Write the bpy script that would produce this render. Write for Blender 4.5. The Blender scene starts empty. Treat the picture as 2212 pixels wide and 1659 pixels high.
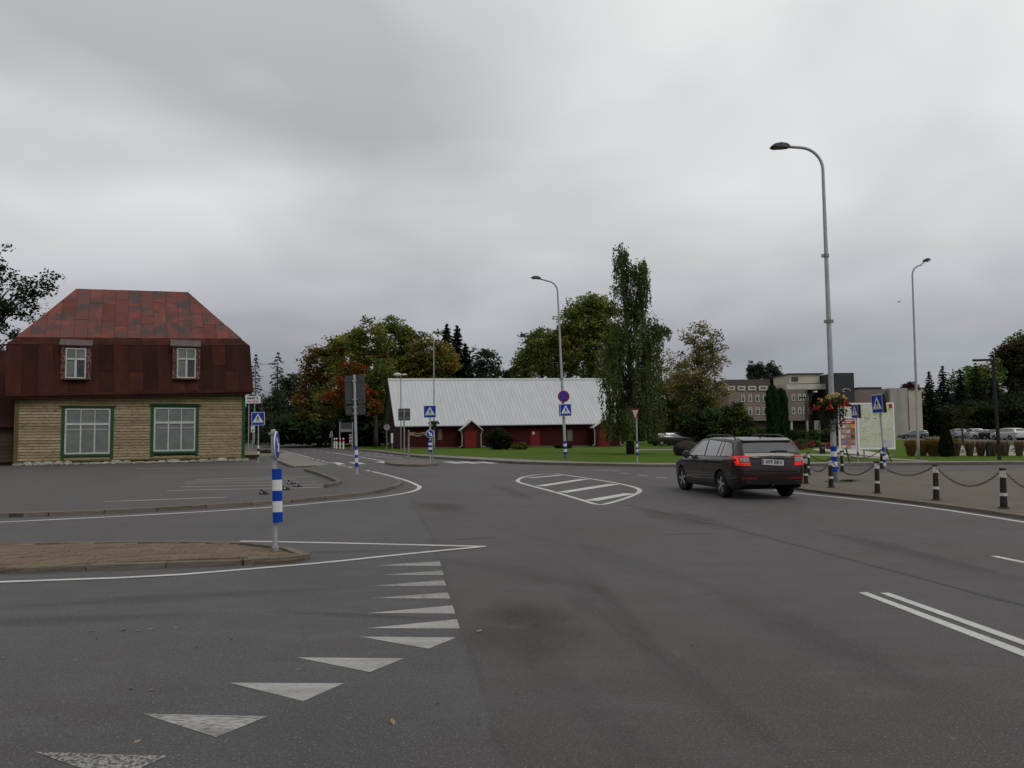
import bpy, bmesh, math, random
import numpy as np
from mathutils import Vector, Matrix
from mathutils.bvhtree import BVHTree
random.seed(7); RNG = np.random.default_rng(7)
R = math.radians
SC = bpy.context.scene
C = SC.collection

# ------------------------------------------------------------------ camera
CAM_H = 1.6
F, CX, CY = 1725.0, 1106.0, 829.5            # pixel units of a 2212 x 1659 view
PITCH = math.atan((936.0 - CY) / F); ROLL = R(0.5)
RC = Matrix.Rotation(R(90) + PITCH, 3, 'X') @ Matrix.Rotation(-ROLL, 3, 'Z')
RT = RC.transposed()
cd = bpy.data.cameras.new('camera'); cam = bpy.data.objects.new('camera', cd); C.objects.link(cam)
cam.matrix_world = Matrix.Translation((0, 0, CAM_H)) @ RC.to_4x4()
cd.sensor_width = 36.0; cd.lens = 36.0 * F / 2212.0; cd.clip_start = 0.1; cd.clip_end = 4000
SC.camera = cam

# ------------------------------------------------------------------ world, sun, exposure
SUN_EL, SUN_AZ = 48.0, 140.0                 # sun hidden behind cloud, behind and right of the viewer
w = bpy.data.worlds.new('World'); SC.world = w; w.use_nodes = True
nt = w.node_tree; nt.nodes.clear()
def N(t, **kw):
    n = nt.nodes.new(t)
    for k, v in kw.items(): setattr(n, k, v)
    return n
def L(a, b): nt.links.new(a, b)
def math_node(op, a, b=None):
    n = N('ShaderNodeMath', operation=op)
    for i, v in enumerate((a, b)):
        if v is None: continue
        if isinstance(v, (int, float)): n.inputs[i].default_value = v
        else: L(v, n.inputs[i])
    return n.outputs[0]
tc = N('ShaderNodeTexCoord'); sep = N('ShaderNodeSeparateXYZ'); L(tc.outputs['Generated'], sep.inputs[0])
zc = math_node('MAXIMUM', sep.outputs[2], 0.0)
den = math_node('ADD', zc, 0.30)
comb = N('ShaderNodeCombineXYZ')
L(math_node('DIVIDE', sep.outputs[0], den), comb.inputs[0]); L(math_node('DIVIDE', sep.outputs[1], den), comb.inputs[1])
def sky_noise(scale, detail, rough, off, dist=0.0):
    mp = N('ShaderNodeMapping'); mp.inputs['Location'].default_value = off; mp.inputs['Scale'].default_value = (0.9, 0.9, 1.0)
    L(comb.outputs[0], mp.inputs[0])
    n = N('ShaderNodeTexNoise'); n.inputs['Scale'].default_value = scale; n.inputs['Detail'].default_value = detail
    n.inputs['Roughness'].default_value = rough; n.inputs['Distortion'].default_value = dist
    L(mp.outputs[0], n.inputs['Vector']); return n.outputs['Fac']
n1 = sky_noise(0.9, 3.2, 0.42, (-34.84, 13.38, 0.98), 0.4)
n2 = sky_noise(2.3, 3.2, 0.42, (38.57, 29.71, 2.8), 0.4)
cl = math_node('ADD', math_node('MULTIPLY', n1, 0.72), math_node('MULTIPLY', n2, 0.28))
rc = N('ShaderNodeValToRGB'); L(cl, rc.inputs[0])
rc.color_ramp.elements[0].position = 0.36; rc.color_ramp.elements[0].color = (0.58, 0.587, 0.60, 1)
rc.color_ramp.elements[1].position = 0.62; rc.color_ramp.elements[1].color = (1.15, 1.15, 1.145, 1)
rg = N('ShaderNodeValToRGB'); L(zc, rg.inputs[0])          # overcast brightness against height
els = rg.color_ramp.elements
els[0].position = 0.0; els[0].color = (0.29, 0.305, 0.34, 1)
els[1].position = 1.0; els[1].color = (1.08, 1.08, 1.08, 1)
for p_, c_ in ((0.10, (0.36, 0.375, 0.41)), (0.20, (0.545, 0.555, 0.578)), (0.34, (0.76, 0.765, 0.772)), (0.50, (0.90, 0.90, 0.90))):
    e = els.new(p_); e.color = (*c_, 1)
mul = N('ShaderNodeMix', data_type='RGBA', blend_type='MULTIPLY'); mul.inputs[0].default_value = 1.0
L(rg.outputs[0], mul.inputs[6]); L(rc.outputs[0], mul.inputs[7])
sky = N('ShaderNodeTexSky', sky_type='NISHITA', sun_disc=False)
sky.sun_elevation = R(SUN_EL); sky.sun_rotation = R(SUN_AZ); sky.air_density = 1.0; sky.dust_density = 2.0
bg1 = N('ShaderNodeBackground'); L(sky.outputs[0], bg1.inputs[0]); bg1.inputs[1].default_value = 0.06
bg2 = N('ShaderNodeBackground'); L(mul.outputs[2], bg2.inputs[0]); bg2.inputs[1].default_value = 1.0
mx = N('ShaderNodeMixShader'); mx.inputs[0].default_value = 0.96        # closed cloud cover over the clear sky
L(bg1.outputs[0], mx.inputs[1]); L(bg2.outputs[0], mx.inputs[2])
wo = N('ShaderNodeOutputWorld'); L(mx.outputs[0], wo.inputs[0])
sl = bpy.data.lights.new('sun', 'SUN'); sl.energy = 0.9; sl.angle = R(25); sl.color = (1.0, 0.97, 0.93)
so = bpy.data.objects.new('sun', sl); C.objects.link(so)
so.rotation_euler = (R(90 - SUN_EL), 0, R(180 - SUN_AZ))
SC.view_settings.view_transform = 'Standard'; SC.view_settings.look = 'None'
SC.view_settings.exposure = 0.0; SC.view_settings.gamma = 1.0; SC.view_settings.use_curve_mapping = False

# ------------------------------------------------------------------ pixel <-> place
def ray(px, py): return RC @ Vector(((px - CX) / F, (CY - py) / F, -1.0))
def G(px, py, z=0.0):
    d = ray(px, py); t = (z - CAM_H) / d.z
    return Vector((d.x * t, d.y * t, z))
def P(px, py, Y):
    d = ray(px, py); t = Y / d.y
    return Vector((d.x * t, Y, CAM_H + d.z * t))
def HT(b, py):
    q = RT @ Vector((b[0], b[1], -CAM_H)); r = RT @ Vector((0, 0, 1)); k = (CY - py) / F
    return -(q.y + k * q.z) / (r.y + k * r.z)
def G2(pts, z=0.0): return [tuple(G(x, y, z)[:2]) for x, y in pts]

# ------------------------------------------------------------------ materials
MATS = {}
def pm(name, col, col2=None, scale=3.0, detail=4.0, rough=0.7, rough2=None, metal=0.0, bump=0.0, bscale=None, rnd=0.0,
       coord='Object', stretch=(1, 1, 1), ramp=(0.35, 0.65), col3=None, scale3=20.0, ramp3=(0.55, 0.7), spec=0.2, coat=0.0,
       emit=None, estr=0.0, attr=None, trans=0.0):
    if name in MATS: return MATS[name]
    m = bpy.data.materials.new(name); m.use_nodes = True; MATS[name] = m
    t = m.node_tree; b = t.nodes['Principled BSDF']
    def n(ty, **kw):
        o = t.nodes.new(ty)
        for k, v in kw.items(): setattr(o, k, v)
        return o
    lk = t.links.new
    b.inputs['Roughness'].default_value = rough; b.inputs['Metallic'].default_value = metal
    b.inputs['Specular IOR Level'].default_value = spec; b.inputs['Coat Weight'].default_value = coat
    b.inputs['Coat Roughness'].default_value = 0.05
    c4 = lambda c: (c[0], c[1], c[2], 1.0)
    cur = None
    vec = None
    if col2 or bump or col3:
        if coord == 'Position': src = n('ShaderNodeNewGeometry').outputs['Position']
        else: src = n('ShaderNodeTexCoord').outputs[coord]
        mp = n('ShaderNodeMapping'); mp.inputs['Scale'].default_value = stretch; lk(src, mp.inputs[0]); vec = mp.outputs[0]
        if rnd:
            oi0 = n('ShaderNodeObjectInfo'); sc_ = n('ShaderNodeVectorMath', operation='SCALE'); sc_.inputs['Scale'].default_value = 37.0
            cb = n('ShaderNodeCombineXYZ'); lk(oi0.outputs['Random'], cb.inputs[0]); lk(oi0.outputs['Random'], cb.inputs[1]); lk(oi0.outputs['Random'], cb.inputs[2])
            lk(cb.outputs[0], sc_.inputs[0]); ad = n('ShaderNodeVectorMath', operation='ADD'); lk(vec, ad.inputs[0]); lk(sc_.outputs[0], ad.inputs[1]); vec = ad.outputs[0]
    def noise_fac(s, d, rp, rg_=0.6):
        tx = n('ShaderNodeTexNoise'); tx.inputs['Scale'].default_value = s; tx.inputs['Detail'].default_value = d; tx.inputs['Roughness'].default_value = rg_
        lk(vec, tx.inputs['Vector'])
        mr = n('ShaderNodeMapRange'); mr.inputs[1].default_value = rp[0]; mr.inputs[2].default_value = rp[1]; lk(tx.outputs['Fac'], mr.inputs[0])
        return mr.outputs[0]
    def mix(f, a, bb):
        mm = n('ShaderNodeMix', data_type='RGBA'); 
        if isinstance(f, float): mm.inputs[0].default_value = f
        else: lk(f, mm.inputs[0])
        for i, v in ((6, a), (7, bb)):
            if isinstance(v, tuple): mm.inputs[i].default_value = v
            else: lk(v, mm.inputs[i])
        return mm.outputs[2]
    if attr:
        at = n('ShaderNodeAttribute', attribute_name=attr); cur = at.outputs['Color']
    f1 = None
    if col2:
        f1 = noise_fac(scale, detail, ramp)
        cur = mix(f1, c4(col), c4(col2))
    if col3:
        cur = mix(noise_fac(scale3, 5.0, ramp3), cur if cur is not None else c4(col), c4(col3))
    if rnd:
        oi = n('ShaderNodeObjectInfo'); mr = n('ShaderNodeMapRange'); mr.inputs[3].default_value = 1 - rnd; mr.inputs[4].default_value = 1 + rnd
        lk(oi.outputs['Random'], mr.inputs[0])
        hv = n('ShaderNodeHueSaturation'); lk(mr.outputs[0], hv.inputs['Value'])
        if cur is None: hv.inputs['Color'].default_value = c4(col)
        else: lk(cur, hv.inputs['Color'])
        cur = hv.outputs[0]
    if cur is None: b.inputs['Base Color'].default_value = c4(col)
    else: lk(cur, b.inputs['Base Color'])
    if rough2 is not None and f1 is not None:
        mr = n('ShaderNodeMapRange'); mr.inputs[3].default_value = rough; mr.inputs[4].default_value = rough2; lk(f1, mr.inputs[0]); lk(mr.outputs[0], b.inputs['Roughness'])
    if bump:
        tx = n('ShaderNodeTexNoise'); tx.inputs['Scale'].default_value = bscale or scale * 4; tx.inputs['Detail'].default_value = 5.0; lk(vec, tx.inputs['Vector'])
        bp = n('ShaderNodeBump'); bp.inputs['Strength'].default_value = 1.0; bp.inputs['Distance'].default_value = bump; lk(tx.outputs['Fac'], bp.inputs['Height']); lk(bp.outputs[0], b.inputs['Normal'])
    if emit:
        b.inputs['Emission Color'].default_value = c4(emit); b.inputs['Emission Strength'].default_value = estr
    if trans:
        tr = n('ShaderNodeBsdfTranslucent')
        if cur is not None: lk(cur, tr.inputs[0])
        else: tr.inputs[0].default_value = c4(col)
        ms = n('ShaderNodeMixShader'); ms.inputs[0].default_value = trans; lk(b.outputs[0], ms.inputs[1]); lk(tr.outputs[0], ms.inputs[2])
        lk(ms.outputs[0], t.nodes['Material Output'].inputs[0])
    return m

# ------------------------------------------------------------------ mesh helpers
class MB:
    def __init__(s): s.v = []; s.f = []
    def add(s, vs, fs):
        o = len(s.v); s.v += [tuple(p) for p in vs]; s.f += [tuple(i + o for i in f) for f in fs]; return s
    def box(s, x0, x1, y0, y1, z0, z1, M=None):
        vs = [Vector((x, y, z)) for z in (z0, z1) for y in (y0, y1) for x in (x0, x1)]
        if M: vs = [M @ v for v in vs]
        return s.add(vs, [(0, 2, 3, 1), (4, 5, 7, 6), (0, 1, 5, 4), (2, 6, 7, 3), (0, 4, 6, 2), (1, 3, 7, 5)])
    def prism(s, poly, z0, z1):          # poly in xy, extruded in z
        n = len(poly)
        area = sum(poly[i][0] * poly[(i + 1) % n][1] - poly[(i + 1) % n][0] * poly[i][1] for i in range(n))
        if area < 0: poly = poly[::-1]
        vs = [(x, y, z0) for x, y in poly] + [(x, y, z1) for x, y in poly]
        return s.add(vs, [tuple(range(n))[::-1], tuple(range(n, 2 * n))] + [(i, (i + 1) % n, n + (i + 1) % n, n + i) for i in range(n)])
    def plate(s, poly, y0, y1):          # poly in xz (seen from -y), y0 < y1 ; front is y0
        n = len(poly)
        area = sum(poly[i][0] * poly[(i + 1) % n][1] - poly[(i + 1) % n][0] * poly[i][1] for i in range(n))
        if area < 0: poly = poly[::-1]
        vs = [(x, y0, z) for x, z in poly] + [(x, y1, z) for x, z in poly]
        return s.add(vs, [tuple(range(n)), tuple(range(n, 2 * n))[::-1]] + [((i + 1) % n, i, n + i, n + (i + 1) % n) for i in range(n)])
    def tube(s, path, rad, seg=8, cap=True):
        path = [Vector(p) for p in path]; n = len(path)
        rad = rad if isinstance(rad, (list, tuple)) else [rad] * n
        rings = []; up = None
        for i, p in enumerate(path):
            d = (path[min(i + 1, n - 1)] - path[max(i - 1, 0)]).normalized()
            if up is None: up = Vector((0, 0, 1)) if abs(d.z) < 0.9 else Vector((1, 0, 0))
            a = d.cross(up)
            if a.length < 1e-5: a = d.cross(Vector((0.3, 1, 0.1)))
            a.normalize(); b = d.cross(a).normalized(); up = -b if False else up
            rings.append([p + (a * math.cos(2 * math.pi * k / seg) + b * math.sin(2 * math.pi * k / seg)) * rad[i] for k in range(seg)])
        vs = [q for r in rings for q in r]; fs = []
        for i in range(n - 1):
            for k in range(seg):
                k2 = (k + 1) % seg; fs.append((i * seg + k, i * seg + k2, (i + 1) * seg + k2, (i + 1) * seg + k))
        if cap: fs += [tuple(range(seg))[::-1], tuple(range((n - 1) * seg, n * seg))]
        return s.add(vs, fs)
    def lathe(s, prof, seg=14, c=(0, 0, 0), axis='Z', cap=True):
        vs = []; fs = []
        for r_, h in prof:
            for k in range(seg):
                a = 2 * math.pi * k / seg; x, y = r_ * math.cos(a), r_ * math.sin(a)
                vs.append({'Z': (c[0] + x, c[1] + y, c[2] + h), 'Y': (c[0] + x, c[1] + h, c[2] + y), 'X': (c[0] + h, c[1] + x, c[2] + y)}[axis])
        for i in range(len(prof) - 1):
            for k in range(seg):
                k2 = (k + 1) % seg; fs.append((i * seg + k, i * seg + k2, (i + 1) * seg + k2, (i + 1) * seg + k))
        if cap: fs += [tuple(range(seg))[::-1], tuple(range((len(prof) - 1) * seg, len(prof) * seg))]
        return s.add(vs, fs)
    def mesh(s, name):
        me = bpy.data.meshes.new(name); me.from_pydata(s.v, [], s.f); me.validate(); me.update(); return me
    def build(s, name, mat, parent=None, smooth=False, fix=True):
        me = s.mesh(name)
        if fix:
            bm = bmesh.new(); bm.from_mesh(me); bmesh.ops.recalc_face_normals(bm, faces=bm.faces[:]); bm.to_mesh(me); bm.free()
        return put(name, me, mat, parent, smooth)
def put(name, me, mat, parent=None, smooth=False):
    if mat is not None and not me.materials: me.materials.append(mat)
    if smooth:
        if smooth is True: me.polygons.foreach_set('use_smooth', [True] * len(me.polygons))
        else: me.set_sharp_from_angle(angle=R(smooth)) if hasattr(me, 'set_sharp_from_angle') else None; me.polygons.foreach_set('use_smooth', [True] * len(me.polygons))
    o = bpy.data.objects.new(name, me); C.objects.link(o)
    if parent is not None: o.parent = parent
    return o
def tag(o, label=None, cat=None, group=None, kind=None):
    if label: o['label'] = label
    if cat: o['category'] = cat
    if group: o['group'] = group
    if kind: o['kind'] = kind
    return o
def thing(name, label, cat, loc=(0, 0, 0), rz=0.0, group=None):
    o = bpy.data.objects.new(name, None); C.objects.link(o); o.empty_display_size = 0.2
    o.location = loc; o.rotation_euler = (0, 0, rz)
    return tag(o, label, cat, group)
def empty(name, parent=None, kind=None):
    o = bpy.data.objects.new(name, None); C.objects.link(o); o.empty_display_size = 0.2
    if parent: o.parent = parent
    if kind: o['kind'] = kind
    return o
def copy_tree(o, parent=None):
    c = o.copy(); C.objects.link(c); c.parent = parent
    for ch in o.children: copy_tree(ch, c)
    return c
def bevel_mesh(me, w=0.01, seg=1):
    bm = bmesh.new(); bm.from_mesh(me); bmesh.ops.bevel(bm, geom=bm.edges[:], offset=w, segments=seg, affect='EDGES'); bm.to_mesh(me); bm.free(); return me
def resample(pts, step):
    pts = [Vector((p[0], p[1])) for p in pts]; out = [pts[0]]; acc = 0.0
    for a, b in zip(pts, pts[1:]):
        d = (b - a).length; t = step - acc
        while t <= d: out.append(a.lerp(b, t / d)); t += step
        acc = d - (t - step)
    if (out[-1] - pts[-1]).length > step * 0.25: out.append(pts[-1])
    return out
def smooth_line(pts, it=2, closed=False):        # Chaikin
    pts = [Vector((p[0], p[1])) for p in pts]
    for _ in range(it):
        o = [] if closed else [pts[0]]
        rng_ = range(len(pts)) if closed else range(len(pts) - 1)
        for i in rng_:
            a, b = pts[i], pts[(i + 1) % len(pts)]; o += [a.lerp(b, .25), a.lerp(b, .75)]
        if not closed: o.append(pts[-1])
        pts = o
    return pts
def ribbon(pts, width, z, closed=False):
    pts = [Vector((p[0], p[1])) for p in pts]; n = len(pts); vs = []; fs = []
    for i in range(n):
        a = pts[(i - 1) % n] if (closed or i > 0) else pts[i]; b = pts[(i + 1) % n] if (closed or i < n - 1) else pts[i]
        d = (b - a).normalized(); nn = Vector((-d.y, d.x)) * width / 2
        vs += [(pts[i].x + nn.x, pts[i].y + nn.y, z), (pts[i].x - nn.x, pts[i].y - nn.y, z)]
    for i in range(n if closed else n - 1):
        j = (i + 1) % n; fs.append((2 * i, 2 * i + 1, 2 * j + 1, 2 * j))
    return MB().add(vs, fs)
def up_normals(me):
    bm = bmesh.new(); bm.from_mesh(me); bm.normal_update()
    fl = [f for f in bm.faces if f.normal.z < 0]
    if fl: bmesh.ops.reverse_faces(bm, faces=fl)
    bm.to_mesh(me); bm.free()
def sheet(name, pts, z, mat, parent=None, kind=None):
    me = MB().add([(p[0], p[1], z) for p in pts], [tuple(range(len(pts)))]).mesh(name); up_normals(me)
    o = put(name, me, mat, parent)
    if kind: o['kind'] = kind
    return o
def text_mesh(txt, size, width=None, bold=0.0):
    cu = bpy.data.curves.new('lettering', 'FONT'); cu.body = txt; cu.size = size; cu.align_x = 'CENTER'; cu.align_y = 'CENTER'; cu.offset = bold; cu.resolution_u = 2
    ob = bpy.data.objects.new('lettering', cu); C.objects.link(ob)
    bpy.context.view_layer.update()
    me = bpy.data.meshes.new_from_object(ob.evaluated_get(bpy.context.evaluated_depsgraph_get()))
    bpy.data.objects.remove(ob); bpy.data.curves.remove(cu)
    me.name = 'lettering'
    co = np.zeros(len(me.vertices) * 3); me.vertices.foreach_get('co', co); co = co.reshape(-1, 3)
    if width and len(co):
        w_ = co[:, 0].max() - co[:, 0].min(); co[:, 0] *= width / max(w_, 1e-4)
    out = np.stack([co[:, 0], np.zeros(len(co)), co[:, 1]], 1)      # stand it up, facing -y
    me.vertices.foreach_set('co', out.ravel()); me.update()
    return me
def lettering(txt, size, mat, parent, loc, width=None, bold=0.0):
    o = put('lettering', text_mesh(txt, size, width, bold), mat, parent); o.location = loc; return o
UNIT = bevel_mesh(MB().box(-.5, .5, -.5, .5, -.5, .5).mesh('block'), 0.03)
def block(name, loc, size, mat, parent=None, rz=0.0, bev=True, rot=None):
    key = 'block_' + mat.name
    me = bpy.data.meshes.get(key)
    if me is None:
        me = UNIT.copy(); me.name = key; me.materials.append(mat)
    o = bpy.data.objects.new(name, me); C.objects.link(o); o.location = loc; o.scale = size
    o.rotation_euler = rot if rot else (0, 0, rz)
    if parent is not None: o.parent = parent
    return o

# ------------------------------------------------------------------ common materials
M_galv = pm('galvanised_steel', (0.30, 0.31, 0.32), (0.40, 0.41, 0.42), scale=9, rough=0.55, metal=0.35, stretch=(1, 1, .3), bump=0.001)
M_galv_d = pm('weathered_steel', (0.20, 0.20, 0.20), (0.28, 0.28, 0.28), scale=7, rough=0.6, metal=0.3)
M_blue = pm('sign_blue', (0.006, 0.045, 0.34), (0.005, 0.04, 0.29), scale=5, rough=0.4)
M_white = pm('sign_white', (0.66, 0.66, 0.65), (0.58, 0.58, 0.56), scale=6, rough=0.45)
M_black = pm('sign_black', (0.008, 0.008, 0.009), rough=0.5)
M_red = pm('sign_red', (0.34, 0.012, 0.018), (0.28, 0.01, 0.015), scale=5, rough=0.45)
M_back = pm('sign_back_grey', (0.050, 0.056, 0.055), (0.065, 0.07, 0.068), scale=4, rough=0.6)
M_blk_metal = pm('black_metal', (0.012, 0.012, 0.012), (0.022, 0.021, 0.02), scale=8, rough=0.55)
M_paint = pm('road_paint', (0.52, 0.515, 0.49), (0.40, 0.395, 0.375), scale=1.3, rough=0.75, coord='Position', col3=(0.13, 0.127, 0.12), scale3=45.0, ramp3=(0.60, 0.68), bump=0.002, bscale=90)
M_paint_t = pm('triangle_paint', (0.34, 0.335, 0.315), (0.24, 0.236, 0.222), scale=5.0, rough=0.8, coord='Position', stretch=(.35, 1.6, 1), col3=(0.12, 0.117, 0.11), scale3=60.0, ramp3=(0.56, 0.70), bump=0.002, bscale=90)
M_paint_w = pm('worn_road_paint', (0.34, 0.335, 0.315), (0.22, 0.216, 0.205), scale=4.0, rough=0.8, coord='Position', stretch=(.35, 1.4, 1), col3=(0.11, 0.107, 0.10), scale3=50.0, ramp3=(0.46, 0.64), bump=0.002, bscale=90)
M_paint_f = pm('faded_lot_paint', (0.44, 0.425, 0.40), (0.28, 0.265, 0.25), scale=1.1, rough=0.85, coord='Position', col3=(0.088, 0.082, 0.078), scale3=20.0, ramp3=(0.56, 0.74))
M_kerb = pm('kerb_concrete', (0.105, 0.088, 0.070), (0.165, 0.142, 0.118), scale=4, rough=0.9, rnd=0.14, bump=0.004, bscale=25, col3=(0.075, 0.058, 0.043), scale3=3.0, ramp3=(0.58, 0.8))
# ------------------------------------------------------------------ ground, roads, pavements
def asphalt(name, base, warm, dark, speck, rough=0.78, tracks=True):
    m = bpy.data.materials.new(name); m.use_nodes = True; t = m.node_tree; b = t.nodes['Principled BSDF']; lk = t.links.new
    geo = t.nodes.new('ShaderNodeNewGeometry')
    def nz(scale, detail, rp, st=(1, 1, 1), rot=0.0, rg_=0.55):
        mp = t.nodes.new('ShaderNodeMapping'); mp.inputs['Scale'].default_value = st; mp.inputs['Rotation'].default_value = (0, 0, rot); lk(geo.outputs['Position'], mp.inputs[0])
        x = t.nodes.new('ShaderNodeTexNoise'); x.inputs['Scale'].default_value = scale; x.inputs['Detail'].default_value = detail; x.inputs['Roughness'].default_value = rg_; lk(mp.outputs[0], x.inputs['Vector'])
        r_ = t.nodes.new('ShaderNodeMapRange'); r_.inputs[1].default_value = rp[0]; r_.inputs[2].default_value = rp[1]; lk(x.outputs['Fac'], r_.inputs[0]); return r_.outputs[0], x.outputs['Fac']
    def mix(f, a, bb, k=1.0, mode='MIX'):
        mm = t.nodes.new('ShaderNodeMix'); mm.data_type = 'RGBA'; mm.blend_type = mode
        if k != 1.0:
            q = t.nodes.new('ShaderNodeMath'); q.operation = 'MULTIPLY'; q.inputs[1].default_value = k; lk(f, q.inputs[0]); f = q.outputs[0]
        lk(f, mm.inputs[0])
        for i, v in ((6, a), (7, bb)):
            if isinstance(v, tuple): mm.inputs[i].default_value = (*v, 1)
            else: lk(v, mm.inputs[i])
        return mm.outputs[2]
    a, _ = nz(0.22, 4, (0.38, 0.62)); c = mix(a, base, warm)
    a, _ = nz(0.5, 5, (0.52, 0.68), (1, 0.55, 1), 0.5); c = mix(a, c, dark, 0.6)
    if tracks:
        a, _ = nz(0.16, 5, (0.5, 0.66), (3.2, 0.35, 1), 0.35); c = mix(a, c, dark, 0.55)
        a, _ = nz(0.2, 4, (0.52, 0.7), (0.4, 2.6, 1), -0.2); c = mix(a, c, tuple(x * 1.3 for x in base), 0.5)
    a, _ = nz(26, 3, (0.42, 0.68), rg_=0.75); c = mix(a, c, dark, 0.6)
    a, _ = nz(2.2, 6, (0.40, 0.66), rg_=0.72); c = mix(a, c, dark, 0.38)
    a, _ = nz(1.1, 6, (0.50, 0.70), (1, 2.2, 1), .3, 0.7); c = mix(a, c, tuple(x * 1.25 for x in base), 0.5)
    a, fine = nz(70, 2, (0.57, 0.68), rg_=0.75); c = mix(a, c, speck, 0.8)
    a, _ = nz(110, 2, (0.45, 0.30), rg_=0.7); c = mix(a, c, tuple(x * .45 for x in dark), 0.6)
    a, _ = nz(9, 2, (0.70, 0.76), rg_=0.6); c = mix(a, c, speck, 0.35)
    lk(c, b.inputs['Base Color']); b.inputs['Roughness'].default_value = rough; b.inputs['Specular IOR Level'].default_value = 0.4; b.inputs['Sheen Weight'].default_value = 0.07; b.inputs['Sheen Roughness'].default_value = 0.45; b.inputs['Sheen Tint'].default_value = (1.0, 0.93, 0.90, 1)
    bp = t.nodes.new('ShaderNodeBump'); bp.inputs['Distance'].default_value = 0.004; bp.inputs['Strength'].default_value = 0.8; lk(fine, bp.inputs['Height']); lk(bp.outputs[0], b.inputs['Normal'])
    return m
M_road = asphalt('road_asphalt', (0.051, 0.0480, 0.0475), (0.042, 0.0345, 0.0315), (0.024, 0.0205, 0.019), (0.17, 0.162, 0.152))
M_road2 = asphalt('side_road_asphalt', (0.057, 0.0560, 0.0568), (0.048, 0.0425, 0.0405), (0.029, 0.0265, 0.0255), (0.17, 0.165, 0.16))
M_lot = asphalt('parking_asphalt', (0.050, 0.042, 0.039), (0.057, 0.048, 0.0445), (0.032, 0.027, 0.0255), (0.10, 0.092, 0.088), tracks=False)
M_seam = asphalt('tar_seam', (0.030, 0.027, 0.026), (0.045, 0.038, 0.035), (0.02, 0.018, 0.017), (0.08, 0.075, 0.07), tracks=False)
M_grass = pm('lawn_grass', (0.050, 0.094, 0.008), (0.066, 0.118, 0.011), scale=0.5, detail=6, rough=0.9, coord='Position', col3=(0.088, 0.108, 0.026), scale3=1.4, ramp3=(0.46, 0.72), bump=0.05, bscale=18, spec=0.05)
M_field = pm('rough_ground', (0.035, 0.05, 0.015), (0.06, 0.065, 0.03), scale=0.15, rough=0.95, coord='Position', bump=0.05, bscale=4, spec=0.2)
M_walk = pm('pavement_slabs', (0.20, 0.185, 0.168), (0.155, 0.14, 0.125), scale=0.8, detail=6, rough=0.88, coord='Position', bump=0.003, bscale=40)
M_path = pm('pale_path', (0.42, 0.375, 0.335), (0.34, 0.30, 0.265), scale=0.4, rough=0.9, coord='Position', bump=0.004, bscale=20)
M_path2 = pm('grey_path', (0.27, 0.25, 0.225), (0.21, 0.195, 0.175), scale=0.5, rough=0.9, coord='Position', bump=0.004, bscale=20)
M_dirt = pm('dry_verge', (0.17, 0.14, 0.10), (0.11, 0.10, 0.06), scale=1.2, rough=0.95, coord='Position', bump=0.02, bscale=9)

terrain = sheet('terrain', [(-900, -60), (900, -60), (900, 1500), (-900, 1500)], -0.05, M_field, kind='structure')

far_kerb = [G(669, 958), G(676, 963), G(692, 964.5), G(740, 970.5), G(821, 976.5), G(880, 986.5), G(990, 994), G(1074, 999), G(1114, 1002.5), G(1300, 1007), G(1470, 1010), G(1760, 1007.5), G(1917, 1005), G(2212, 1004)]
far_kerb = [tuple(p) for p in smooth_line([(p.x, p.y) for p in far_kerb] + [(70, 39.5)], 2)]
road_pts = [(-70, -20), (70, -20)] + [(x, y + .6) for x, y in far_kerb[::-1]] + G2([(640, 957), (596, 957.5)]) + [(-80, 118), (-80, 40)]
road = sheet('road', road_pts, 0.0, M_road, kind='structure')

sheet('side_road_surface', G2([(886, 1080), (900, 1103), (917, 1128), (930, 1152), (937, 1173), (957, 1218), (972, 1290), (990, 1345), (1003, 1385), (1025, 1440), (1040, 1500), (1062, 1570), (1088, 1650), (1110, 1720)]) + [(0, -8), (-40, -8), (-40, 14)] + G2([(0, 1116), (325, 1103), (581, 1089), (804, 1069), (862, 1062)]), 0.0014, M_road2, road)
# lot and pavement plateau on the left (raised behind its kerb)
KH = 0.075; PKH = 0.055
lot_front = [(-70, G(0, 1111, KH).y - 4.0)] + G2([(0, 1111), (137, 1105.5), (325, 1097.6), (581, 1083), (702, 1073), (804.5, 1061), (835, 1054.5), (856, 1047), (866, 1042), (862, 1037.5), (839, 1031.5), (771, 1017.5)], KH)
lot_side = G2([(771, 1017.5), (735, 1008), (700, 1000), (669, 991), (640, 983), (606, 974)], KH)
lot_pts = smooth_line(lot_front, 1) + smooth_line(lot_side, 1)[1:] + G2([(585, 962.5), (560, 960)], KH) + [(-80, 116), (-80, 30)]
lot = MB().prism([tuple(p) for p in lot_pts], -0.04, KH).build('parking_lot', M_lot); tag(lot, kind='structure')

def kerb(name, pts, z0, z1, width=0.15, step=1.0, mat=None, out=0.0):
    k = empty(name, kind='structure'); mat = mat or M_kerb
    q = resample(pts, step)
    for a, b in zip(q, q[1:]):
        d = b - a; ln = d.length
        if ln < 0.08: continue
        nn = Vector((-d.y, d.x)).normalized() * out; m = (a + b) / 2 + nn
        jz = random.uniform(-.004, .004)
        block('kerb_stone', (m.x, m.y, (z0 + z1) / 2 + jz), (ln - 0.012, width * random.uniform(.97, 1.03), z1 - z0), mat, k, math.atan2(d.y, d.x))
    return k
fr = smooth_line(lot_front, 2)
kerb('kerb', [p for p in fr if p.x > -24], -0.03, KH + 0.012, 0.16, 1.0)
kerb('kerb', smooth_line(lot_side, 2)[1:], -0.03, KH + 0.008, 0.15, 2.0)
kin = smooth_line(G2([(660, 1017), (690, 1026), (715, 1035.5), (732, 1043), (734, 1046.5), (721, 1050.5), (700, 1054)], KH), 2)
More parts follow.
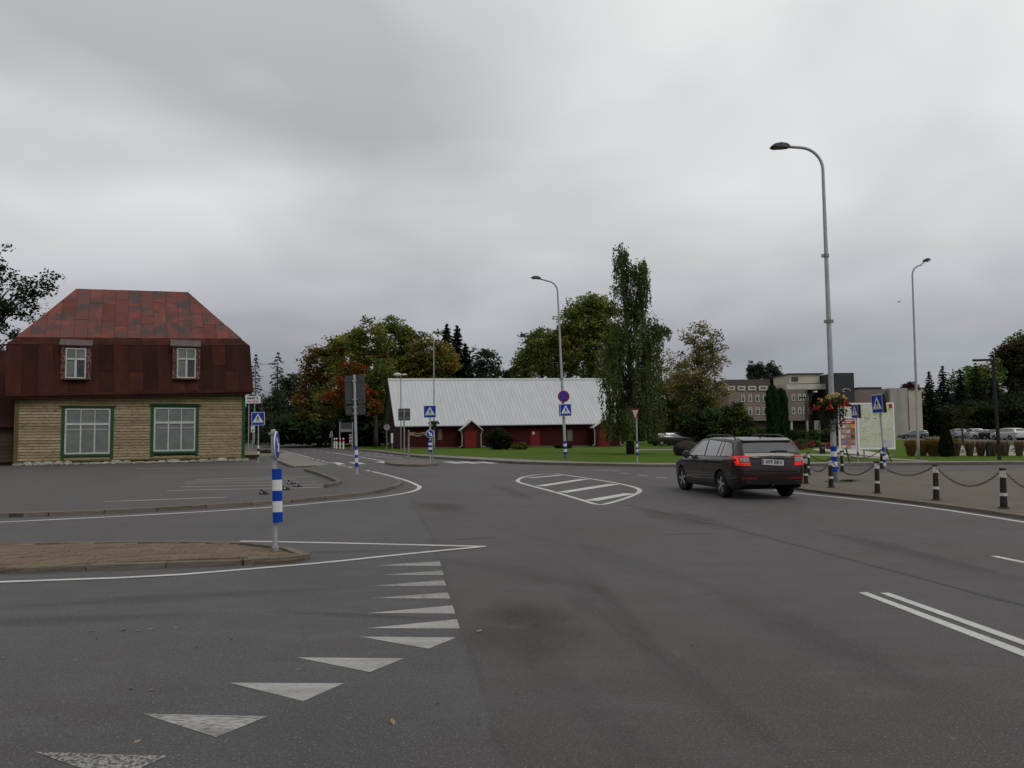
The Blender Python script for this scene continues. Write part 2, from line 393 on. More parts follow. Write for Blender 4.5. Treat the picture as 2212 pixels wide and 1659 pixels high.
kerb('lot_kerb', kin, KH - .02, KH + 0.10, 0.16, 0.9)
kerb('lot_kerb', G2([(604, 999), (617, 1004.5), (630, 1010)], KH), KH - .02, KH + 0.10, 0.16, 0.9)
kerb('lot_kerb', G2([(631, 1010.4), (655, 1009.5), (682, 1008.4)], KH), KH - .02, KH + 0.07, 0.15, 0.9)
sheet('pavement', G2([(606, 998), (631, 1009.2), (683, 1007.2), (712, 1003), (690, 996), (650, 985), (618, 978), (585, 985)], KH), KH + .004, M_walk, kind='structure')
sheet('verge', G2([(520, 985), (600, 985), (600, 976), (520, 974)], KH), KH + .006, M_dirt, kind='structure')

# refuge island with brick paving, bottom left
isl_top = G2([(-420, 1192), (-200, 1182), (0, 1174.5), (171, 1171), (400, 1169.5), (512, 1170.5), (581, 1177), (632, 1185.5), (657, 1191.5)], 0.06)
isl_bot = G2([(668, 1196.5), (649, 1204), (610, 1207.5), (581, 1209), (478, 1210.5), (171, 1221), (0, 1228), (-200, 1237), (-420, 1248)], 0.06)
isl = smooth_line(isl_top + isl_bot, 1)
M_mort = pm('island_bedding', (0.095, 0.072, 0.048), (0.11, 0.085, 0.058), scale=8, rough=0.95, coord='Position')
island = MB().prism([tuple(p) for p in isl], -0.03, 0.04).build('traffic_island', M_mort); tag(island, kind='structure')
kerb('island_kerb', smooth_line(isl_top[2:] + isl_bot[:-2], 2), -0.03, 0.068, 0.12, 0.9)
M_brick = pm('island_brick', (0.125, 0.092, 0.058), (0.155, 0.117, 0.077), scale=6, rough=0.9, rnd=0.15, bump=0.003, bscale=40, col3=(0.27, 0.23, 0.17), scale3=9, ramp3=(0.62, 0.75))
def inside(p, poly):
    c = False; n = len(poly)
    for i in range(n):
        a, b = poly[i], poly[(i + 1) % n]
        if (a[1] > p[1]) != (b[1] > p[1]) and p[0] < (b[0] - a[0]) * (p[1] - a[1]) / (b[1] - a[1]) + a[0]: c = not c
    return c
def bricks(parent, poly, zc, cells, ang, w_, h_, mat, keep=300):
    ca, sa = math.cos(ang), math.sin(ang); xs = []
    o = poly[0]; big = MB(); cand = []
    us = [(p[0] - o[0]) * ca + (p[1] - o[1]) * sa for p in poly]; vs = [-(p[0] - o[0]) * sa + (p[1] - o[1]) * ca for p in poly]
    row = 0; v = min(vs)
    while v < max(vs):
        u = min(us) + (w_ / 2 if row % 2 else 0)
        while u < max(us):
            x, y = o[0] + (u) * ca - v * sa, o[1] + u * sa + v * ca
            if all(inside((x + du * ca - dv * sa, y + du * sa + dv * ca), poly) for du, dv in ((-w_ / 2, -h_ / 2), (w_ / 2, -h_ / 2), (w_ / 2, h_ / 2), (-w_ / 2, h_ / 2))):
                cand.append((math.hypot(x, y) if abs(x) < 0.66 * y else 99 + math.hypot(x, y), x, y))
            u += w_ + .005
        v += h_ + .005; row += 1
    cand.sort()
    for i, (_, x, y) in enumerate(cand):
        jz = random.uniform(-.004, .004); ja = ang + random.uniform(-.03, .03)
        if i < keep: block('brick', (x, y, zc + jz), (w_, h_, 0.06), mat, parent, ja)
        else: big.box(-w_ / 2, w_ / 2, -h_ / 2, h_ / 2, -.03, .03, Matrix.Translation((x, y, zc + jz)) @ Matrix.Rotation(ja, 4, 'Z'))
    if big.v: tag(big.build('brick_paving', mat, parent), kind='stuff')
inner = []
cx_, cy_ = sum(p[0] for p in isl) / len(isl), sum(p[1] for p in isl) / len(isl)
for p in isl:
    inner.append((p[0], p[1] + (0.07 if p[1] < G(300, 1195, .1).y else -0.07)))
bricks(island, inner, 0.034, None, math.atan2(isl[5][1] - isl[2][1], isl[5][0] - isl[2][0]), 0.235, 0.155, M_brick)

# bollard plaza on the right
plz = G2([(2212, 1113.5), (2120, 1100.5), (2029, 1088.5), (1900, 1073), (1800, 1063.5), (1735, 1056), (1690, 1047), (1668, 1038), (1668, 1029), (1690, 1022.5), (1740, 1020), (1850, 1020), (1990, 1019), (2100, 1016), (2212, 1012)], PKH)
ex = Vector(plz[0]) - Vector(plz[1])
plz_n = [tuple(Vector(plz[0]) + ex * 9)] + plz + [(plz[-1][0] + 26, plz[-1][1] + 5)]
M_plaza = pm('plaza_paving', (0.120, 0.102, 0.078), (0.100, 0.086, 0.067), scale=0.7, detail=6, rough=0.9, coord='Position', bump=0.003, bscale=30, col3=(0.19, 0.165, 0.13), scale3=12, ramp3=(0.58, 0.7))
plaza = MB().prism([tuple(p) for p in smooth_line(plz_n, 1)], -0.03, PKH).build('plaza_pavement', M_plaza); tag(plaza, kind='structure')
kerb('plaza_kerb', smooth_line(plz_n[:-1], 2), -0.03, PKH + 0.012, 0.16, 1.0)

# far side : pavement, lawn, paths
fk = [p for p in far_kerb]
far_slab = [(p[0], p[1]) for p in fk] + [(75, 900), (-60, 900), (-45, 140)]
lawn = MB().prism(far_slab, -0.045, 0.10).build('lawn', M_grass); tag(lawn, kind='structure')
kerb('far_kerb', fk[6:], -0.03, 0.125, 0.18, 2.0)
wk_a = G2([(690, 963.8), (740, 969.3), (821, 975.3), (880, 985), (990, 992), (1074, 997), (1114, 1000.5), (1300, 1004.8), (1470, 1007.8), (1760, 1005), (1917, 1002.8), (2212, 1001.5)], .1) + [(70, 41)]
wk_b = G2([(690, 962.5), (740, 967.5), (821, 972.6), (880, 979.8), (990, 985.5), (1074, 989.5), (1140, 993), (1300, 999), (1470, 1000.5), (1640, 1000), (1760, 998.5), (1917, 996.5), (2212, 995.5)], .1) + [(70, 44.5)]
yk = G(692, 964.5).y
sheet('pavement', [(x, y + .05) for x, y in fk if y <= yk] + wk_b[::-1], 0.104, M_walk, kind='structure')
sheet('path', G2([(1690, 986), (1741, 984), (1800, 985.6), (1870, 989), (1930, 993.5), (2005, 996.6), (2005, 994.6), (1960, 992.3), (1930, 990.5), (1870, 985.5), (1800, 981.5), (1741, 980.3), (1690, 982)], .1), 0.108, M_path2, kind='structure')
sheet('path', G2([(1752, 970), (1790, 968.6), (1830, 969.5), (1860, 972.5), (1900, 978.8), (1926, 985), (1917, 989), (1880, 985.3), (1835, 980), (1795, 975.8), (1765, 973)], .1), 0.112, M_path, kind='structure')
sheet('path', G2([(1730, 965), (1760, 962.5), (1800, 960), (1850, 960), (1890, 962), (1850, 966.5), (1790, 967)], .1), 0.108, M_path2, kind='structure')
sheet('path', G2([(1460, 948), (1560, 948), (1580, 953), (1480, 958)], .1), 0.108, M_path2, kind='structure')
sheet('path', G2([(1380, 972.5), (1480, 971.5), (1480, 970), (1380, 970.8)], .1), 0.108, M_path2, kind='structure')
sheet('car_park', G2([(1920, 950.5), (2212, 954), (2420, 956), (2500, 943), (1900, 941)], .1), 0.108, M_lot, kind='structure')

# ---- centre refuge behind the zebra
ref = smooth_line(G2([(833, 996), (845, 992.5), (872, 990), (905, 992), (940, 996.2), (948, 1000.3), (930, 1003.5), (890, 1003.8), (850, 1002), (836, 999)], .1), 1, True)
refuge = MB().prism([tuple(p) for p in ref], -0.03, 0.10).build('refuge_island', pm('refuge_paving', (0.15, 0.122, 0.10), (0.12, 0.095, 0.078), scale=1.5, rough=0.9, coord='Position')); tag(refuge, kind='structure')
kerb('refuge_kerb', [tuple(p) for p in ref] + [tuple(ref[0])], -0.03, 0.108, 0.14, 1.0)

# ------------------------------------------------------------------ road markings
def mark(name, mb, mat=None, parent=road):
    me = mb.mesh(name); up_normals(me); return put(name, me, mat or M_paint, parent)
def line(name, pts, width, z=0.004, mat=None, it=2, closed=False):
    return mark(name, ribbon(smooth_line(G2(pts), it, closed), width, z, closed), mat)
edge = [(804, 1018.6), (840, 1027), (880, 1038.5), (903, 1048.5), (908, 1053.5), (898, 1060), (872.8, 1066.3), (804.5, 1076.5), (702, 1085), (615, 1094), (376, 1109.8), (0, 1128.4), (-300, 1142)]
line('edge_line', edge, 0.13)
line('edge_line', [(606, 973.6), (640, 981), (669, 988.8)], 0.14, it=0)
for a, b in (((672, 989.6), (679, 991.4)), ((684, 992.6), (690, 994.2)), ((695, 995.4), (700, 996.7)), ((704.5, 997.8), (708.5, 998.9)), ((713.5, 1000), (738, 1005.2)), ((742, 1006.2), (747.5, 1007.4)), ((753, 1008.5), (760, 1010.2)), ((792, 1016), (799, 1017.7))):
    line('edge_dash', [a, b], 0.16, it=0)
line('centre_line', [(718, 978), (763, 984.8), (800, 991), (833, 997)], 0.14, it=0)
for a, b in (((676, 972), (683, 973)), ((690, 974), (697, 975)), ((704, 976), (711, 977))): line('centre_dash', [a, b], 0.16, it=0)
for i in range(7):
    x = 773 + i * 17; line('lane_dash', [(x, 977.5 + i * 1.35), (x + 9, 978.2 + i * 1.35)], 0.2, it=0)
line('edge_line', [(762, 985.5 - 3.5), (800, 984.5), (872, 990.5)], 0.12, it=1)
rd = (Vector(G2([(830, 996)])[0]) - Vector(G2([(690, 974)])[0])).normalized()
for cx_, cy_ in ((728, 1001), (772, 1000.6), (830, 999), (979, 999.2), (1013, 999.3), (1049, 999.2)):
    c_ = Vector(G2([(cx_, cy_)])[0]); a, b = c_ - rd * 1.5, c_ + rd * 1.5
    mark('zebra_bar', ribbon([a, b], 0.55, 0.004))
alm = [(1116.5, 1038), (1129, 1030.4), (1160, 1025.2), (1197, 1023.6), (1216, 1025.4), (1283, 1035.5), (1334, 1044), (1372, 1052.5), (1384, 1059.4), (1377, 1066.5), (1351, 1077), (1312, 1088.5), (1292, 1091.4), (1262, 1082), (1197.5, 1062.8), (1146, 1049.3), (1121, 1042.5)]
line('hatch_outline', alm, 0.13, it=1, closed=True)
for a, b, w_ in (((1143, 1032.7), (1212, 1027), 0.30), ((1166, 1050.5), (1263, 1035.4), 0.36), ((1212, 1064.5), (1327, 1046.3), 0.38), ((1275, 1082), (1362, 1066.5), 0.36)):
    line('hatch_bar', [a, b], w_, 0.008, it=0)
line('island_line', [(519, 1169.3), (702, 1172.6), (1049, 1180.8)], 0.10, it=0)
line('island_line', [(-400, 1272), (0, 1258.3), (342, 1246.4), (547, 1229.5), (702, 1216.5), (873, 1198), (1046, 1181.4)], 0.105, 0.008, it=1)
tri = [((1505, 2263.3), (1758.9, 2245.6), (1766.5, 2264.6)), ((1515.2, 2301.3), (1768.4, 2283.5), (1776, 2301.3)), ((1480.4, 2345.6), (1774.7, 2321.5), (1786, 2343.7)),
       ((1480.4, 2394.3), (1790.5, 2370.9), (1801.3, 2396.2)), ((1465.8, 2454.4), (1809.5, 2422.8), (1820.9, 2455.7)), ((1464.6, 2514.6), (1828.5, 2478.5), (1839.2, 2515.8)), ((1437.3, 2548.1), (1825.3, 2551.3), (1714.6, 2596.8))]
tri = [[(x / 1.8517, y / 1.8517) for x, y in t_] for t_ in tri] + [[(640, 1421), (873, 1423), (799, 1453)], [(495, 1476), (743, 1477), (655, 1516)], [(307, 1543), (580, 1548), (466, 1594)], [(77, 1626), (362, 1634), (247, 1688)]]
M_paint_x = pm('rubbed_road_paint', (0.32, 0.315, 0.30), (0.24, 0.236, 0.222), scale=2.0, rough=0.8, coord='Position', col3=(0.07, 0.067, 0.063), scale3=48.0, ramp3=(0.43, 0.56), bump=0.002, bscale=90)
for i, t_ in enumerate(tri):
    mark('give_way_triangle', MB().add([(*p, 0.004) for p in G2(t_)], [(0, 1, 2)]), M_paint_x if i in (10,) else (M_paint_w if i in (0, 1, 2, 3, 9) else M_paint_t))
def quadp(name, q, z=0.004, mat=None): mark(name, MB().add([(*p, z) for p in G2(q)], [(0, 1, 2, 3)]), mat)
def c4p(x, y): return ((2600 + x / 1.4158) / 1.8517, (1900 + y / 1.4158) / 1.8517)
quadp('double_line', [c4p(1180, 667), c4p(1228, 665), c4p(2618, 1180), c4p(2618, 1225)])
quadp('double_line', [c4p(1303, 670), c4p(1352, 668), c4p(2618, 1113), c4p(2618, 1148)])
quadp('lane_dash', [c4p(1928, 461), c4p(1962, 459), c4p(2300, 527), c4p(2300, 540)])
line('edge_line', [c4p(700, 88), c4p(835, 104), c4p(1200, 141), c4p(1580, 184), c4p(2118, 267), c4p(2600, 350)], 0.12, it=1)
line('edge_line', [(1690, 1024.5), (1740, 1022), (1850, 1021.8), (1990, 1021), (2100, 1018.5), (2212, 1015)], 0.12, it=1)
for a, b in (((1340, 1022.3), (1359, 1023.2)), ((1379, 1026.5), (1399, 1028)), ((1417, 1031), (1440, 1033)), ((1281, 1015), (1338, 1017.6))): line('lane_dash', [a, b], 0.12, it=0)
# lot bays
for a, b, w_ in (((297, 1012.2), (590, 1008.6), .13), ((424, 1036), (666, 1029.6), .11), ((400, 1040.2), (640, 1035), .10), ((400, 1044), (686, 1041), .10), ((390, 1051.7), (712, 1046.5), .10), ((360, 1060), (716, 1052.2), .11), ((227, 1084), (490, 1074), .10), ((300, 1030), (470, 1026), .08)):
    mark('bay_line', ribbon(G2([a, b], KH), w_ * 1.35, KH + .004), M_paint_f, lot)
# tar seams and repaired joints
def seam(pts, w_, mat=M_seam, it=1, z=0.003):
    q = smooth_line(G2(pts), it); q = resample(q, 0.35)
    q = [p + Vector((random.uniform(-.02, .02), random.uniform(-.02, .02))) for p in q]
    n_ = len(q); vs = []; fs = []
    for i in range(n_):
        d = (q[min(i + 1, n_ - 1)] - q[max(i - 1, 0)]).normalized(); nn = Vector((-d.y, d.x)) * w_ * random.uniform(.25, .75)
        vs += [(q[i].x + nn.x, q[i].y + nn.y, z), (q[i].x - nn.x, q[i].y - nn.y, z)]
    fs = [(2 * i, 2 * i + 1, 2 * i + 3, 2 * i + 2) for i in range(n_ - 1)]
    mark('tar_seam', MB().add(vs, fs), mat)
seam([(886, 1080), (900, 1103), (917, 1128), (930, 1152), (937, 1173)], 0.05)
seam([(937, 1184), (957, 1218), (972, 1290), (990, 1345), (996, 1365)], 0.05)
seam([c4p(-140, 170), c4p(0, 196), c4p(300, 258), c4p(640, 346), c4p(1180, 487), c4p(1700, 632), c4p(2118, 737), c4p(2500, 840)], 0.09)
seam([c4p(60, 340), c4p(200, 334), c4p(360, 330)], 0.04)
seam([(980, 1166), (1040, 1163), (1075, 1161)], 0.04)
M_joint = asphalt('joint_grey', (0.075, 0.076, 0.077), (0.066, 0.066, 0.066), (0.05, 0.05, 0.05), (0.13, 0.13, 0.13), tracks=False)
# damp, oily stains (soft-edged, own outline)
def stain_mat(name, col, k=0.5):
    m = bpy.data.materials.new(name); m.use_nodes = True; t = m.node_tree; b = t.nodes['Principled BSDF']; lk = t.links.new
    b.inputs['Base Color'].default_value = (*col, 1); b.inputs['Roughness'].default_value = 0.85
    tcn = t.nodes.new('ShaderNodeTexCoord'); ln = t.nodes.new('ShaderNodeVectorMath'); ln.operation = 'LENGTH'; lk(tcn.outputs['Object'], ln.inputs[0])
    ns = t.nodes.new('ShaderNodeTexNoise'); ns.inputs['Scale'].default_value = 1.8; ns.inputs['Detail'].default_value = 5; lk(tcn.outputs['Object'], ns.inputs['Vector'])
    a = t.nodes.new('ShaderNodeMath'); a.operation = 'MULTIPLY_ADD'; a.inputs[1].default_value = 1.1; lk(ns.outputs['Fac'], a.inputs[0]); lk(ln.outputs['Value'], a.inputs[2])
    mr = t.nodes.new('ShaderNodeMapRange'); mr.interpolation_type = 'SMOOTHSTEP'; mr.inputs[1].default_value = 1.35; mr.inputs[2].default_value = 0.75; mr.inputs[4].default_value = k; lk(a.outputs[0], mr.inputs[0])
    g = t.nodes.new('ShaderNodeTexNoise'); g.inputs['Scale'].default_value = 45; lk(t.nodes.new('ShaderNodeNewGeometry').outputs['Position'], g.inputs['Vector'])
    gm = t.nodes.new('ShaderNodeMapRange'); gm.inputs[1].default_value = .85; gm.inputs[2].default_value = .25; lk(g.outputs['Fac'], gm.inputs[0])
    mu = t.nodes.new('ShaderNodeMath'); mu.operation = 'MULTIPLY'; lk(mr.outputs[0], mu.inputs[0]); lk(gm.outputs[0], mu.inputs[1])
    tr = t.nodes.new('ShaderNodeBsdfTransparent'); ms = t.nodes.new('ShaderNodeMixShader'); lk(mu.outputs[0], ms.inputs[0]); lk(tr.outputs[0], ms.inputs[1]); lk(b.outputs[0], ms.inputs[2]); lk(ms.outputs[0], t.nodes['Material Output'].inputs[0])
    return m
S_dark = stain_mat('dark_stain', (0.026, 0.022, 0.020), .26); S_warm = stain_mat('warm_stain', (0.042, 0.029, 0.026), 0.42); S_pale = stain_mat('pale_wear', (0.082, 0.080, 0.078), 0.32)
def stain(c_, along, len_, wid, mat, z=0.002):
    p = Vector(G2([c_])[0]); a = Vector(G2([along])[0]) - p
    me = MB().add([(-1.3, -1.3, 0), (1.3, -1.3, 0), (1.3, 1.3, 0), (-1.3, 1.3, 0)], [(0, 1, 2, 3)]).mesh('stain'); o = put('stain', me, mat, road)
    o.location = (p.x, p.y, z); o.scale = (len_, wid, 1); o.rotation_euler = (0, 0, math.atan2(a.y, a.x))
stain((1120, 1360), (1090, 1250), 1.7, 0.8, S_warm); stain((1150, 1330), (1130, 1270), 0.9, 0.5, S_dark, .0022)
stain((950, 1095), (1010, 1120), 2.0, 0.9, S_warm); stain((1480, 1120), (1600, 1150), 3.0, .8, S_warm)
stain((1300, 1290), (1480, 1480), 3.4, 0.28, S_dark); stain((1500, 1480), (1700, 1640), 2.2, 0.26, S_dark)
stain((1950, 1190), (2150, 1240), 4.0, 0.35, S_dark); stain((1700, 1350), (1900, 1450), 2.8, 0.5, S_pale)
stain((400, 1290), (600, 1280), 2.6, 0.35, S_dark); stain((150, 1340), (400, 1330), 2.0, 0.3, S_dark); stain((1300, 1200), (1500, 1260), 4.0, .6, S_pale)
stain((1100, 1060), (1200, 1100), 5.0, .4, S_dark, .0018); stain((1120, 1240), (1300, 1280), 2.4, .6, S_pale); stain((760, 1192), (900, 1188), 1.6, .25, S_dark)
stain((1026, 1440), (1055, 1540), 0.9, .07, S_pale, .0024); stain((1075, 1600), (1100, 1659), 0.5, .06, S_pale, .0024); stain((1250, 1520), (1400, 1650), 1.6, 0.3, S_pale); stain((780, 1330), (950, 1338), 1.2, .14, S_warm)
# ------------------------------------------------------------------ old timber house, left
def frame_of(a, b):                       # world matrix: x along facade a->b, y to the back, z up
    d = (Vector((b[0], b[1], 0)) - Vector((a[0], a[1], 0))); n = d.normalized(); back = Vector((-n.y, n.x, 0))
    m = Matrix((( n.x, back.x, 0, a[0]), (n.y, back.y, 0, a[1]), (0, 0, 1, 0), (0, 0, 0, 1))); return m, d.length
def clip_poly(poly, a, b):                # keep the left side of a->b
    out = []; n = len(poly)
    def s(p): return (b[0] - a[0]) * (p[1] - a[1]) - (b[1] - a[1]) * (p[0] - a[0])
    for i in range(n):
        p, q = poly[i], poly[(i + 1) % n]; sp, sq = s(p), s(q)
        if sp >= 0: out.append(p)
        if (sp >= 0) != (sq >= 0): t_ = sp / (sp - sq); out.append((p[0] + (q[0] - p[0]) * t_, p[1] + (q[1] - p[1]) * t_))
    return out
def roof_sheets(parent, name, quad, cols, rows, mats, th=0.015, jitter=0.15, weights=None, lap=0.0):
    """sheets of metal over a planar roof face given by 3-d corners (bl, br, tr, tl)"""
    bl, br, tr, tl = [Vector(p) for p in quad]
    ux = (br - bl).normalized(); nn = ux.cross(tl - bl).normalized()
    if nn.z < 0 or (abs(nn.z) < 0.05 and nn.y > 0): nn = -nn
    uy = nn.cross(ux); uy = uy if uy.dot(tl - bl) > 0 else -uy
    to2 = lambda p: ((p - bl).dot(ux), (p - bl).dot(uy))
    face = [to2(p) for p in (bl, br, tr, tl)]
    x0, x1 = min(p[0] for p in face), max(p[0] for p in face); y1 = max(p[1] for p in face)
    cw = (x1 - x0) / cols
    for i in range(cols):
        ys = [0.0]; n_r = rows + (random.random() < .3)
        for k in range(1, n_r): ys.append(y1 * k / n_r + random.uniform(-jitter, jitter) * y1 / n_r)
        ys.append(y1)
        for k in range(len(ys) - 1):
            poly = [(x0 + i * cw + .006, ys[k] + .006), (x0 + (i + 1) * cw - .006, ys[k] + .006), (x0 + (i + 1) * cw - .006, ys[k + 1] - .006), (x0 + i * cw + .006, ys[k + 1] - .006)]
            for e in range(4):
                poly = clip_poly(poly, face[e], face[(e + 1) % 4])
                if len(poly) < 3: break
            if len(poly) < 3: continue
            a_ = abs(sum(poly[j][0] * poly[(j + 1) % len(poly)][1] - poly[(j + 1) % len(poly)][0] * poly[j][1] for j in range(len(poly)))) / 2
            if a_ < .02: continue
            lift = random.uniform(0.002, 0.02); n_ = len(poly)
            b3 = [bl + ux * p[0] + uy * p[1] for p in poly]
            tilt = [random.uniform(0, .012) for _ in poly]
            vs = [p + nn * .001 for p in b3] + [p + nn * (th + lift + t_) for p, t_ in zip(b3, tilt)]
            MB().add(vs, [tuple(range(n_))[::-1], tuple(range(n_, 2 * n_))] + [(j, (j + 1) % n_, n_ + (j + 1) % n_, n_ + j) for j in range(n_)]).build(name, random.choices(mats, weights)[0], parent)
HA, HB = G(30, 1006.5, KH), G(527, 996, KH)
HM, HL = frame_of(HA, HB)
house = thing('timber_house', 'old two-storey wooden house with patchy red metal mansard roof', 'house'); house.matrix_world = HM
def hloc(px, py, v=0.0):                  # pixel on the vertical plane at depth v behind the facade -> (u, z)
    d = ray(px, py); o = Vector((0, 0, CAM_H)); inv = HM.inverted()
    dl = inv.to_3x3() @ d; ol = inv @ o; t_ = (v - ol.y) / dl.y; p = ol + dl * t_; return p.x, p.z
HD = 8.4
WZ = hloc(270, 853)[1]; WB = hloc(270, 992)[1]          # wall top, top of foundation
M_wood_in = pm('dark_timber', (0.035, 0.025, 0.018), (0.025, 0.018, 0.014), scale=3, rough=0.9)
MB().box(0.03, HL - .03, .03, HD, WB - .25, WZ + .1).build('wall', M_wood_in, house)
def siding_mat():
    m = bpy.data.materials.new('peeling_siding'); m.use_nodes = True; t = m.node_tree; b = t.nodes['Principled BSDF']; lk = t.links.new
    geo = t.nodes.new('ShaderNodeNewGeometry'); oi = t.nodes.new('ShaderNodeObjectInfo')
    mp = t.nodes.new('ShaderNodeMapping'); mp.inputs['Scale'].default_value = (1, 1, 3.5); lk(geo.outputs['Position'], mp.inputs[0])
    def nz(s, rp, d=5, v=None):
        x = t.nodes.new('ShaderNodeTexNoise'); x.inputs['Scale'].default_value = s; x.inputs['Detail'].default_value = d; lk(v or mp.outputs[0], x.inputs['Vector'])
        r_ = t.nodes.new('ShaderNodeMapRange'); r_.inputs[1].default_value = rp[0]; r_.inputs[2].default_value = rp[1]; lk(x.outputs['Fac'], r_.inputs[0]); return r_.outputs[0]
    def mix(f, a, bb):
        mm = t.nodes.new('ShaderNodeMix'); mm.data_type = 'RGBA'; lk(f, mm.inputs[0])
        for i, v in ((6, a), (7, bb)):
            if isinstance(v, tuple): mm.inputs[i].default_value = (*v, 1)
            else: lk(v, mm.inputs[i])
        return mm.outputs[2]
    c = mix(nz(1.3, (.4, .6)), (0.262, 0.197, 0.122), (0.30, 0.235, 0.148))
    c = mix(nz(4.5, (.52, .66)), c, (0.165, 0.118, 0.082))
    sp = t.nodes.new('ShaderNodeSeparateXYZ'); lk(geo.outputs['Position'], sp.inputs[0])
    ns = t.nodes.new('ShaderNodeTexNoise'); ns.inputs['Scale'].default_value = 0.55; ns.inputs['Detail'].default_value = 4; lk(geo.outputs['Position'], ns.inputs['Vector'])
    ad = t.nodes.new('ShaderNodeMath'); ad.operation = 'MULTIPLY_ADD'; ad.inputs[1].default_value = 3.2; lk(ns.outputs['Fac'], ad.inputs[0]); lk(sp.outputs[2], ad.inputs[2])
    mr = t.nodes.new('ShaderNodeMapRange'); mr.inputs[1].default_value = 4.5; mr.inputs[2].default_value = 5.5; lk(ad.outputs[0], mr.inputs[0])
    g = mix(nz(3.0, (.4, .6)), (0.14, 0.13, 0.05), (0.17, 0.14, 0.068))        # older green coat still on the upper boards
    c = mix(mr.outputs[0], c, g)
    c = mix(nz(11, (.60, .70)), c, (0.29, 0.235, 0.175))
    hv = t.nodes.new('ShaderNodeHueSaturation'); r2 = t.nodes.new('ShaderNodeMapRange'); r2.inputs[3].default_value = .82; r2.inputs[4].default_value = 1.16; lk(oi.outputs['Random'], r2.inputs[0]); lk(r2.outputs[0], hv.inputs['Value']); lk(c, hv.inputs['Color'])
    lk(hv.outputs[0], b.inputs['Base Color']); b.inputs['Roughness'].default_value = .95; b.inputs['Specular IOR Level'].default_value = .1
    x = t.nodes.new('ShaderNodeTexNoise'); x.inputs['Scale'].default_value = 14; x.inputs['Detail'].default_value = 5; lk(mp.outputs[0], x.inputs['Vector'])
    bp = t.nodes.new('ShaderNodeBump'); bp.inputs['Distance'].default_value = .012; lk(x.outputs['Fac'], bp.inputs['Height']); lk(bp.outputs[0], b.inputs['Normal'])
    return m
M_siding = siding_mat()
wins = []
for (x0, y0, x1, y1) in ((141, 882, 237, 980), (333, 880, 421.5, 974)):
    u0, z1 = hloc(x0, y0); u1, z0 = hloc(x1, y1); wins.append((u0, u1, z0, z1))
siding = empty('siding', house)
BH = 0.158
nrow = int((WZ - WB) / BH) + 1
def siding_row(z, u0, u1, v, par, side=False):
    u = u0
    while u < u1 - .01:
        ln = min(u1 - u, random.uniform(1.2, 3.2))
        if u1 - u - ln < .5: ln = u1 - u
        if side: block('siding_board', (v + random.uniform(0, .008), u + ln / 2, z + BH / 2), (ln - .006, .03, BH - .004), M_siding, par, rot=(R(8), 0, R(90)))
        else: block('siding_board', (u + ln / 2, v - random.uniform(0, .008), z + BH / 2), (ln - .006, .03, BH - .015), M_siding, par, rot=(R(-13), 0, random.uniform(-.002, .002)))
        u += ln
CAS = 0.17
for k in range(nrow):
    z = WB + k * BH; spans = [(0.14, HL - .14)]
    for (a, b, zb, zt) in wins:
        if z + BH > zb - CAS and z < zt + .12:
            ns = []
            for s0, s1 in spans:
                if s0 < a - CAS < s1: ns.append((s0, a - CAS)); ns.append((b + CAS, s1))
                else: ns.append((s0, s1))
            spans = ns
    for s0, s1 in spans: siding_row(z, s0, s1, 0.0, siding)
for k in range(nrow): siding_row(WB + k * BH, .15, HD, HL, siding, True)
M_green = pm('green_trim', (0.012, 0.058, 0.019), (0.018, 0.078, 0.028), scale=3, rough=0.75, col3=(0.055, 0.06, 0.024), scale3=5, ramp3=(.58, .75))
M_green_o = pm('faded_green_trim', (0.075, 0.078, 0.022), (0.11, 0.085, 0.035), scale=3, rough=0.85)
block('corner_board', (HL - .06, -.02, (WZ + WB) / 2 - .05), (.17, .06, WZ - WB + .1), M_green, house)
block('corner_board', (HL + .015, .10, (WZ + WB) / 2 - .05), (.05, .17, WZ - WB + .1), M_green, house)
block('corner_board', (.06, -.02, (WZ + WB) / 2 - .05), (.20, .06, WZ - WB + .1), M_green_o, house)
block('base_board', (HL / 2, -.035, WB - .03), (HL, .05, .10), M_green_o, house)
M_wframe = pm('window_white', (0.50, 0.495, 0.47), (0.40, 0.39, 0.365), scale=5, rough=0.6, bump=.002, bscale=30)
M_pane = pm('curtained_glass', (0.105, 0.125, 0.115), (0.155, 0.17, 0.155), scale=1.6, rough=0.12, spec=0.6)
M_pane_d = pm('dark_glass', (0.02, 0.022, 0.024), (0.05, 0.052, 0.055), scale=2.0, rough=0.08, spec=0.7)
def ring(mb, u0, u1, z0, z1, t_, y0, y1):
    mb.box(u0, u1, y0, y1, z1 - t_, z1); mb.box(u0, u1, y0, y1, z0, z0 + t_); mb.box(u0, u0 + t_, y0, y1, z0 + t_ + .001, z1 - t_ - .001); mb.box(u1 - t_, u1, y0, y1, z0 + t_ + .001, z1 - t_ - .001)
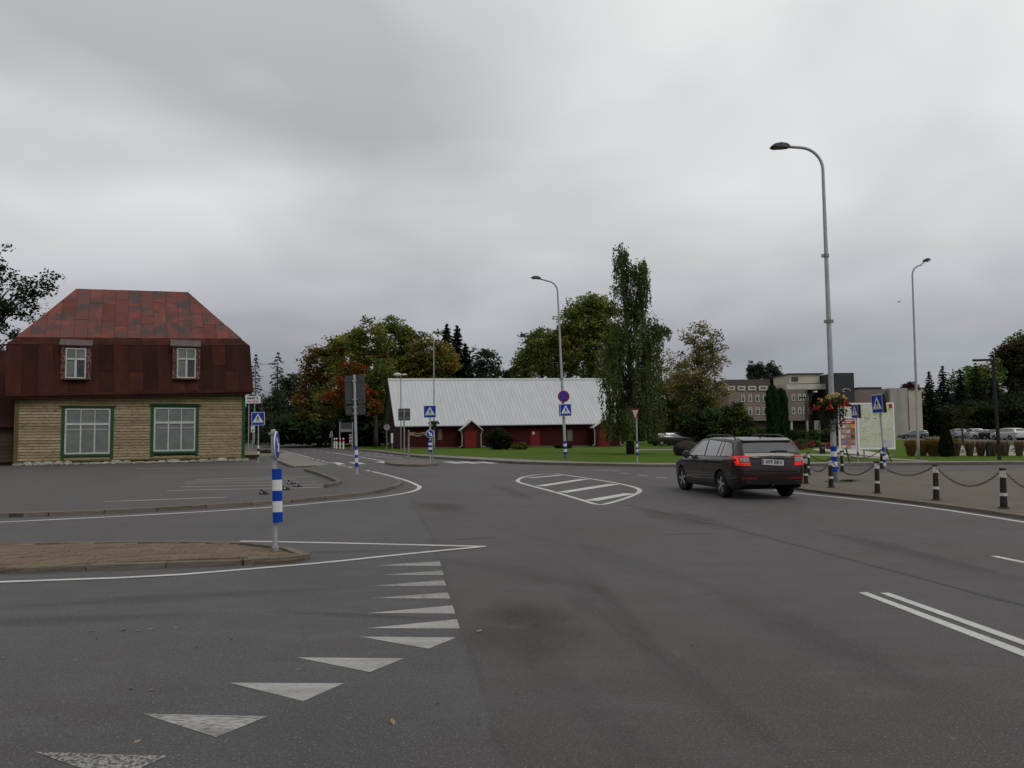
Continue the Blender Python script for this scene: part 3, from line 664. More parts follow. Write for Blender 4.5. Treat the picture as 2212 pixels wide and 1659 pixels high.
for wi, (a, b, zb, zt) in enumerate(wins):
    cas = MB(); g = M_green_o if wi == 0 else M_green
    cas.box(a - CAS, a - .002, -.06, .02, zb - .28, zt + .10); cas.box(b + .002, b + CAS, -.06, .02, zb - .28, zt + .10)
    cas.box(a - .001, b + .001, -.058, .02, zt + .002, zt + .11); cas.box(a - .001, b + .001, -.07, .02, zb - .14, zb - .002)
    w_ = cas.build('window', M_green, house)
    block('head_board', ((a + b) / 2, -.06, zt + .14), (b - a + 2 * CAS + .22, .14, .05), g, w_)
    fr_ = MB(); ring(fr_, a, b, zb, zt, .085, -.03, .03)
    tz = zb + (zt - zb) * .655; fr_.box(a + .086, b - .086, -.04, .03, tz - .06, tz + .06)
    cw = (b - a - .17) / 3
    for i in (1, 2):
        fr_.box(a + .085 + cw * i - .035, a + .085 + cw * i + .035, -.03, .03, zb + .086, tz - .061); fr_.box(a + .085 + cw * i - .018, a + .085 + cw * i + .018, -.025, .03, tz + .061, zt - .086)
    lz = tz - .06 - (tz - zb) * .155
    for i in range(3): fr_.box(a + .085 + cw * i + .036, a + .085 + cw * (i + 1) - .036, -.022, .03, lz - .015, lz + .015)
    fr_.build('frame', M_wframe, w_)
    for i in range(3):
        for z0, z1 in ((zb + .08, lz), (lz, tz - .05), (tz + .05, zt - .08)):
            MB().box(a + .085 + cw * i, a + .085 + cw * (i + 1), .012, .02, z0, z1).build('pane', M_pane, w_)
# soffit, cornice, roof
M_rust = pm('rusty_red_roof', (0.072, 0.021, 0.014), (0.032, 0.0125, 0.010), scale=1.1, detail=6, rough=0.8, rnd=0.10, coord='Position', stretch=(1, 1, .3), spec=.12, bump=.006, bscale=6, col3=(0.115, 0.028, 0.020), scale3=1.3, ramp3=(.6, .78))
M_rust2 = pm('dark_rusty_roof', (0.052, 0.0155, 0.011), (0.024, 0.010, 0.008), scale=1.0, detail=6, rough=0.8, rnd=0.12, coord='Position', stretch=(1, 1, .3), spec=.12, bump=.006, bscale=6, col3=(0.06, 0.018, 0.013), scale3=2.5, ramp3=(.6, .8))
M_redsh = pm('red_roof_sheet', (0.175, 0.052, 0.040), (0.118, 0.037, 0.028), scale=.9, detail=6, rough=0.7, rnd=0.05, coord='Position', bump=.012, bscale=4, col3=(0.062, 0.044, 0.042), scale3=.8, ramp3=(.45, .60))
M_greysh = pm('worn_grey_roof_sheet', (0.10, 0.05, 0.046), (0.135, 0.036, 0.030), scale=1.0, detail=6, rough=0.7, coord='Position', rnd=0.06, bump=.008, bscale=5)
M_brsh = pm('brown_roof_sheet', (0.13, 0.037, 0.027), (0.09, 0.03, 0.022), scale=1.0, detail=6, rough=0.7, coord='Position', rnd=0.06, bump=.008, bscale=5)
OV = 0.34
eu0 = hloc(14, 850)[0]; eu1 = hloc(545, 850)[0]; EZ = WZ + .02
u_l, z_l = hloc(13, 746, .1); u_r, z_r = hloc(538.5, 746, .1); z2l, z2r = z_l, z_r
z3l, z3r = hloc(34, 730, .28)[1], hloc(521, 732, .28)[1]
u3l = hloc(34, 730, .28)[0]; u3r = hloc(521, 732, .28)[0]
VR = HD / 2
ur0, zr = hloc(165, 626, VR); ur1, zr1 = hloc(405, 630, VR)
El, Er = hloc(14, 851, -.34)[1], hloc(545, 851, -.34)[1]
m_ = ((Er - El) / (eu1 - eu0) + (z_r - z_l) / (u_r - u_l) + (z3r - z3l) / (u3r - u3l) + (zr1 - zr) / (ur1 - ur0)) / 4    # the old roof leans a little, all its edges alike
def lean2(a, b, ua, ub): c_ = (a + b) / 2; return c_ - m_ * (ub - ua) / 2, c_ + m_ * (ub - ua) / 2
El, Er = lean2(El, Er, eu0, eu1); z2l, z2r = lean2(z2l, z2r, u_l, u_r); z3l, z3r = lean2(z3l, z3r, u3l, u3r); zr, zr1 = lean2(zr, zr1, ur0, ur1)
roof = MB()
e0, e1, f0, f1 = -OV, HD + OV, eu0, eu1
A_ = [(f0, e0, El), (f1, e0, Er), (f1, e1, Er), (f0, e1, El)]
B_ = [(u_l, .05, z2l), (u_r, .05, z2r), (u_r, HD - .05, z2r), (u_l, HD - .05, z2l)]
C_ = [(u3l, .28, z3l), (u3r, .28, z3r), (u3r, HD - .28, z3r), (u3l, HD - .28, z3l)]
vs = A_ + B_ + C_ + [(ur0, VR, zr), (ur1, VR, zr1)]
fs = [(0, 1, 2, 3)]
for b0 in (0, 4): fs += [(b0 + i, b0 + (i + 1) % 4, b0 + 4 + (i + 1) % 4, b0 + 4 + i) for i in range(4)]
fs += [(8, 9, 13, 12), (9, 10, 13), (10, 11, 12, 13), (11, 8, 12)]
rf = MB().add(vs, fs).build('roof', M_rust2, house)
V3 = lambda i: vs[i]
lo_tl = Vector(V3(4)).lerp(Vector(V3(8)), .0)
roof_sheets(rf, 'roof_sheet', (V3(0), V3(1), V3(5), V3(4)), 17, 1, [M_rust, M_rust2], weights=[.72, .28])
roof_sheets(rf, 'roof_sheet', (V3(4), V3(5), V3(9), V3(8)), 17, 1, [M_rust])
roof_sheets(rf, 'roof_sheet', (V3(8), V3(9), V3(13), V3(12)), 17, 3, [M_redsh, M_greysh, M_brsh], weights=[.8, .1, .1])
roof_sheets(rf, 'roof_sheet', (V3(1), V3(2), V3(6), V3(5)), 12, 2, [M_rust, M_rust2])
roof_sheets(rf, 'roof_sheet', (V3(9), V3(10), V3(13), V3(13)), 12, 3, [M_redsh, M_brsh])
sl_ = -math.atan2(Er - El, f1 - f0); Em = (El + Er) / 2
block('eaves_board', ((f0 + f1) / 2, e0 - .03, Em + .06), (f1 - f0 + .06, .10, .17), M_rust, house, rot=(0, sl_, 0))
block('gutter_board', ((f0 + f1) / 2, e0 + .05, Em - .09), (f1 - f0 - .1, .12, .13), M_rust2, house, rot=(0, sl_, 0))
block('soffit', (HL / 2, -.15, Em - .05), (HL + .1, .3, .03), M_rust2, house, rot=(0, sl_, 0))
# dormer windows in the steep lower slope
M_flake = pm('flaking_red_timber', (0.075, 0.024, 0.018), (0.18, 0.15, 0.135), scale=9, detail=6, rough=.9, ramp=(.48, .62), bump=.008, bscale=20, stretch=(2, 1, .6))
M_lead = pm('dormer_sheet', (0.10, 0.075, 0.075), (0.075, 0.05, 0.05), scale=3, rough=.6)
for (x0, x1, y0, y1, rx0, rx1, rtop, rbot, bx0, bx1, bot) in ((142, 185, 751.5, 817.5, 128, 200, 728, 744, 131, 196, 820), (383, 422.5, 751.5, 817, 368, 434, 729, 746, 372, 432, 819)):
    V_ = -.36
    a, zt = hloc(x0, y0, V_); b, zb = hloc(x1, y1, V_); ca, _ = hloc(bx0, 800, V_); cb, cz = hloc(bx1, bot, V_); _, ct = hloc(bx0, rbot, V_)
    ra, rz0 = hloc(rx0, rbot, V_); rb, _ = hloc(rx1, rbot, V_); rzt = hloc(rx0, rtop, .25)[1]
    d_ = empty('dormer', house)
    body = MB(); body.box(ca, a - .002, V_, .3, cz, ct); body.box(b + .002, cb, V_, .3, cz, ct); body.box(a - .001, b + .001, V_ - .003, .3, zt + .002, ct + .01); body.box(a - .001, b + .001, V_ - .003, .3, cz, zb - .002)
    body.build('dormer_cheek', M_flake, d_)
    MB().add([(ra, V_ - .12, rz0), (rb, V_ - .12, rz0), (rb, .4, rzt), (ra, .4, rzt), (ra, V_ - .12, rz0 - .05), (rb, V_ - .12, rz0 - .05), (rb, .4, rzt - .05), (ra, .4, rzt - .05)], [(0, 1, 2, 3), (4, 5, 6, 7), (0, 1, 5, 4), (1, 2, 6, 5), (2, 3, 7, 6), (3, 0, 4, 7)]).build('dormer_roof', M_lead, d_)
    fr_ = MB(); ring(fr_, a, b, zb, zt, .065, V_ - .01, V_ + .05); tz = zb + (zt - zb) * .64
    fr_.box(a + .066, b - .066, V_ - .02, V_ + .05, tz - .045, tz + .045); m_ = (a + b) / 2
    fr_.box(m_ - .055, m_ + .055, V_ - .01, V_ + .05, zb + .066, tz - .046); fr_.box(m_ - .02, m_ + .02, V_ - .008, V_ + .05, tz + .046, zt - .066)
    fr_.build('window_frame', M_wframe, d_)
    for i in range(2):
        for z0, z1 in ((zb + .05, tz), (tz, zt - .05)):
            MB().box(a + .06 if i == 0 else m_, m_ if i == 0 else b - .06, V_ + .035, V_ + .045, z0, z1).build('pane', M_pane_d if (i == 1 and z0 < tz) else M_pane, d_)
    block('window_sill', (m_, V_ - .06, zb - .06), (b - a + .25, .18, .05), M_redsh, d_)
# rubble foundation
M_stone = pm('whitewashed_stone', (0.44, 0.43, 0.38), (0.30, 0.29, 0.24), scale=4, rough=.95, rnd=.25, bump=.01, bscale=15, col3=(0.07, 0.085, 0.035), scale3=3, ramp3=(.58, .7))
fnd = empty('foundation', house)
MB().box(.02, HL - .02, .06, HD, 0, WB).build('footing', pm('dark_footing', (.06, .055, .045), (.04, .04, .03), scale=3, rough=.95), fnd)
u = -.05
stone_me = [bevel_mesh(MB().box(-.5, .5, -.5, .5, -.5, .5).mesh('stone'), .2, 2) for _ in range(4)]
for me in stone_me:
    for v in me.vertices: v.co += Vector((random.uniform(-.08, .08), random.uniform(-.08, .08), random.uniform(-.12, .12)))
while u < HL + .05:
    ln = random.uniform(.35, .75); h_ = WB - .02 - random.uniform(0, .12)
    o = put('stone', random.choice(stone_me), M_stone, fnd); o.location = (u + ln / 2, -.02 + random.uniform(-.04, .04), KH + (h_ - KH) * .45); o.scale = (ln * .97, .3, max(.12, (h_ - KH) * 1.1)); o.rotation_euler = (0, random.uniform(-.05, .05), random.uniform(-.1, .1))
    u += ln
# neighbouring log wing on the far left
wingA = G(-260, 1012, KH); wing = thing('log_wing', 'dark brown log building with steep dark roof at left picture edge', 'building'); wing.matrix_world = HM
M_log = pm('brown_logs', (0.085, 0.058, 0.04), (0.05, 0.035, 0.026), scale=2.5, rough=.9, rnd=.2, bump=.01, bscale=10, stretch=(.5, 1, 3))
zl = hloc(10, 916, 1.0)[1]; zt = hloc(10, 757, 3.6)[1]; LW = -9.0
MB().box(LW, -.06, 1.1, 7.5, 0, zl).build('wall', M_wood_in, wing)
for k in range(int((zl - .25) / .22)): block('log', ((LW - .06) / 2, 1.06, .36 + k * .22), (-.06 - LW, .14, .21), M_log, wing)
MB().add([(LW - .3, .7, zl - .1), (-.04, .7, zl - .1), (-.04, 3.4, zt), (LW - .3, 3.4, zt), (-.04, 7.8, zl - .1), (LW - .3, 7.8, zl - .1)], [(0, 1, 2, 3), (2, 4, 5, 3), (0, 3, 5), (1, 4, 2), (0, 5, 4, 1)]).build('roof', M_rust2, wing)
block('eaves_board', ((LW - .3) / 2 - .04, .66, zl - .08), (-.1 - LW + .3, .08, .2), M_rust, wing)

# ------------------------------------------------------------------ red barn with white metal roof
BA = G(868, 970, .1); ang = R(15)
BM_ = Matrix.Translation((BA.x, BA.y, 0)) @ Matrix.Rotation(ang, 4, 'Z')
def bloc(px, py, v=0.0):
    d = ray(px, py); inv = BM_.inverted(); dl = inv.to_3x3() @ d; ol = inv @ Vector((0, 0, CAM_H)); t_ = (v - ol.y) / dl.y; p = ol + dl * t_; return p.x, p.z
barn = thing('red_barn', 'long low dark red barn with pale metal roof across the lawn', 'barn'); barn.matrix_world = BM_
BW = 12.0; BL = bloc(1348, 960)[0]
ez = bloc(868, 921, -.5)[1]; ez1 = bloc(1270, 915, -.5)[1]; rz0 = bloc(848, 820, BW / 2)[1]; rz1 = bloc(1296, 819, BW / 2)[1]
M_bred = pm('barn_red_boards', (0.050, 0.006, 0.005), (0.036, 0.005, 0.005), scale=1.2, detail=5, rough=.85, bump=.006, bscale=8, stretch=(.4, 1, 4))
M_bdark = pm('barn_dark_timber', (0.028, 0.015, 0.013), (0.045, 0.02, 0.017), scale=2, rough=.9)
M_bdoor = pm('barn_door_red', (0.15, 0.010, 0.010), (0.12, 0.008, 0.009), scale=2, rough=.7, stretch=(4, 1, .4))
MB().box(.05, BL, .05, BW, 0, ez + .2).build('wall', M_bdark, barn)
sd = MB(); z = .25
while z < ez - .02: sd.box(0, BL, -.03 + random.uniform(0, .012), .045, z, z + .14); z += .15
tag(sd.build('siding', M_bred, barn), kind='stuff')
block('plinth', (BL / 2, 0, .16), (BL, .2, .18), pm('barn_plinth', (.12, .1, .085), (.08, .07, .06), scale=2, rough=.95), barn)
gb = MB(); v_ = .1
while v_ < BW - .1:
    top = ez + .1 + (rz0 - ez) * (1 - abs(v_ - BW / 2) / (BW / 2)) - .1
    gb.box(-.04 + random.uniform(0, .015), .04, v_, v_ + .17, .2, top); v_ += .18
tag(gb.build('gable_boards', pm('weathered_barn_boards', (0.055, 0.022, 0.019), (0.035, 0.022, 0.02), scale=2.5, rough=.9), barn), kind='stuff')
block('gable_beam', (-.06, BW / 2, ez + .1), (.08, BW, .14), M_bred, barn)
M_broof = pm('white_metal_roof', (0.44, 0.458, 0.46), (0.40, 0.417, 0.42), scale=.7, detail=5, rough=.5, metal=.1, rnd=.015, stretch=(1, .3, 1))
OVB = .55; RL0, RL1 = -.75, BL + .5
slope = lambda r, e: math.atan2(r - e, BW / 2 + OVB)
rb = empty('roof', barn)
npan = int((RL1 - RL0) / .40); pw = (RL1 - RL0) / npan
pm_me = {}
for s in (0, 1):
    for i in range(npan):
        x0 = RL0 + i * pw; tt = i / npan; er = ez + (ez1 - ez) * tt; rr = rz0 + (rz1 - rz0) * tt; er2 = ez + (ez1 - ez) * (i + 1) / npan; rr2 = rz0 + (rz1 - rz0) * (i + 1) / npan
        y0, y1 = (-OVB, BW / 2) if s == 0 else (BW + OVB, BW / 2)
        th = .04; mb = MB()
        mb.add([(x0 + .004, y0, er), (x0 + pw - .004, y0, er2), (x0 + pw - .004, y1, rr2), (x0 + .004, y1, rr), (x0 + .004, y0, er + th), (x0 + pw - .004, y0, er2 + th), (x0 + pw - .004, y1, rr2 + th), (x0 + .004, y1, rr + th)],
               [(0, 1, 2, 3), (4, 5, 6, 7), (0, 1, 5, 4), (2, 3, 7, 6), (1, 2, 6, 5), (3, 0, 4, 7)])
        mb.add([(x0 - .022, y0, er + th - .01), (x0 + .022, y0, er + th - .01), (x0 + .022, y1, rr + th - .01), (x0 - .022, y1, rr + th - .01), (x0 - .022, y0, er + th + .03), (x0 + .022, y0, er + th + .03), (x0 + .022, y1, rr + th + .03), (x0 - .022, y1, rr + th + .03)],
               [(0, 1, 2, 3), (4, 5, 6, 7), (0, 1, 5, 4), (2, 3, 7, 6), (1, 2, 6, 5), (3, 0, 4, 7)])
        mb.build('roof_panel', M_broof, rb)
MB().add([(RL0 - .03, BW / 2 - .22, rz0 - .06), (RL1, BW / 2 - .22, rz1 - .06), (RL1, BW / 2, rz1 + .12), (RL0 - .03, BW / 2, rz0 + .12), (RL0 - .03, BW / 2 + .22, rz0 - .06), (RL1, BW / 2 + .22, rz1 - .06)], [(0, 1, 2, 3), (3, 2, 5, 4), (0, 4, 5, 1), (0, 3, 4), (1, 5, 2)]).build('ridge_cap', M_broof, rb)
MB().tube([(RL0, -OVB - .06, ez - .02), (RL1, -OVB - .06, ez1 - .02)], .07).build('gutter', pm('gutter_grey', (.24, .25, .26), rough=.5, metal=.3), barn)
MB().tube([(bloc(1130, 906, 0)[0], .55, ez + .95), (bloc(1182, 905, 0)[0], .55, ez + .98)], .05, 6).build('snow_guard', M_galv, barn)
for v0, v1 in ((-OVB, BW / 2), (BW + OVB, BW / 2)):
    MB().add([(RL0 - .05, v0, ez - .32), (RL0 - .05, v1, rz0 - .32), (RL0 - .05, v1, rz0 + .02), (RL0 - .05, v0, ez + .02), (RL0 + .03, v0, ez - .32), (RL0 + .03, v1, rz0 - .32), (RL0 + .03, v1, rz0 + .02), (RL0 + .03, v0, ez + .02)], [(0, 1, 2, 3), (4, 5, 6, 7), (0, 1, 5, 4), (1, 2, 6, 5), (2, 3, 7, 6), (3, 0, 4, 7)]).build('bargeboard', M_bdark, barn)
def porch(doorx0, doorx1, doory0, doory1, pk, le, re):
    V_ = -1.2
    a, zt = bloc(doorx0, doory0, V_); b, zb = bloc(doorx1, doory1, V_); pu, pz = bloc(*pk, V_); lu, lz = bloc(*le, V_); ru, _ = bloc(*re, V_); ru = 2 * pu - lu; zb = .14
    pr = empty('porch', barn)
    MB().plate([(lu + .28, zb), (ru - .28, zb), (ru - .28, lz), (pu, pz - .12), (lu + .28, lz)], V_, -.04).build('porch_wall', M_bred, pr)
    for sx in (-1, 1):
        e_ = lu if sx < 0 else ru
        MB().add([(e_, V_ - .25, lz), (pu, V_ - .25, pz), (pu, 1.2, pz), (e_, 1.2, lz), (e_, V_ - .25, lz - .1), (pu, V_ - .25, pz - .12), (pu, 1.2, pz - .12), (e_, 1.2, lz - .1)], [(0, 1, 2, 3), (4, 5, 6, 7), (0, 1, 5, 4), (2, 3, 7, 6), (3, 0, 4, 7), (1, 2, 6, 5)]).build('porch_roof', M_broof, pr)
        MB().tube([(e_ - sx * .1, V_ - .15, lz - .1), (e_ - sx * .22, V_ - .1, lz - .45), (e_ - sx * .22, V_ - .1, .35), (e_ + sx * .1, V_ - .3, .22)], .045, 6).build('downpipe', pm('pale_downpipe', (.33, .33, .33), rough=.5), pr)
    MB().box(a, b, V_ - .05, V_ - .01, zb, zt).build('door', M_bdoor, pr)
    fr_ = MB(); fr_.box(a - .1, a - .01, V_ - .06, V_, zb, zt + .1); fr_.box(b + .01, b + .1, V_ - .06, V_, zb, zt + .1); fr_.box(a - .01, b + .01, V_ - .06, V_, zt + .01, zt + .1); fr_.build('door_frame', M_bdark, pr)
porch(1004.5, 1028.5, 933, 969.5, (1018, 907), (993, 929), (1041, 929))
porch(1294, 1317, 929, 963.5, (1311, 901), (1279.5, 923), (1340, 923))
a, zt = bloc(1145, 929.5); b, _ = bloc(1166, 966)
dm = MB().box(a, b, -.09, -.035, .15, zt).build('door', M_bdoor, barn); block('door_notice', (a + .35, -.1, zt - .3), (.2, .01, .28), M_white, dm)
for x0, x1, y0, y1 in ((1224.5, 1236.7, 928, 953), (945.5, 955, 926, 951)):
    a, zt = bloc(x0, y0); b, zb = bloc(x1, y1); wn = MB(); ring(wn, a, b, zb, zt, .07, -.08, -.03); wn = wn.build('window', pm('barn_window_trim', (.10, .075, .06), rough=.8), barn)
    MB().box(a + .06, b - .06, -.06, -.04, zb + .06, zt - .06).build('pane', pm('boarded_pane', (.16, .135, .10), (.11, .095, .075), scale=3, rough=.5), wn)
sa, sz1 = bloc(885, 934.5, -.12); sb, sz0 = bloc(922, 941.5, -.12); n_ = 14
top = [(sa + (sb - sa) * i / n_, sz1 + .05 * math.sin(i / n_ * 9)) for i in range(n_ + 1)]; bot = [(sa + (sb - sa) * i / n_, sz0 + .06 * math.sin(i / n_ * 8 + 1)) for i in range(n_ + 1)]
sgn = thing('name_board', 'carved pale timber name board on barn wall behind crossing sign', 'sign'); sgn.matrix_world = BM_
MB().plate(top + bot[::-1], -.14, -.06).build('board', pm('pale_timber', (.34, .27, .19), (.26, .2, .13), scale=4, rough=.8, stretch=(1, 1, 6)), sgn)
lettering('Muuseum', .22, pm('letter_brown', (.03, .018, .012), rough=.7), sgn, ((sa + sb) / 2 + .1, -.155, (sz0 + sz1) / 2 - .01), width=(sb - sa) * .6, bold=.012)

# ------------------------------------------------------------------ school-like brown building far right
M_conc = pm('brown_render', (0.205, 0.160, 0.142), (0.175, 0.138, 0.124), scale=.35, rough=.9, coord='Position')
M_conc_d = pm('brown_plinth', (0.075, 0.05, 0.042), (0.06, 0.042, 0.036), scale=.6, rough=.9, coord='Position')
M_mans = pm('grey_brown_roof', (0.095, 0.08, 0.076), (0.075, 0.064, 0.062), scale=.8, rough=.8, coord='Position')
M_bwhite = pm('offwhite_render', (0.50, 0.48, 0.44), (0.40, 0.385, 0.35), scale=.5, rough=.85, coord='Position')
M_cream = pm('cream_panels', (0.46, 0.41, 0.32), (0.40, 0.355, 0.28), scale=.4, rough=.8, coord='Position')
M_dgrey = pm('dark_grey_cladding', (0.036, 0.037, 0.042), (0.045, 0.046, 0.05), scale=.5, rough=.75, coord='Position')
M_fpane = pm('far_window_glass', (0.02, 0.021, 0.024), (0.09, 0.095, 0.105), scale=.9, rough=.12, spec=.6, coord='Position')
school = thing('office_building', 'three-storey brown public building with white window frames beyond the lawn', 'building')
def slab_box(name, x0, x1, y0, y1, Y, dep, mat, par=school, yb=None):
    p, q = P(x0, y0, Y), P(x1, y1, Y); zb = q.z if yb is None else yb
    return MB().box(p.x, q.x, Y, Y + dep, zb, p.z).build(name, mat, par)
def far_window(x0, x1, y0, y1, Y, fr=.16, mat=None, par=school, halves=True):
    p, q = P(x0, y0, Y), P(x1, y1, Y); mb = MB(); ring(mb, p.x, q.x, q.z, p.z, fr, Y - .12, Y - .02)
    if halves: zc = q.z + (p.z - q.z) * .72; mb.box(p.x + fr + .001, q.x - fr - .001, Y - .11, Y - .02, zc - .06, zc + .06)
    w_ = mb.build('window', mat or M_wframe, par); MB().box(p.x + fr * .8, q.x - fr * .8, Y - .05, Y - .03, q.z + fr * .8, p.z - fr * .8).build('pane', M_fpane, w_)
def cp(x, y): return ((2900 + x / 4.367) / 1.8517, (1420 + y / 4.367) / 1.8517)
x0, y0 = cp(60, 620); x1, y1 = cp(800, 1145); W1 = 165.0
slab_box('wing_wall', x0, x1, y0, y1, W1, 14, M_conc)
x0, y0 = cp(60, 430); x1, y1 = cp(790, 622); slab_box('mansard_roof', x0 - 4, x1, y0, y1, W1 + .5, 12, M_mans)
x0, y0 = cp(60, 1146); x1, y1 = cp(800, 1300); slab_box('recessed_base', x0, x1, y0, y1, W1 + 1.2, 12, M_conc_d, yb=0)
for a, b in ((45, 175), (215, 355), (400, 545), (588, 745)): xa, ya = cp(a, 540); xb, yb = cp(b, 618); far_window(xa, xb, ya, yb, W1 - .1, .3, M_bwhite, halves=False)
for a, b in ((280, 345), (405, 470), (525, 598), (655, 735)): xa, ya = cp(a, 692); xb, yb = cp(b, 822); far_window(xa, xb, ya, yb, W1)
for a, b in ((405, 475), (527, 605), (655, 740)): xa, ya = cp(a, 918); xb, yb = cp(b, 1048); far_window(xa, xb, ya, yb, W1)
x0, y0 = cp(1060, 600); x1, y1 = cp(1420, 1145); slab_box('centre_wall', x0, x1, y0, y1, W1 - 2, 16, M_conc)
# centre block turns away to the right
pA, pB = P(cp(1420, 600)[0], cp(1420, 600)[1], W1 - 2), P(cp(1650, 600)[0], cp(1650, 600)[1], W1 + 16)
zb_ = P(*cp(1400, 1145), W1 - 2).z
MB().prism([(pA.x, pA.y), (pB.x, pB.y), (pB.x, pB.y + 6), (pA.x, pA.y + 14)], zb_, pA.z).build('centre_wall', M_conc, school)
for a, b in ((1160, 1225), (1270, 1330), (1362, 1412)):
    for ya_, yb_ in ((680, 800), (915, 1035)): xa, ya = cp(a, ya_); xb, yb = cp(b, yb_); far_window(xa, xb, ya, yb, W1 - 2)
for k in range(4):
    t0, t1 = .12 + k * .23, .26 + k * .23
    for ya_, yb_ in ((680, 800), (915, 1035)):
        q0, q1 = pA.lerp(pB, t0), pA.lerp(pB, t1); z1 = P(*cp(1400, ya_), W1 - 2).z; z0 = P(*cp(1400, yb_), W1 - 2).z
        d = (q1 - q0).normalized(); m = Matrix(((d.x, -d.y, 0, q0.x), (d.y, d.x, 0, q0.y), (0, 0, 1, 0), (0, 0, 0, 1))); ln = (q1 - q0).length
        mb = MB(); ring(mb, 0, ln, z0, z1, .14, -.12, -.02); o = mb.build('window', M_wframe, school); o.matrix_world = m
        o2 = MB().box(.1, ln - .1, -.05, -.03, z0 + .1, z1 - .1).build('pane', M_fpane, o)
x0, y0 = cp(1080, 510); x1, y1 = cp(1800, 598); slab_box('parapet', x0, x1, y0, y1, W1 - 1.5, 15, M_bwhite)
x0, y0 = cp(1120, 332); x1, y1 = cp(1660, 495); slab_box('penthouse', x0, x1, y0, y1, W1 + 1, 10, M_cream)
slab_box('penthouse_roof', x0 - 1, cp(1725, 0)[0], y0 - 1.6, y0, W1 + .6, 11, M_dgrey); slab_box('penthouse_side', cp(1662, 0)[0], cp(1720, 0)[0], y0 + 1, y1, W1 + 4, 6, M_bwhite)
xa, ya = cp(1160, 385); xb, yb = cp(1275, 458); far_window(xa, xb, ya, yb, W1 + .95, .15, M_dgrey, halves=False)
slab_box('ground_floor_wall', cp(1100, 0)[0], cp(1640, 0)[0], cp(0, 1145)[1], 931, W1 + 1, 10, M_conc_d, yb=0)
for xx in (1165, 1580, 1615, 1650, 1440):
    p = P(cp(xx, 0)[0], 928, W1 - 1.6); MB().tube([(p.x, p.y, 0), (p.x, p.y, zb_)], .22, 8).build('column', M_bwhite, school)
slab_box('lower_hall', 1800, 1925, 842.5, 900, W1 - 4, 14, M_conc, yb=0)
slab_box('tower', 1801.8, 1847, 805.6, 880, W1 - 6, 9, M_dgrey, yb=0)
p = P(1828, 843.5, W1 - 6); em = MB()
pts = [(p.x + .82 * math.cos(a_), W1 - 6.05, p.z + .32 * math.sin(a_)) for a_ in [math.pi * (i / 14 * 1.5 - .12) for i in range(15)]]
em.tube(pts, .08, 5).build('emblem', M_bwhite, school)
slab_box('white_hall', 1922, 1962, 838.5, 900, W1 - 5, 16, pm('stained_white_render', (0.34, 0.33, 0.29), (0.25, 0.24, 0.20), scale=.5, rough=.9, coord='Position', stretch=(1, 1, .3)), yb=0); slab_box('cream_annex', 1962, 1992, 841, 885, W1 - 3, 12, M_cream, yb=0); slab_box('hall_roof_edge', 1855, 1905, 836.5, 842.4, W1 - 2, 8, M_dgrey)
slab_box('annex_roof', 1960, 1990, 838.4, 840.6, W1 - 3.3, 12, M_dgrey)
dome = thing('white_roofed_house', 'distant house with pale hipped roof peeking over the trees', 'house', P(1985, 845, 230) * 1.0); dome.location.z = 0
zt_ = P(1985, 829, 230).z; ze_ = P(1985, 837, 230).z
MB().add([(-2.4, 0, ze_), (2.4, 0, ze_), (2.4, 6, ze_), (-2.4, 6, ze_), (-.8, 3, zt_), (.8, 3, zt_)], [(0, 1, 5, 4), (1, 2, 5), (2, 3, 4, 5), (3, 0, 4), (0, 3, 2, 1)]).build('roof', M_bwhite, dome)
MB().box(-2.1, 2.1, .3, 5.7, 0, ze_).build('wall', M_cream, dome)
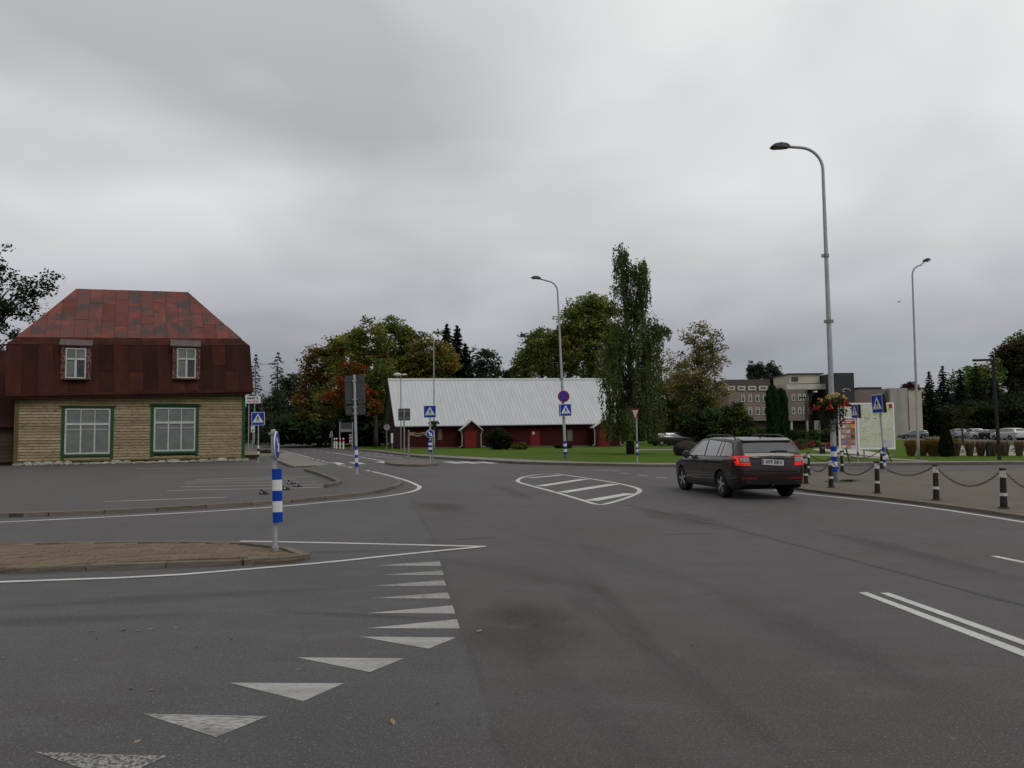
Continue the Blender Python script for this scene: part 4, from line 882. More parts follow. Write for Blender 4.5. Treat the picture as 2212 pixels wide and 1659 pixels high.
# ------------------------------------------------------------------ signs
def rrect(cx, cz, w_, h_, r_, n=4):
    pts = []
    for qx, qz, a0 in ((1, 1, 0), (-1, 1, 90), (-1, -1, 180), (1, -1, 270)):
        for i in range(n + 1):
            a = R(a0 + 90 * i / n); pts.append((cx + qx * (w_ / 2 - r_) + r_ * math.cos(a), cz + qz * (h_ / 2 - r_) + r_ * math.sin(a)))
    return pts
def disc(cx, cz, r_, n=28): return [(cx + r_ * math.cos(2 * math.pi * i / n), cz + r_ * math.sin(2 * math.pi * i / n)) for i in range(n)]
def ped_panel(par, zc, s, x=0.0, y=-.05, mirror=1, depth=.025, h=None, box=False, M=None):
    h = h or s
    pl = MB().plate(rrect(x, zc, s, h, s * .06), y, y + (0.14 if box else depth)).build('sign_panel', M_black if box else M_white, par)
    if box: MB().plate(rrect(x, zc, s * .995, h * .995, s * .06), y - .003, y).build('sign_rim', M_white, pl)
    MB().plate(rrect(x, zc, s * .93, h * .93, s * .045), y - .007, y - .0035).build('sign_face', M_blue, pl)
    k = s * .43; hz = h / s
    MB().plate([(x - k * .95, zc - k * .68 * hz), (x + k * .95, zc - k * .68 * hz), (x, zc + k * .93 * hz)], y - .011, y - .0075).build('triangle', M_white, pl)
    f = MB(); y0, y1 = y - .015, y - .0115
    q = lambda a: [(x + mirror * px * k, zc + pz * k * hz) for px, pz in a]
    f.plate(q([(.03 + .075 * math.cos(t_), .43 + .085 * math.sin(t_)) for t_ in [i * math.pi / 4 for i in range(8)]]), y0, y1)
    f.plate(q([(-.10, .32), (.10, .34), (.14, .0), (-.08, -.02)]), y0, y1)
    f.plate(q([(.0, .02), (.14, .0), (.26, -.30), (.34, -.50), (.22, -.50), (.10, -.22)]), y0 + .0004, y1)
    f.plate(q([(-.08, -.01), (.06, .0), (-.06, -.26), (-.28, -.50), (-.40, -.50), (-.18, -.22)]), y0 + .0007, y1)
    f.plate(q([(.10, .28), (.30, .05), (.25, .0), (.07, .2)]), y0 + .0002, y1); f.plate(q([(-.1, .30), (-.26, .06), (-.20, .02), (-.07, .2)]), y0 + .0009, y1)
    for xx in (-.62, -.1, .42): f.plate(q([(xx, -.56), (xx + .22, -.56), (xx + .26, -.64), (xx + .02, -.64)]), y0 + .0011, y1)
    f.build('pictogram', M_black, pl); return pl
def bands(par, r_, zs, x=0.0, y=0.0, cols=None, name='reflective_band', seg=12):
    for i, (z0, z1) in enumerate(zip(zs, zs[1:])):
        lo, hi = min(z0, z1), max(z0, z1)
        MB().lathe([(r_, lo + .001), (r_, hi - .001)], seg, (x, y, 0)).build(name, (cols or (M_blue, M_white))[i % 2], par, 40)
def zs_of(b, ys): return [HT(b, y) for y in ys]
def post(name, label, base, top_py, rad, lean=0.0, rz=0.0, mat=None, cat='sign', group=None, foot=True):
    t = thing(name, label, cat, base, rz, group); t.rotation_euler = (0, R(lean), rz)
    h = HT(base, top_py) - base.z
    MB().lathe([(rad, -.02), (rad, h), (rad * .6, h + .01)], 12).build('pole', mat or M_galv, t, 40)
    return t, h
rel = lambda b, py: HT(b, py) - b.z

# (a) keep-right sign on the near island
b = G(595, 1190, .065); t, h = post('keep_right_sign', 'keep right sign seen edge-on above blue and white striped marker board on island', b, 929, .034, -1.6)
ds = MB().lathe([(.185, 0), (.19, .008), (.185, .016)], 28, (0, 0, 0), 'Y').build('sign_disc', M_white, t, 40); ds.location = (.055, -.01, rel(b, 962)); ds.rotation_euler = (0, 0, R(97))
o = MB().plate(disc(0, 0, .172), -.006, -.001).build('sign_face', M_blue, ds)
ar = [(-.03, .12), (.03, .12), (.03, -.03), (.085, -.03), (0, -.13), (-.085, -.03), (-.03, -.03)]; ca, sa = math.cos(R(40)), math.sin(R(40))
MB().plate([(x * ca - z * sa, x * sa + z * ca) for x, z in ar], -.010, -.0065).build('arrow', M_white, ds)
for yy in (936, 986): MB().box(-.05, .05, -.045, .045, rel(b, yy) - .015, rel(b, yy) + .015).build('clamp', M_galv_d, t)
zz = [rel(b, y) for y in (1012.5, 1036, 1059.5, 1082, 1105.5, 1128)]
mkb = empty('marker_board', t); mkb.location = (.052, -.045, 0)
for i in range(5):
    mb = MB(); pts = [(.066 * math.sin(R(a)), -.035 * math.cos(R(a))) for a in range(-90, 91, 15)]; n_ = len(pts)
    vs = [(x, y, z) for z in (zz[i + 1] + .0005, zz[i] - .0005) for x, y in pts] + [(x * .97, y * .9 + .006, z) for z in (zz[i + 1] + .0005, zz[i] - .0005) for x, y in pts]
    fs = [(k, k + 1, n_ + k + 1, n_ + k) for k in range(n_ - 1)] + [(2 * n_ + k, 2 * n_ + k + 1, 3 * n_ + k + 1, 3 * n_ + k) for k in range(n_ - 1)]
    mb.add(vs, fs).build('reflective_band', (M_blue, M_white)[i % 2], mkb, 60)
MB().lathe([(.05, 0), (.05, .05), (.036, .06)], 12).build('base_sleeve', M_galv_d, t)

# (b) big direction sign seen from behind
b = G(771, 1026, KH); t, h = post('direction_sign', 'tall sign with two large grey panels seen from behind, striped foot', b, 810, .052, -1.7)
for x0, x1, y0, y1 in ((743.5, 787.5, 811, 872), (745.5, 788.5, 875, 896.5)):
    k = b.y / F; w_ = (x1 - x0) * k; zc = (rel(b, y0) + rel(b, y1)) / 2; hh = abs(rel(b, y0) - rel(b, y1))
    p_ = MB().plate(rrect(0, zc, w_, hh, .05), .06, .085).build('panel', M_back, t)
    MB().box(-w_ / 2 + .02, w_ / 2 - .02, .045, .06, zc + hh * .3 - .02, zc + hh * .3 + .02).build('rail', M_back, p_); MB().box(-w_ / 2 + .02, w_ / 2 - .02, .045, .06, zc - hh * .35 - .02, zc - hh * .35 + .02).build('rail', M_back, p_)
    for yy in (zc + hh * .3, zc - hh * .35): MB().box(-.075, .075, -.06, .05, yy - .025, yy + .025).build('clamp', M_galv, p_)
bands(t, .066, [rel(b, y) for y in (963.5, 971.5, 982.5, 989, 999.5, 1008.5)])

# (c) pedestrian sign beside the house, (d) white board
b = G(558, 1000.5, KH); t, h = post('pedestrian_sign', 'blue pedestrian crossing sign beside the green house corner', b, 891, .032, -.6)
k = b.y / F; ped_panel(t, (rel(b, 890.7) + rel(b, 918.6)) / 2, 28.5 * k, x=0, y=-.06, mirror=-1)
bands(t, .05, [rel(b, y) for y in (963, 969, 975, 981.5, 987)], cols=(M_white, M_black))
b1 = G(536.7, 967.5, KH); b2 = G(548.5, 968.5, KH)
t = thing('notice_board', 'white two-post board with lettering beside the house corner', 'sign', b1)
k = b1.y / F; zt, zb = rel(b1, 855.5), rel(b1, 871.5)
pl = MB().plate(rrect(9.5 * k, (zt + zb) / 2, 33 * k, zt - zb, .1), -.12, -.06).build('board', M_white, t)
lettering('LÕUNASÖÖK', .3, M_black, pl, (8.5 * k, -.128, zt - .3), width=25 * k, bold=.02); lettering('Toon  Tere  0,5', .2, M_red, pl, (9 * k, -.128, zb + .24), width=24 * k, bold=.015)
MB().lathe([(.06, 0), (.06, zt - .05)], 8).build('post', M_galv, t)
t, h = post('parking_plate', 'small white parking plate on thin post under the pedestrian sign', G(548.5, 968.5, KH) + Vector((0, -.4, 0)), 919, .05)
bq = t.location; k = bq.y / F; MB().plate(rrect(0, (rel(bq, 919.5) + rel(bq, 934)) / 2, 8 * k, rel(bq, 919.5) - rel(bq, 934), .04), -.1, -.07).build('plate', M_white, t); lettering('P', .42, M_black, t, (0, -.105, rel(bq, 930.5)), bold=.02); lettering('\'', .5, M_black, t, (0, -.105, rel(bq, 923.5)), bold=.02)

# (e) sign back on the refuge, with a second bare post
b = G(873.8, 992.5, .1); t, h = post('square_sign', 'square road sign seen from behind on refuge island', b, 882.5, .045, -.5, mat=M_galv_d); k = b.y / F
p_ = MB().plate(rrect(0, (rel(b, 882.8) + rel(b, 908)) / 2, 26 * k, 26 * k, .05), .05, .075).build('panel', M_back, t)
for yy in (888, 903): MB().box(-13 * k + .03, 13 * k - .03, .04, .05, rel(b, yy) - .02, rel(b, yy) + .02).build('rail', M_galv_d, p_)
b = G(883, 992.5, .1); t, h = post('low_sign_post', 'short grey post with sign turned edge-on, right of square sign back', b, 929.5, .05, -.3, mat=M_galv_d); k = b.y / F
MB().lathe([(.2, 0), (.2, .02)], 20, (0, .09, rel(b, 937)), 'X').build('sign_disc', M_back, t)
# (f) pedestrian + keep right on refuge
b = G(929.5, 999.5, .1); t, h = post('crossing_sign', 'pedestrian crossing sign above round arrow sign and striped band, on refuge island', b, 876, .045, -.2); k = b.y / F
ped_panel(t, (rel(b, 875.3) + rel(b, 903)) / 2, 26.5 * k, y=-.07)
ds = MB().plate(disc(0, 0, 9 * k), -.07, -.05).build('sign_disc', M_white, t); ds.location = (0, 0, rel(b, 936.7)); MB().plate(disc(0, 0, 8 * k), -.076, -.071).build('sign_face', M_blue, ds)
MB().plate([((x * ca - z * sa) * 1.25, (x * sa + z * ca) * 1.25) for x, z in ar], -.081, -.0765).build('arrow', M_white, ds)
bands(t, 4.3 * k, [rel(b, y) for y in (951.4, 956.4, 961.3, 966.3, 971.2, 976.2)], seg=14)
MB().lathe([(.05, 0), (.05, rel(b, 945))], 8, (.1, .08, 0)).build('pole', M_galv_d, t)

# ------------------------------------------------------------------ lamps
def lamp(name, label, base, top_py, r0, r1, arm, yaw=0.0, lean=0.0, head='led', collars=(), rad=.75, mat=None, group='street lamps', rise=.12, foot=True):
    """arm: signed horizontal reach (+ to the right before yaw)"""
    t = thing(name, label, 'street lamp', base, yaw, group); t.rotation_euler = (0, R(lean), yaw)
    H = HT(base, top_py) - base.z; m = mat or M_galv
    sg = 1 if arm > 0 else -1; path = [(0, 0, 0), (0, 0, .9), (0, 0, 3.2), (0, 0, H * .6), (0, 0, H - rad)]; rr = [r0, r0, r0 * .92, r0 * .75, r1]
    for i in range(1, 9):
        a = R(i * 10.4); path.append((sg * rad * (1 - math.cos(a)), 0, H - rad + rad * math.sin(a))); rr.append(r1)
    path.append((arm * .72, 0, H + rise * .5)); rr.append(r1 * .9)
    MB().tube(path, rr, 10).build('pole', m, t, True)
    if head == 'led':
        a0, a1 = arm * .62, arm; x0 = abs(a0); x1 = abs(a1); hd = MB()
        prof = [(x0, .055, -.03, .05), (x0 + .08, .10, -.045, .085), (x0 + (x1 - x0) * .45, .16, -.05, .10), (x1 - .12, .165, -.05, .055), (x1, .10, -.045, -.025)]
        vs = []
        for x, w_, zl, zh in prof:
            zo = H + rise * (x - abs(arm) * .7) * .6 + rise * .5
            vs += [(sg * x, -w_, zo + zl), (sg * x, w_, zo + zl), (sg * x, w_ * .8, zo + zh), (sg * x, -w_ * .8, zo + zh)]
        fs = [(0, 1, 2, 3), (16, 17, 18, 19)] + [(4 * i + k, 4 * i + (k + 1) % 4, 4 * i + 4 + (k + 1) % 4, 4 * i + 4 + k) for i in range(4) for k in range(4)]
        lh = hd.add(vs, fs).build('lamp_head', pm('lamp_dark_grey', (.035, .036, .034), (.05, .05, .048), scale=6, rough=.5), t)
        zo = H + rise * ((x0 + x1) / 2 - abs(arm) * .7) * .6 + rise * .5 - .057
        MB().box(min(sg * (x0 + .2), sg * (x1 - .08)), max(sg * (x0 + .2), sg * (x1 - .08)), -.12, .12, zo - .006, zo).build('lens', pm('lamp_lens', (.10, .105, .09), rough=.2), lh)
    for z, sd in collars:
        rz_ = r0 * (1 - .25 * z / H); MB().lathe([(rz_ + .02, z - .05), (rz_ + .02, z + .05)], 10).build('collar', M_galv_d, t)
        MB().box(-.13 if sd < 1 else .03, .13 if sd > -1 else -.03, -.05, .05, z - .045, z + .045).build('bracket', M_galv_d, t)
    if foot: MB().box(-.22, .22, -.22, .22, -.06, .03).build('base_plate', pm('lamp_footing', (.14, .135, .125), (.1, .1, .09), scale=6, rough=.9), t)
    return t
b = G(1803.5, 1041.5, PKH)
lmp = lamp('street_lamp', 'tallest grey street lamp carrying a flower basket, among the chained bollards', b, 316, .083, .045, -1.55, yaw=R(-6), lean=-.28, collars=[(rel(b, 694), 0), (rel(b, 552), -1)], rad=.72, rise=.1)
bands(lmp, .095, [rel(b, y) for y in (963.5, 975, 986, 997, 1008, 1019)])
b = G(1222, 993.5, .1)
lm2 = lamp('street_lamp', 'street lamp with round no-stopping sign and crossing sign, centre of picture', b, 607, .085, .045, -1.5, yaw=R(12), lean=-2.1, rad=.6, rise=.3, collars=[(rel(b, 818), -1)])
k = b.y / F; cs = M_red
ds = MB().plate(disc(0, 0, 12.7 * k), -.14, -.12).build('no_stopping_disc', M_red, lm2); ds.location = (.05, 0, rel(b, 856.5)); ds.rotation_euler = (0, 0, R(-12))
MB().plate(disc(0, 0, 10.2 * k), -.146, -.141).build('disc_face', M_blue, ds)
for s in (1, -1): MB().plate([(-8.4 * k * .72 - s * 0 - .03, -s * 8.4 * k * .72), (-8.4 * k * .72 + .03, -s * 8.4 * k * .72), (8.4 * k * .72 + .03, s * 8.4 * k * .72), (8.4 * k * .72 - .03, s * 8.4 * k * .72)], -.151 - (s < 0) * .003, -.1465).build('red_bar', M_red, ds)
pe = empty('crossing_box', lm2); pe.rotation_euler = (0, 0, R(6)); ped_panel(pe, (rel(b, 872.6) + rel(b, 899.5)) / 2, 26.5 * k, x=.05, y=-.24, box=True)
bands(lm2, .105, [rel(b, y) for y in (952.6, 958.3, 964, 970, 976, 981.5)])
b = G(1984.5, 993, .1)
lm3 = lamp('street_lamp', 'slender street lamp arching right, between map board and cone-shaped thuja', b, 572, .07, .042, 1.02, yaw=R(8), lean=.35, rad=.55, rise=.45)
b = G(938, 976, .1)
lm4 = lamp('street_lamp', 'street lamp with flower basket in front of the barn roof', b, 723, .065, .04, -1.4, lean=-.1, rad=.35, rise=.35)
b = G(549, 968.5, KH)
lm5 = lamp('street_lamp', 'street lamp rising behind the white lettered board by the house', b, 787.5, .07, .045, 2.6, rad=.5, rise=.1)
b = G(612, 960, .05); lm6 = lamp('street_lamp', 'far thin street lamp with small basket where the road bends', b, 848, .065, .045, -.9, rad=.4)
b = G(565.5, 960.5, KH); lm7 = lamp('street_lamp', 'far street lamp with long arm right of the pedestrian sign by the house', b, 858.5, .065, .045, 3.6, rad=.5)
# two-headed park lamp by the barn gable
b = G(866, 971.5, .1); t = thing('park_lamp', 'slim park lamp with two white heads at the barn gable', 'street lamp', b); H = rel(b, 812); k = b.y / F
MB().lathe([(.05, 0), (.045, H)], 8).build('pole', M_galv_d, t); MB().tube([(-6 * k, 0, H + .05), (0, 0, H), (8 * k, 0, H + .1)], .03, 6).build('cross_arm', M_galv_d, t)
M_lw = pm('lamp_white', (.48, .48, .46), rough=.5)
for x, l_, r_ in ((-7 * k, .42, .2), (7.5 * k, .28, .11)): MB().lathe([(.02, -l_), (r_ * .8, -l_ * .6), (r_, 0), (r_ * .7, l_ * .6), (.02, l_)], 10, (x, 0, H + .12), 'X').build('lamp_head', M_lw, t, True)
# square black lamp
b = G(2159, 993.5, .1); t = thing('square_lamp', 'black right-angled park lamp post at far right', 'street lamp', b); t.rotation_euler = (0, R(-1.0), 0); H = rel(b, 775); k = b.y / F
M_bk = pm('matt_black_steel', (.012, .013, .011), (.02, .02, .017), scale=5, rough=.6)
MB().box(-.06, .06, -.06, .06, 0, H).build('pole', M_bk, t); MB().box(-44 * k, -.061, -.05, .05, H - .1, H).build('arm', M_bk, t); MB().box(-44 * k + .03, -44 * k + .5, -.04, .04, H - .112, H - .101).build('lens', M_lw, t)
b = G(1742.7, 969.5, .1); t = thing('park_lamp', 'thin brown park lamp post in front of the public building', 'street lamp', b); H = rel(b, 860); MB().lathe([(.07, 0), (.045, H)], 8).build('pole', pm('brown_steel', (.05, .035, .028), rough=.6), t); MB().box(-.5, .12, -.06, .06, H, H + .08).build('lamp_head', M_bk, t)
b = G(2156, 966, .1); t = thing('park_lamp', 'short dark post standing among the ornamental grasses at right', 'post', G(2136, 986, .1)); MB().box(-.1, .1, -.1, .1, 0, HT(t.location, 961)).build('pole', M_bk, t); MB().box(-.12, .12, -.12, .12, HT(t.location, 961), HT(t.location, 960)).build('cap', M_blk_metal, t)

# (h) give way, (i)(j) crossing signs at right
b = G(1377, 1001, .1); t, h = post('give_way_sign', 'give way triangle on blue and white banded post in front of the birch', b, 884, .035, -.2); k = b.y / F
g_ = empty('sign_head', t); g_.rotation_euler = (0, 0, R(-64)); zt, zb = rel(b, 883.5), rel(b, 909)
s_ = (zt - zb) / .866
def dtri(f, y0, y1): c_ = zt - (zt - zb) / 3; return MB().plate([(-s_ / 2 * f, c_ + (zt - c_) * f), (s_ / 2 * f, c_ + (zt - c_) * f), (0, c_ + (zb - c_) * f)], y0, y1)
dtri(1, -.06, -.045).build('sign_panel', M_red, g_); dtri(.72, -.066, -.061).build('sign_face', M_white, g_)
bands(t, .05, [rel(b, y) for y in (952.7, 958, 966, 970.5, 976.5, 984)])
b = G(1912.5, 1019.3, PKH); t, h = post('crossing_sign', 'large leaning pedestrian crossing sign in front of the town map', b, 852, .034, -2.9); k = b.y / F
g_ = empty('sign_head', t); g_.rotation_euler = (0, R(-1), R(-80)); ped_panel(g_, (rel(b, 851.5) + rel(b, 892)) / 2, 38 * k, y=-.06, h=40 * k, box=True, mirror=-1)
for y0, y1, c_ in ((966, 974.5, M_blue), (980, 984.5, M_blue), (984.6, 992.5, M_white), (992.6, 999, M_blue), (999.1, 1006, M_white)): bands(t, .05, [rel(b, y0), rel(b, y1)], cols=(c_, c_))
b = G(1854, 999, .1); t, h = post('crossing_sign', 'smaller pedestrian crossing sign at the left edge of the town map', b, 874, .03, -.6); k = b.y / F
g_ = empty('sign_head', t); g_.rotation_euler = (0, 0, R(-86)); ped_panel(g_, (rel(b, 873.5) + rel(b, 903.5)) / 2, 28.5 * k, y=-.06, h=29.5 * k, box=True, mirror=-1)
bands(t, .045, [rel(b, y) for y in (977, 985)])

# (k) town map
b = G(1899, 998.8, .1) + Vector((0, 1.2, 0)); t = thing('map_board', 'large white-framed town map board with colourful legend column', 'map board', b); k = b.y / F
def bx(px): return (px - 1899) * k
zt, zb = rel(b, 870.5), rel(b, 970.5)
M_map = pm('map_print', (0.50, 0.52, 0.36), (0.56, 0.58, 0.48), scale=1.3, detail=6, rough=.55, col3=(0.38, 0.46, 0.20), scale3=1.0, ramp3=(.53, .64))
MB().box(bx(1839), bx(1958.5), -.03, .05, zb, zt).build('panel', pm('map_frame_white', (.72, .72, .70), rough=.5), t)
fr_ = MB(); ring(fr_, bx(1838.5), bx(1959), zb - .01, zt + .01, .07, -.05, -.031); fr_.build('frame', pm('map_frame_white', (.5, .5, .5)), t)
mp_ = MB().box(bx(1884), bx(1955), -.042, -.032, zb + .09, zt - .09).build('map_print', M_map, t)
MB().box(bx(1842), bx(1883.9), -.042, -.032, zt - .62, zt - .09).build('map_print', M_map, t)
M_street = pm('map_street', (.68, .68, .58), rough=.6); sm = MB(); rr_ = random.Random(3)
for i in range(46):
    x = rr_.uniform(bx(1887), bx(1951)); z = rr_.uniform(zb + .25, zt - .2); a = rr_.choice((.2, 1.7, .6, 2.4)) + rr_.uniform(-.3, .3); ln = rr_.uniform(.12, .45); wd = rr_.uniform(.008, .018)
    x2, z2_ = x + math.cos(a) * ln, z + math.sin(a) * ln
    if not (bx(1886) < x2 < bx(1953) and zb + .12 < z2_ < zt - .12): continue
    dx, dz = -math.sin(a) * wd, math.cos(a) * wd; sm.plate([(x - dx, z - dz), (x2 - dx, z2_ - dz), (x2 + dx, z2_ + dz), (x + dx, z + dz)], -.0435 - i * .00005, -.0425)
sm.build('street_lines', M_street, mp_)
M_mdark = pm('map_dark_marks', (.09, .085, .07), rough=.7); sm = MB()
for i in range(34):
    x = rr_.uniform(bx(1887), bx(1948)); z = rr_.uniform(zb + .3, zt - .3); w_, h_ = rr_.uniform(.03, .1), rr_.uniform(.012, .03); sm.plate([(x, z), (x + w_, z + .005), (x + w_, z + h_), (x, z + h_)], -.0475 - i * .00005, -.0465)
sm.build('place_marks', M_mdark, mp_)
lg = MB().box(bx(1842.5), bx(1873.5), -.050, -.043, zb + .02, HT(b, 904) - b.z).build('legend', pm('legend_orange', (.46, .14, .04), (.42, .09, .05), scale=3, rough=.6), t)
MB().box(bx(1842.5), bx(1873.5), -.054, -.051, rel(b, 915), rel(b, 904)).build('legend_header', pm('legend_red', (.38, .015, .02), rough=.5), lg)
lettering('Vaatamisväärsused', .11, M_white, lg, (bx(1858), -.057, rel(b, 907.5)), width=.62, bold=.006); lettering('attractions', .11, M_white, lg, (bx(1856), -.057, rel(b, 911.8)), width=.45, bold=.006)
cols_ = [(.42, .36, .30), (.16, .22, .22), (.45, .20, .03), (.22, .27, .31), (.33, .34, .33), (.10, .11, .06), (.36, .33, .25), (.15, .18, .22), (.035, .06, .02), (.12, .17, .30), (.18, .13, .12), (.2, .16, .15), (.45, .42, .34), (.2, .19, .24), (.36, .34, .33)]
for i in range(15):
    r_, c_ = divmod(i, 3); x0 = 1843 + c_ * 10.3; y0 = 916.5 + r_ * 11.3; m = pm('legend_photo_%d' % i, cols_[i], tuple(min(1, v * 1.8 + .02) for v in cols_[i]), scale=9, rough=.5)
    MB().box(bx(x0), bx(x0 + 9.6), -.0545, -.0505, rel(b, y0 + 7.6), rel(b, y0)).build('legend_photo', m, lg)
MB().box(bx(1948), bx(1955), -.047, -.0425, rel(b, 882), rel(b, 871.5)).build('red_tab', pm('legend_red', (.38, .015, .02)), t); MB().box(bx(1931), bx(1945), -.047, -.0425, rel(b, 883), rel(b, 874)).build('title_box', M_white, t); lettering('?', .2, M_black, t, (bx(1934.5), -.049, rel(b, 878.5)), bold=.01)
MB().box(bx(1934), bx(1951), -.047, -.0425, rel(b, 968), rel(b, 951)).build('inset_plan', pm('inset_pale', (.47, .48, .49), (.4, .41, .42), scale=8, rough=.5), t)
for px in (1848, 1893, 1938): MB().tube([(bx(px), .06, zb + .5), (bx(px), .06, -.02)], .035, 6).build('leg', M_galv_d, t)
for px in (1846, 1933): MB().tube([(bx(px) + .15, .0, zb + .1), (bx(px) - .1, -1.0, 0)], .035, 6).build('brace', M_blk_metal, t)

# (m) far signs on the left road
b = G(835.5, 972.5, .1); t, h = post('round_sign', 'round sign seen from behind beside the barn gable', b, 916, .035, mat=M_galv_d); k = b.y / F; MB().plate(disc(0, rel(b, 923), 6.8 * k), .04, .06).build('sign_disc', pm('sign_back_pale', (.2, .2, .2), rough=.6), t)
b = G(847, 970.5, .1); t, h = post('banner_post', 'white banner plate on a short post by the barn gable', b, 935, .04, mat=M_galv_d); k = b.y / F; MB().box(-2.2 * k, 2.2 * k, -.06, -.04, rel(b, 957), rel(b, 936)).build('plate', M_white, t)
b = G(717, 967, .1); t, h = post('warning_sign', 'small grey triangular sign at the far road bend', b, 931, .04, mat=M_galv_d); k = b.y / F
MB().plate([(-5 * k, rel(b, 940)), (3 * k, rel(b, 940)), (-1 * k, rel(b, 930))], -.06, -.04).build('sign_panel', M_white, t); MB().plate([(-3.4 * k, rel(b, 939)), (1.4 * k, rel(b, 939)), (-1 * k, rel(b, 932.5))], -.065, -.061).build('sign_face', M_back, t); MB().box(-6 * k, 2.5 * k, -.06, -.04, rel(b, 945), rel(b, 941)).build('plate', pm('sign_back_pale', (.2, .2, .2)), t)
b = G(734, 968, .1); t = thing('info_frame', 'dark panel on two tall posts at the far road bend', 'sign', b); k = b.y / F
for x in (0, 27.5 * k): MB().lathe([(.06, 0), (.06, rel(b, 911.5))], 8, (x, 0, 0)).build('post', M_galv, t)
MB().box(.5 * k, 27 * k, .02, .08, rel(b, 926), rel(b, 913)).build('panel', M_back, t); MB().box(-1 * k, 26 * k, -.08, -.02, rel(b, 933), rel(b, 926.6)).build('lower_panel', pm('sign_back_pale', (.2, .2, .2)), t)
b = G(758, 967, .1); t, h = post('chevron_marker', 'red and white diagonal striped marker board at the far verge', b, 940, .04); k = b.y / F; zc = [rel(b, y) for y in (959, 938)]
pl = MB().box(-3.4 * k, 3.4 * k, -.06, -.04, zc[0], zc[1]).build('panel', M_white, t)
for i in range(3): z0 = zc[0] + (zc[1] - zc[0]) * (.0 + .33 * i); MB().plate([(-3.3 * k, z0), (3.3 * k, z0 + 4 * k), (3.3 * k, z0 + 7 * k), (-3.3 * k, z0 + 3 * k)], -.066, -.061).build('stripe', M_red, pl)
for i, (x, nm) in enumerate(((722.3, 'leftmost'), (727.2, 'second'), (734.6, 'third'), (741.8, 'rightmost'))):
    b = G(x, 968.5 + i * .5, .1); t = thing('marker_post', nm + ' of four white marker posts in the far verge', 'marker post', b, 0, 'white marker posts at the far verge'); H = rel(b, 947); MB().lathe([(.09, 0), (.08, H), (.02, H + .05)], 8).build('post', M_white, t); MB().lathe([(.095, H * .72), (.095, H * .9)], 8).build('band', M_red if i != 1 else M_black, t)

# ------------------------------------------------------------------ chained bollards
M_bol = pm('bollard_black', (0.018, 0.016, 0.015), (0.03, 0.026, 0.024), scale=6, rough=.65, col3=(0.05, 0.042, 0.036), scale3=9, ramp3=(.62, .75))
M_bolw = pm('bollard_white', (.58, .57, .54), (.48, .47, .44), scale=8, rough=.6)
BOLS = [('front', 1741, 1045), ('front', 1795.5, 1053), ('front', 1895.5, 1065.5), ('front', 2022.5, 1080.5), ('front', 2168.5, 1098), ('front', 2345, 1120),
        ('rear', 1746.5, 1025.5), ('rear', 1819.5, 1019.5)]
BL_LAB = ['front bollard half hidden by the rear of the brown car', 'bollard standing directly before the tall lamp post', 'front bollard just left of the leaning crossing sign foot', 'front bollard below the town map right corner', 'front bollard nearest the right picture edge', 'bollard beyond the right picture edge', 'rear bollard overlapped by the leftmost front bollard', 'small rear bollard right of the tall lamp post']
bol0 = thing('bollard', 'x', 'bollard', (0, 0, 0), 0, 'black and white chained bollards')
BHT = .79
MB().lathe([(.105, 0), (.105, .02), (.066, .03), (.06, .24)], 14).build('shaft', M_bol, bol0, 40); MB().lathe([(.064, .241), (.064, .30)], 14).build('band', M_bolw, bol0, 40)
MB().lathe([(.058, .301), (.054, .60)], 14).build('shaft', M_bol, bol0, 40); MB().lathe([(.060, .601), (.058, .735)], 14).build('band', M_bolw, bol0, 40); MB().lathe([(.055, .736), (.07, .75), (.055, .785), (.02, BHT)], 14).build('cap', M_bol, bol0, 40)
bp = []
for i, (row, x, y) in enumerate(BOLS[:]):
    if i == 5: bp.append(Vector((bp[4].x * 2 - bp[3].x, bp[4].y * 2 - bp[3].y, PKH))); continue
    p = G(x, y, PKH); bp.append(p); o = bol0 if i == 0 else copy_tree(bol0); o.location = p; o.rotation_euler = (R(random.uniform(-1, 1)), R(random.uniform(-1, 1)), random.random() * 6); o['label'] = 'black and white ' + BL_LAB[i]
bp.append(G(1905, 1013, PKH)); bp.append(G(1690, 1029, PKH))
o = copy_tree(bol0); o.location = bp[8]; o['label'] = 'black and white rear bollard hidden behind the leaning crossing sign foot'
M_chain = pm('chain_iron', (0.03, 0.025, 0.022), (0.055, 0.042, 0.034), scale=20, rough=.6, metal=.4)
def chain(a, b_, sag, label):
    n = int((b_ - a).length / .052); mb = MB(); a = a + Vector((0, 0, .755)); b_ = b_ + Vector((0, 0, .755)); prev = None
    P_ = lambda s: a.lerp(b_, s) - Vector((0, 0, sag * 4 * s * (1 - s)))
    for i in range(n):
        c0, c1 = P_(i / n), P_((i + 1) / n); c = (c0 + c1) / 2; d = (c1 - c0).normalized(); sd = d.cross(Vector((0, 0, 1))).normalized(); up = sd.cross(d)
        if i % 2: sd, up = up, sd
        ring_ = [c + d * (.037 * math.cos(t_)) + sd * (.020 * math.sin(t_)) for t_ in [k * math.pi / 4 for k in range(8)]]
        vs = []; fs = []
        for k in range(8):
            out = (ring_[k] - c).normalized()
            for w_, s_ in ((1, 0), (0, 1), (-1, 0), (0, -1)): vs.append(ring_[k] + (out * w_ + up * s_) * .006)
        for k in range(8):
            for q in range(4): fs.append((4 * k + q, 4 * k + (q + 1) % 4, 4 * ((k + 1) % 8) + (q + 1) % 4, 4 * ((k + 1) % 8) + q))
        mb.add(vs, fs)
    o = mb.build('chain', M_chain, None, True, fix=False); tag(o, label, 'chain', 'iron chains between the bollards')
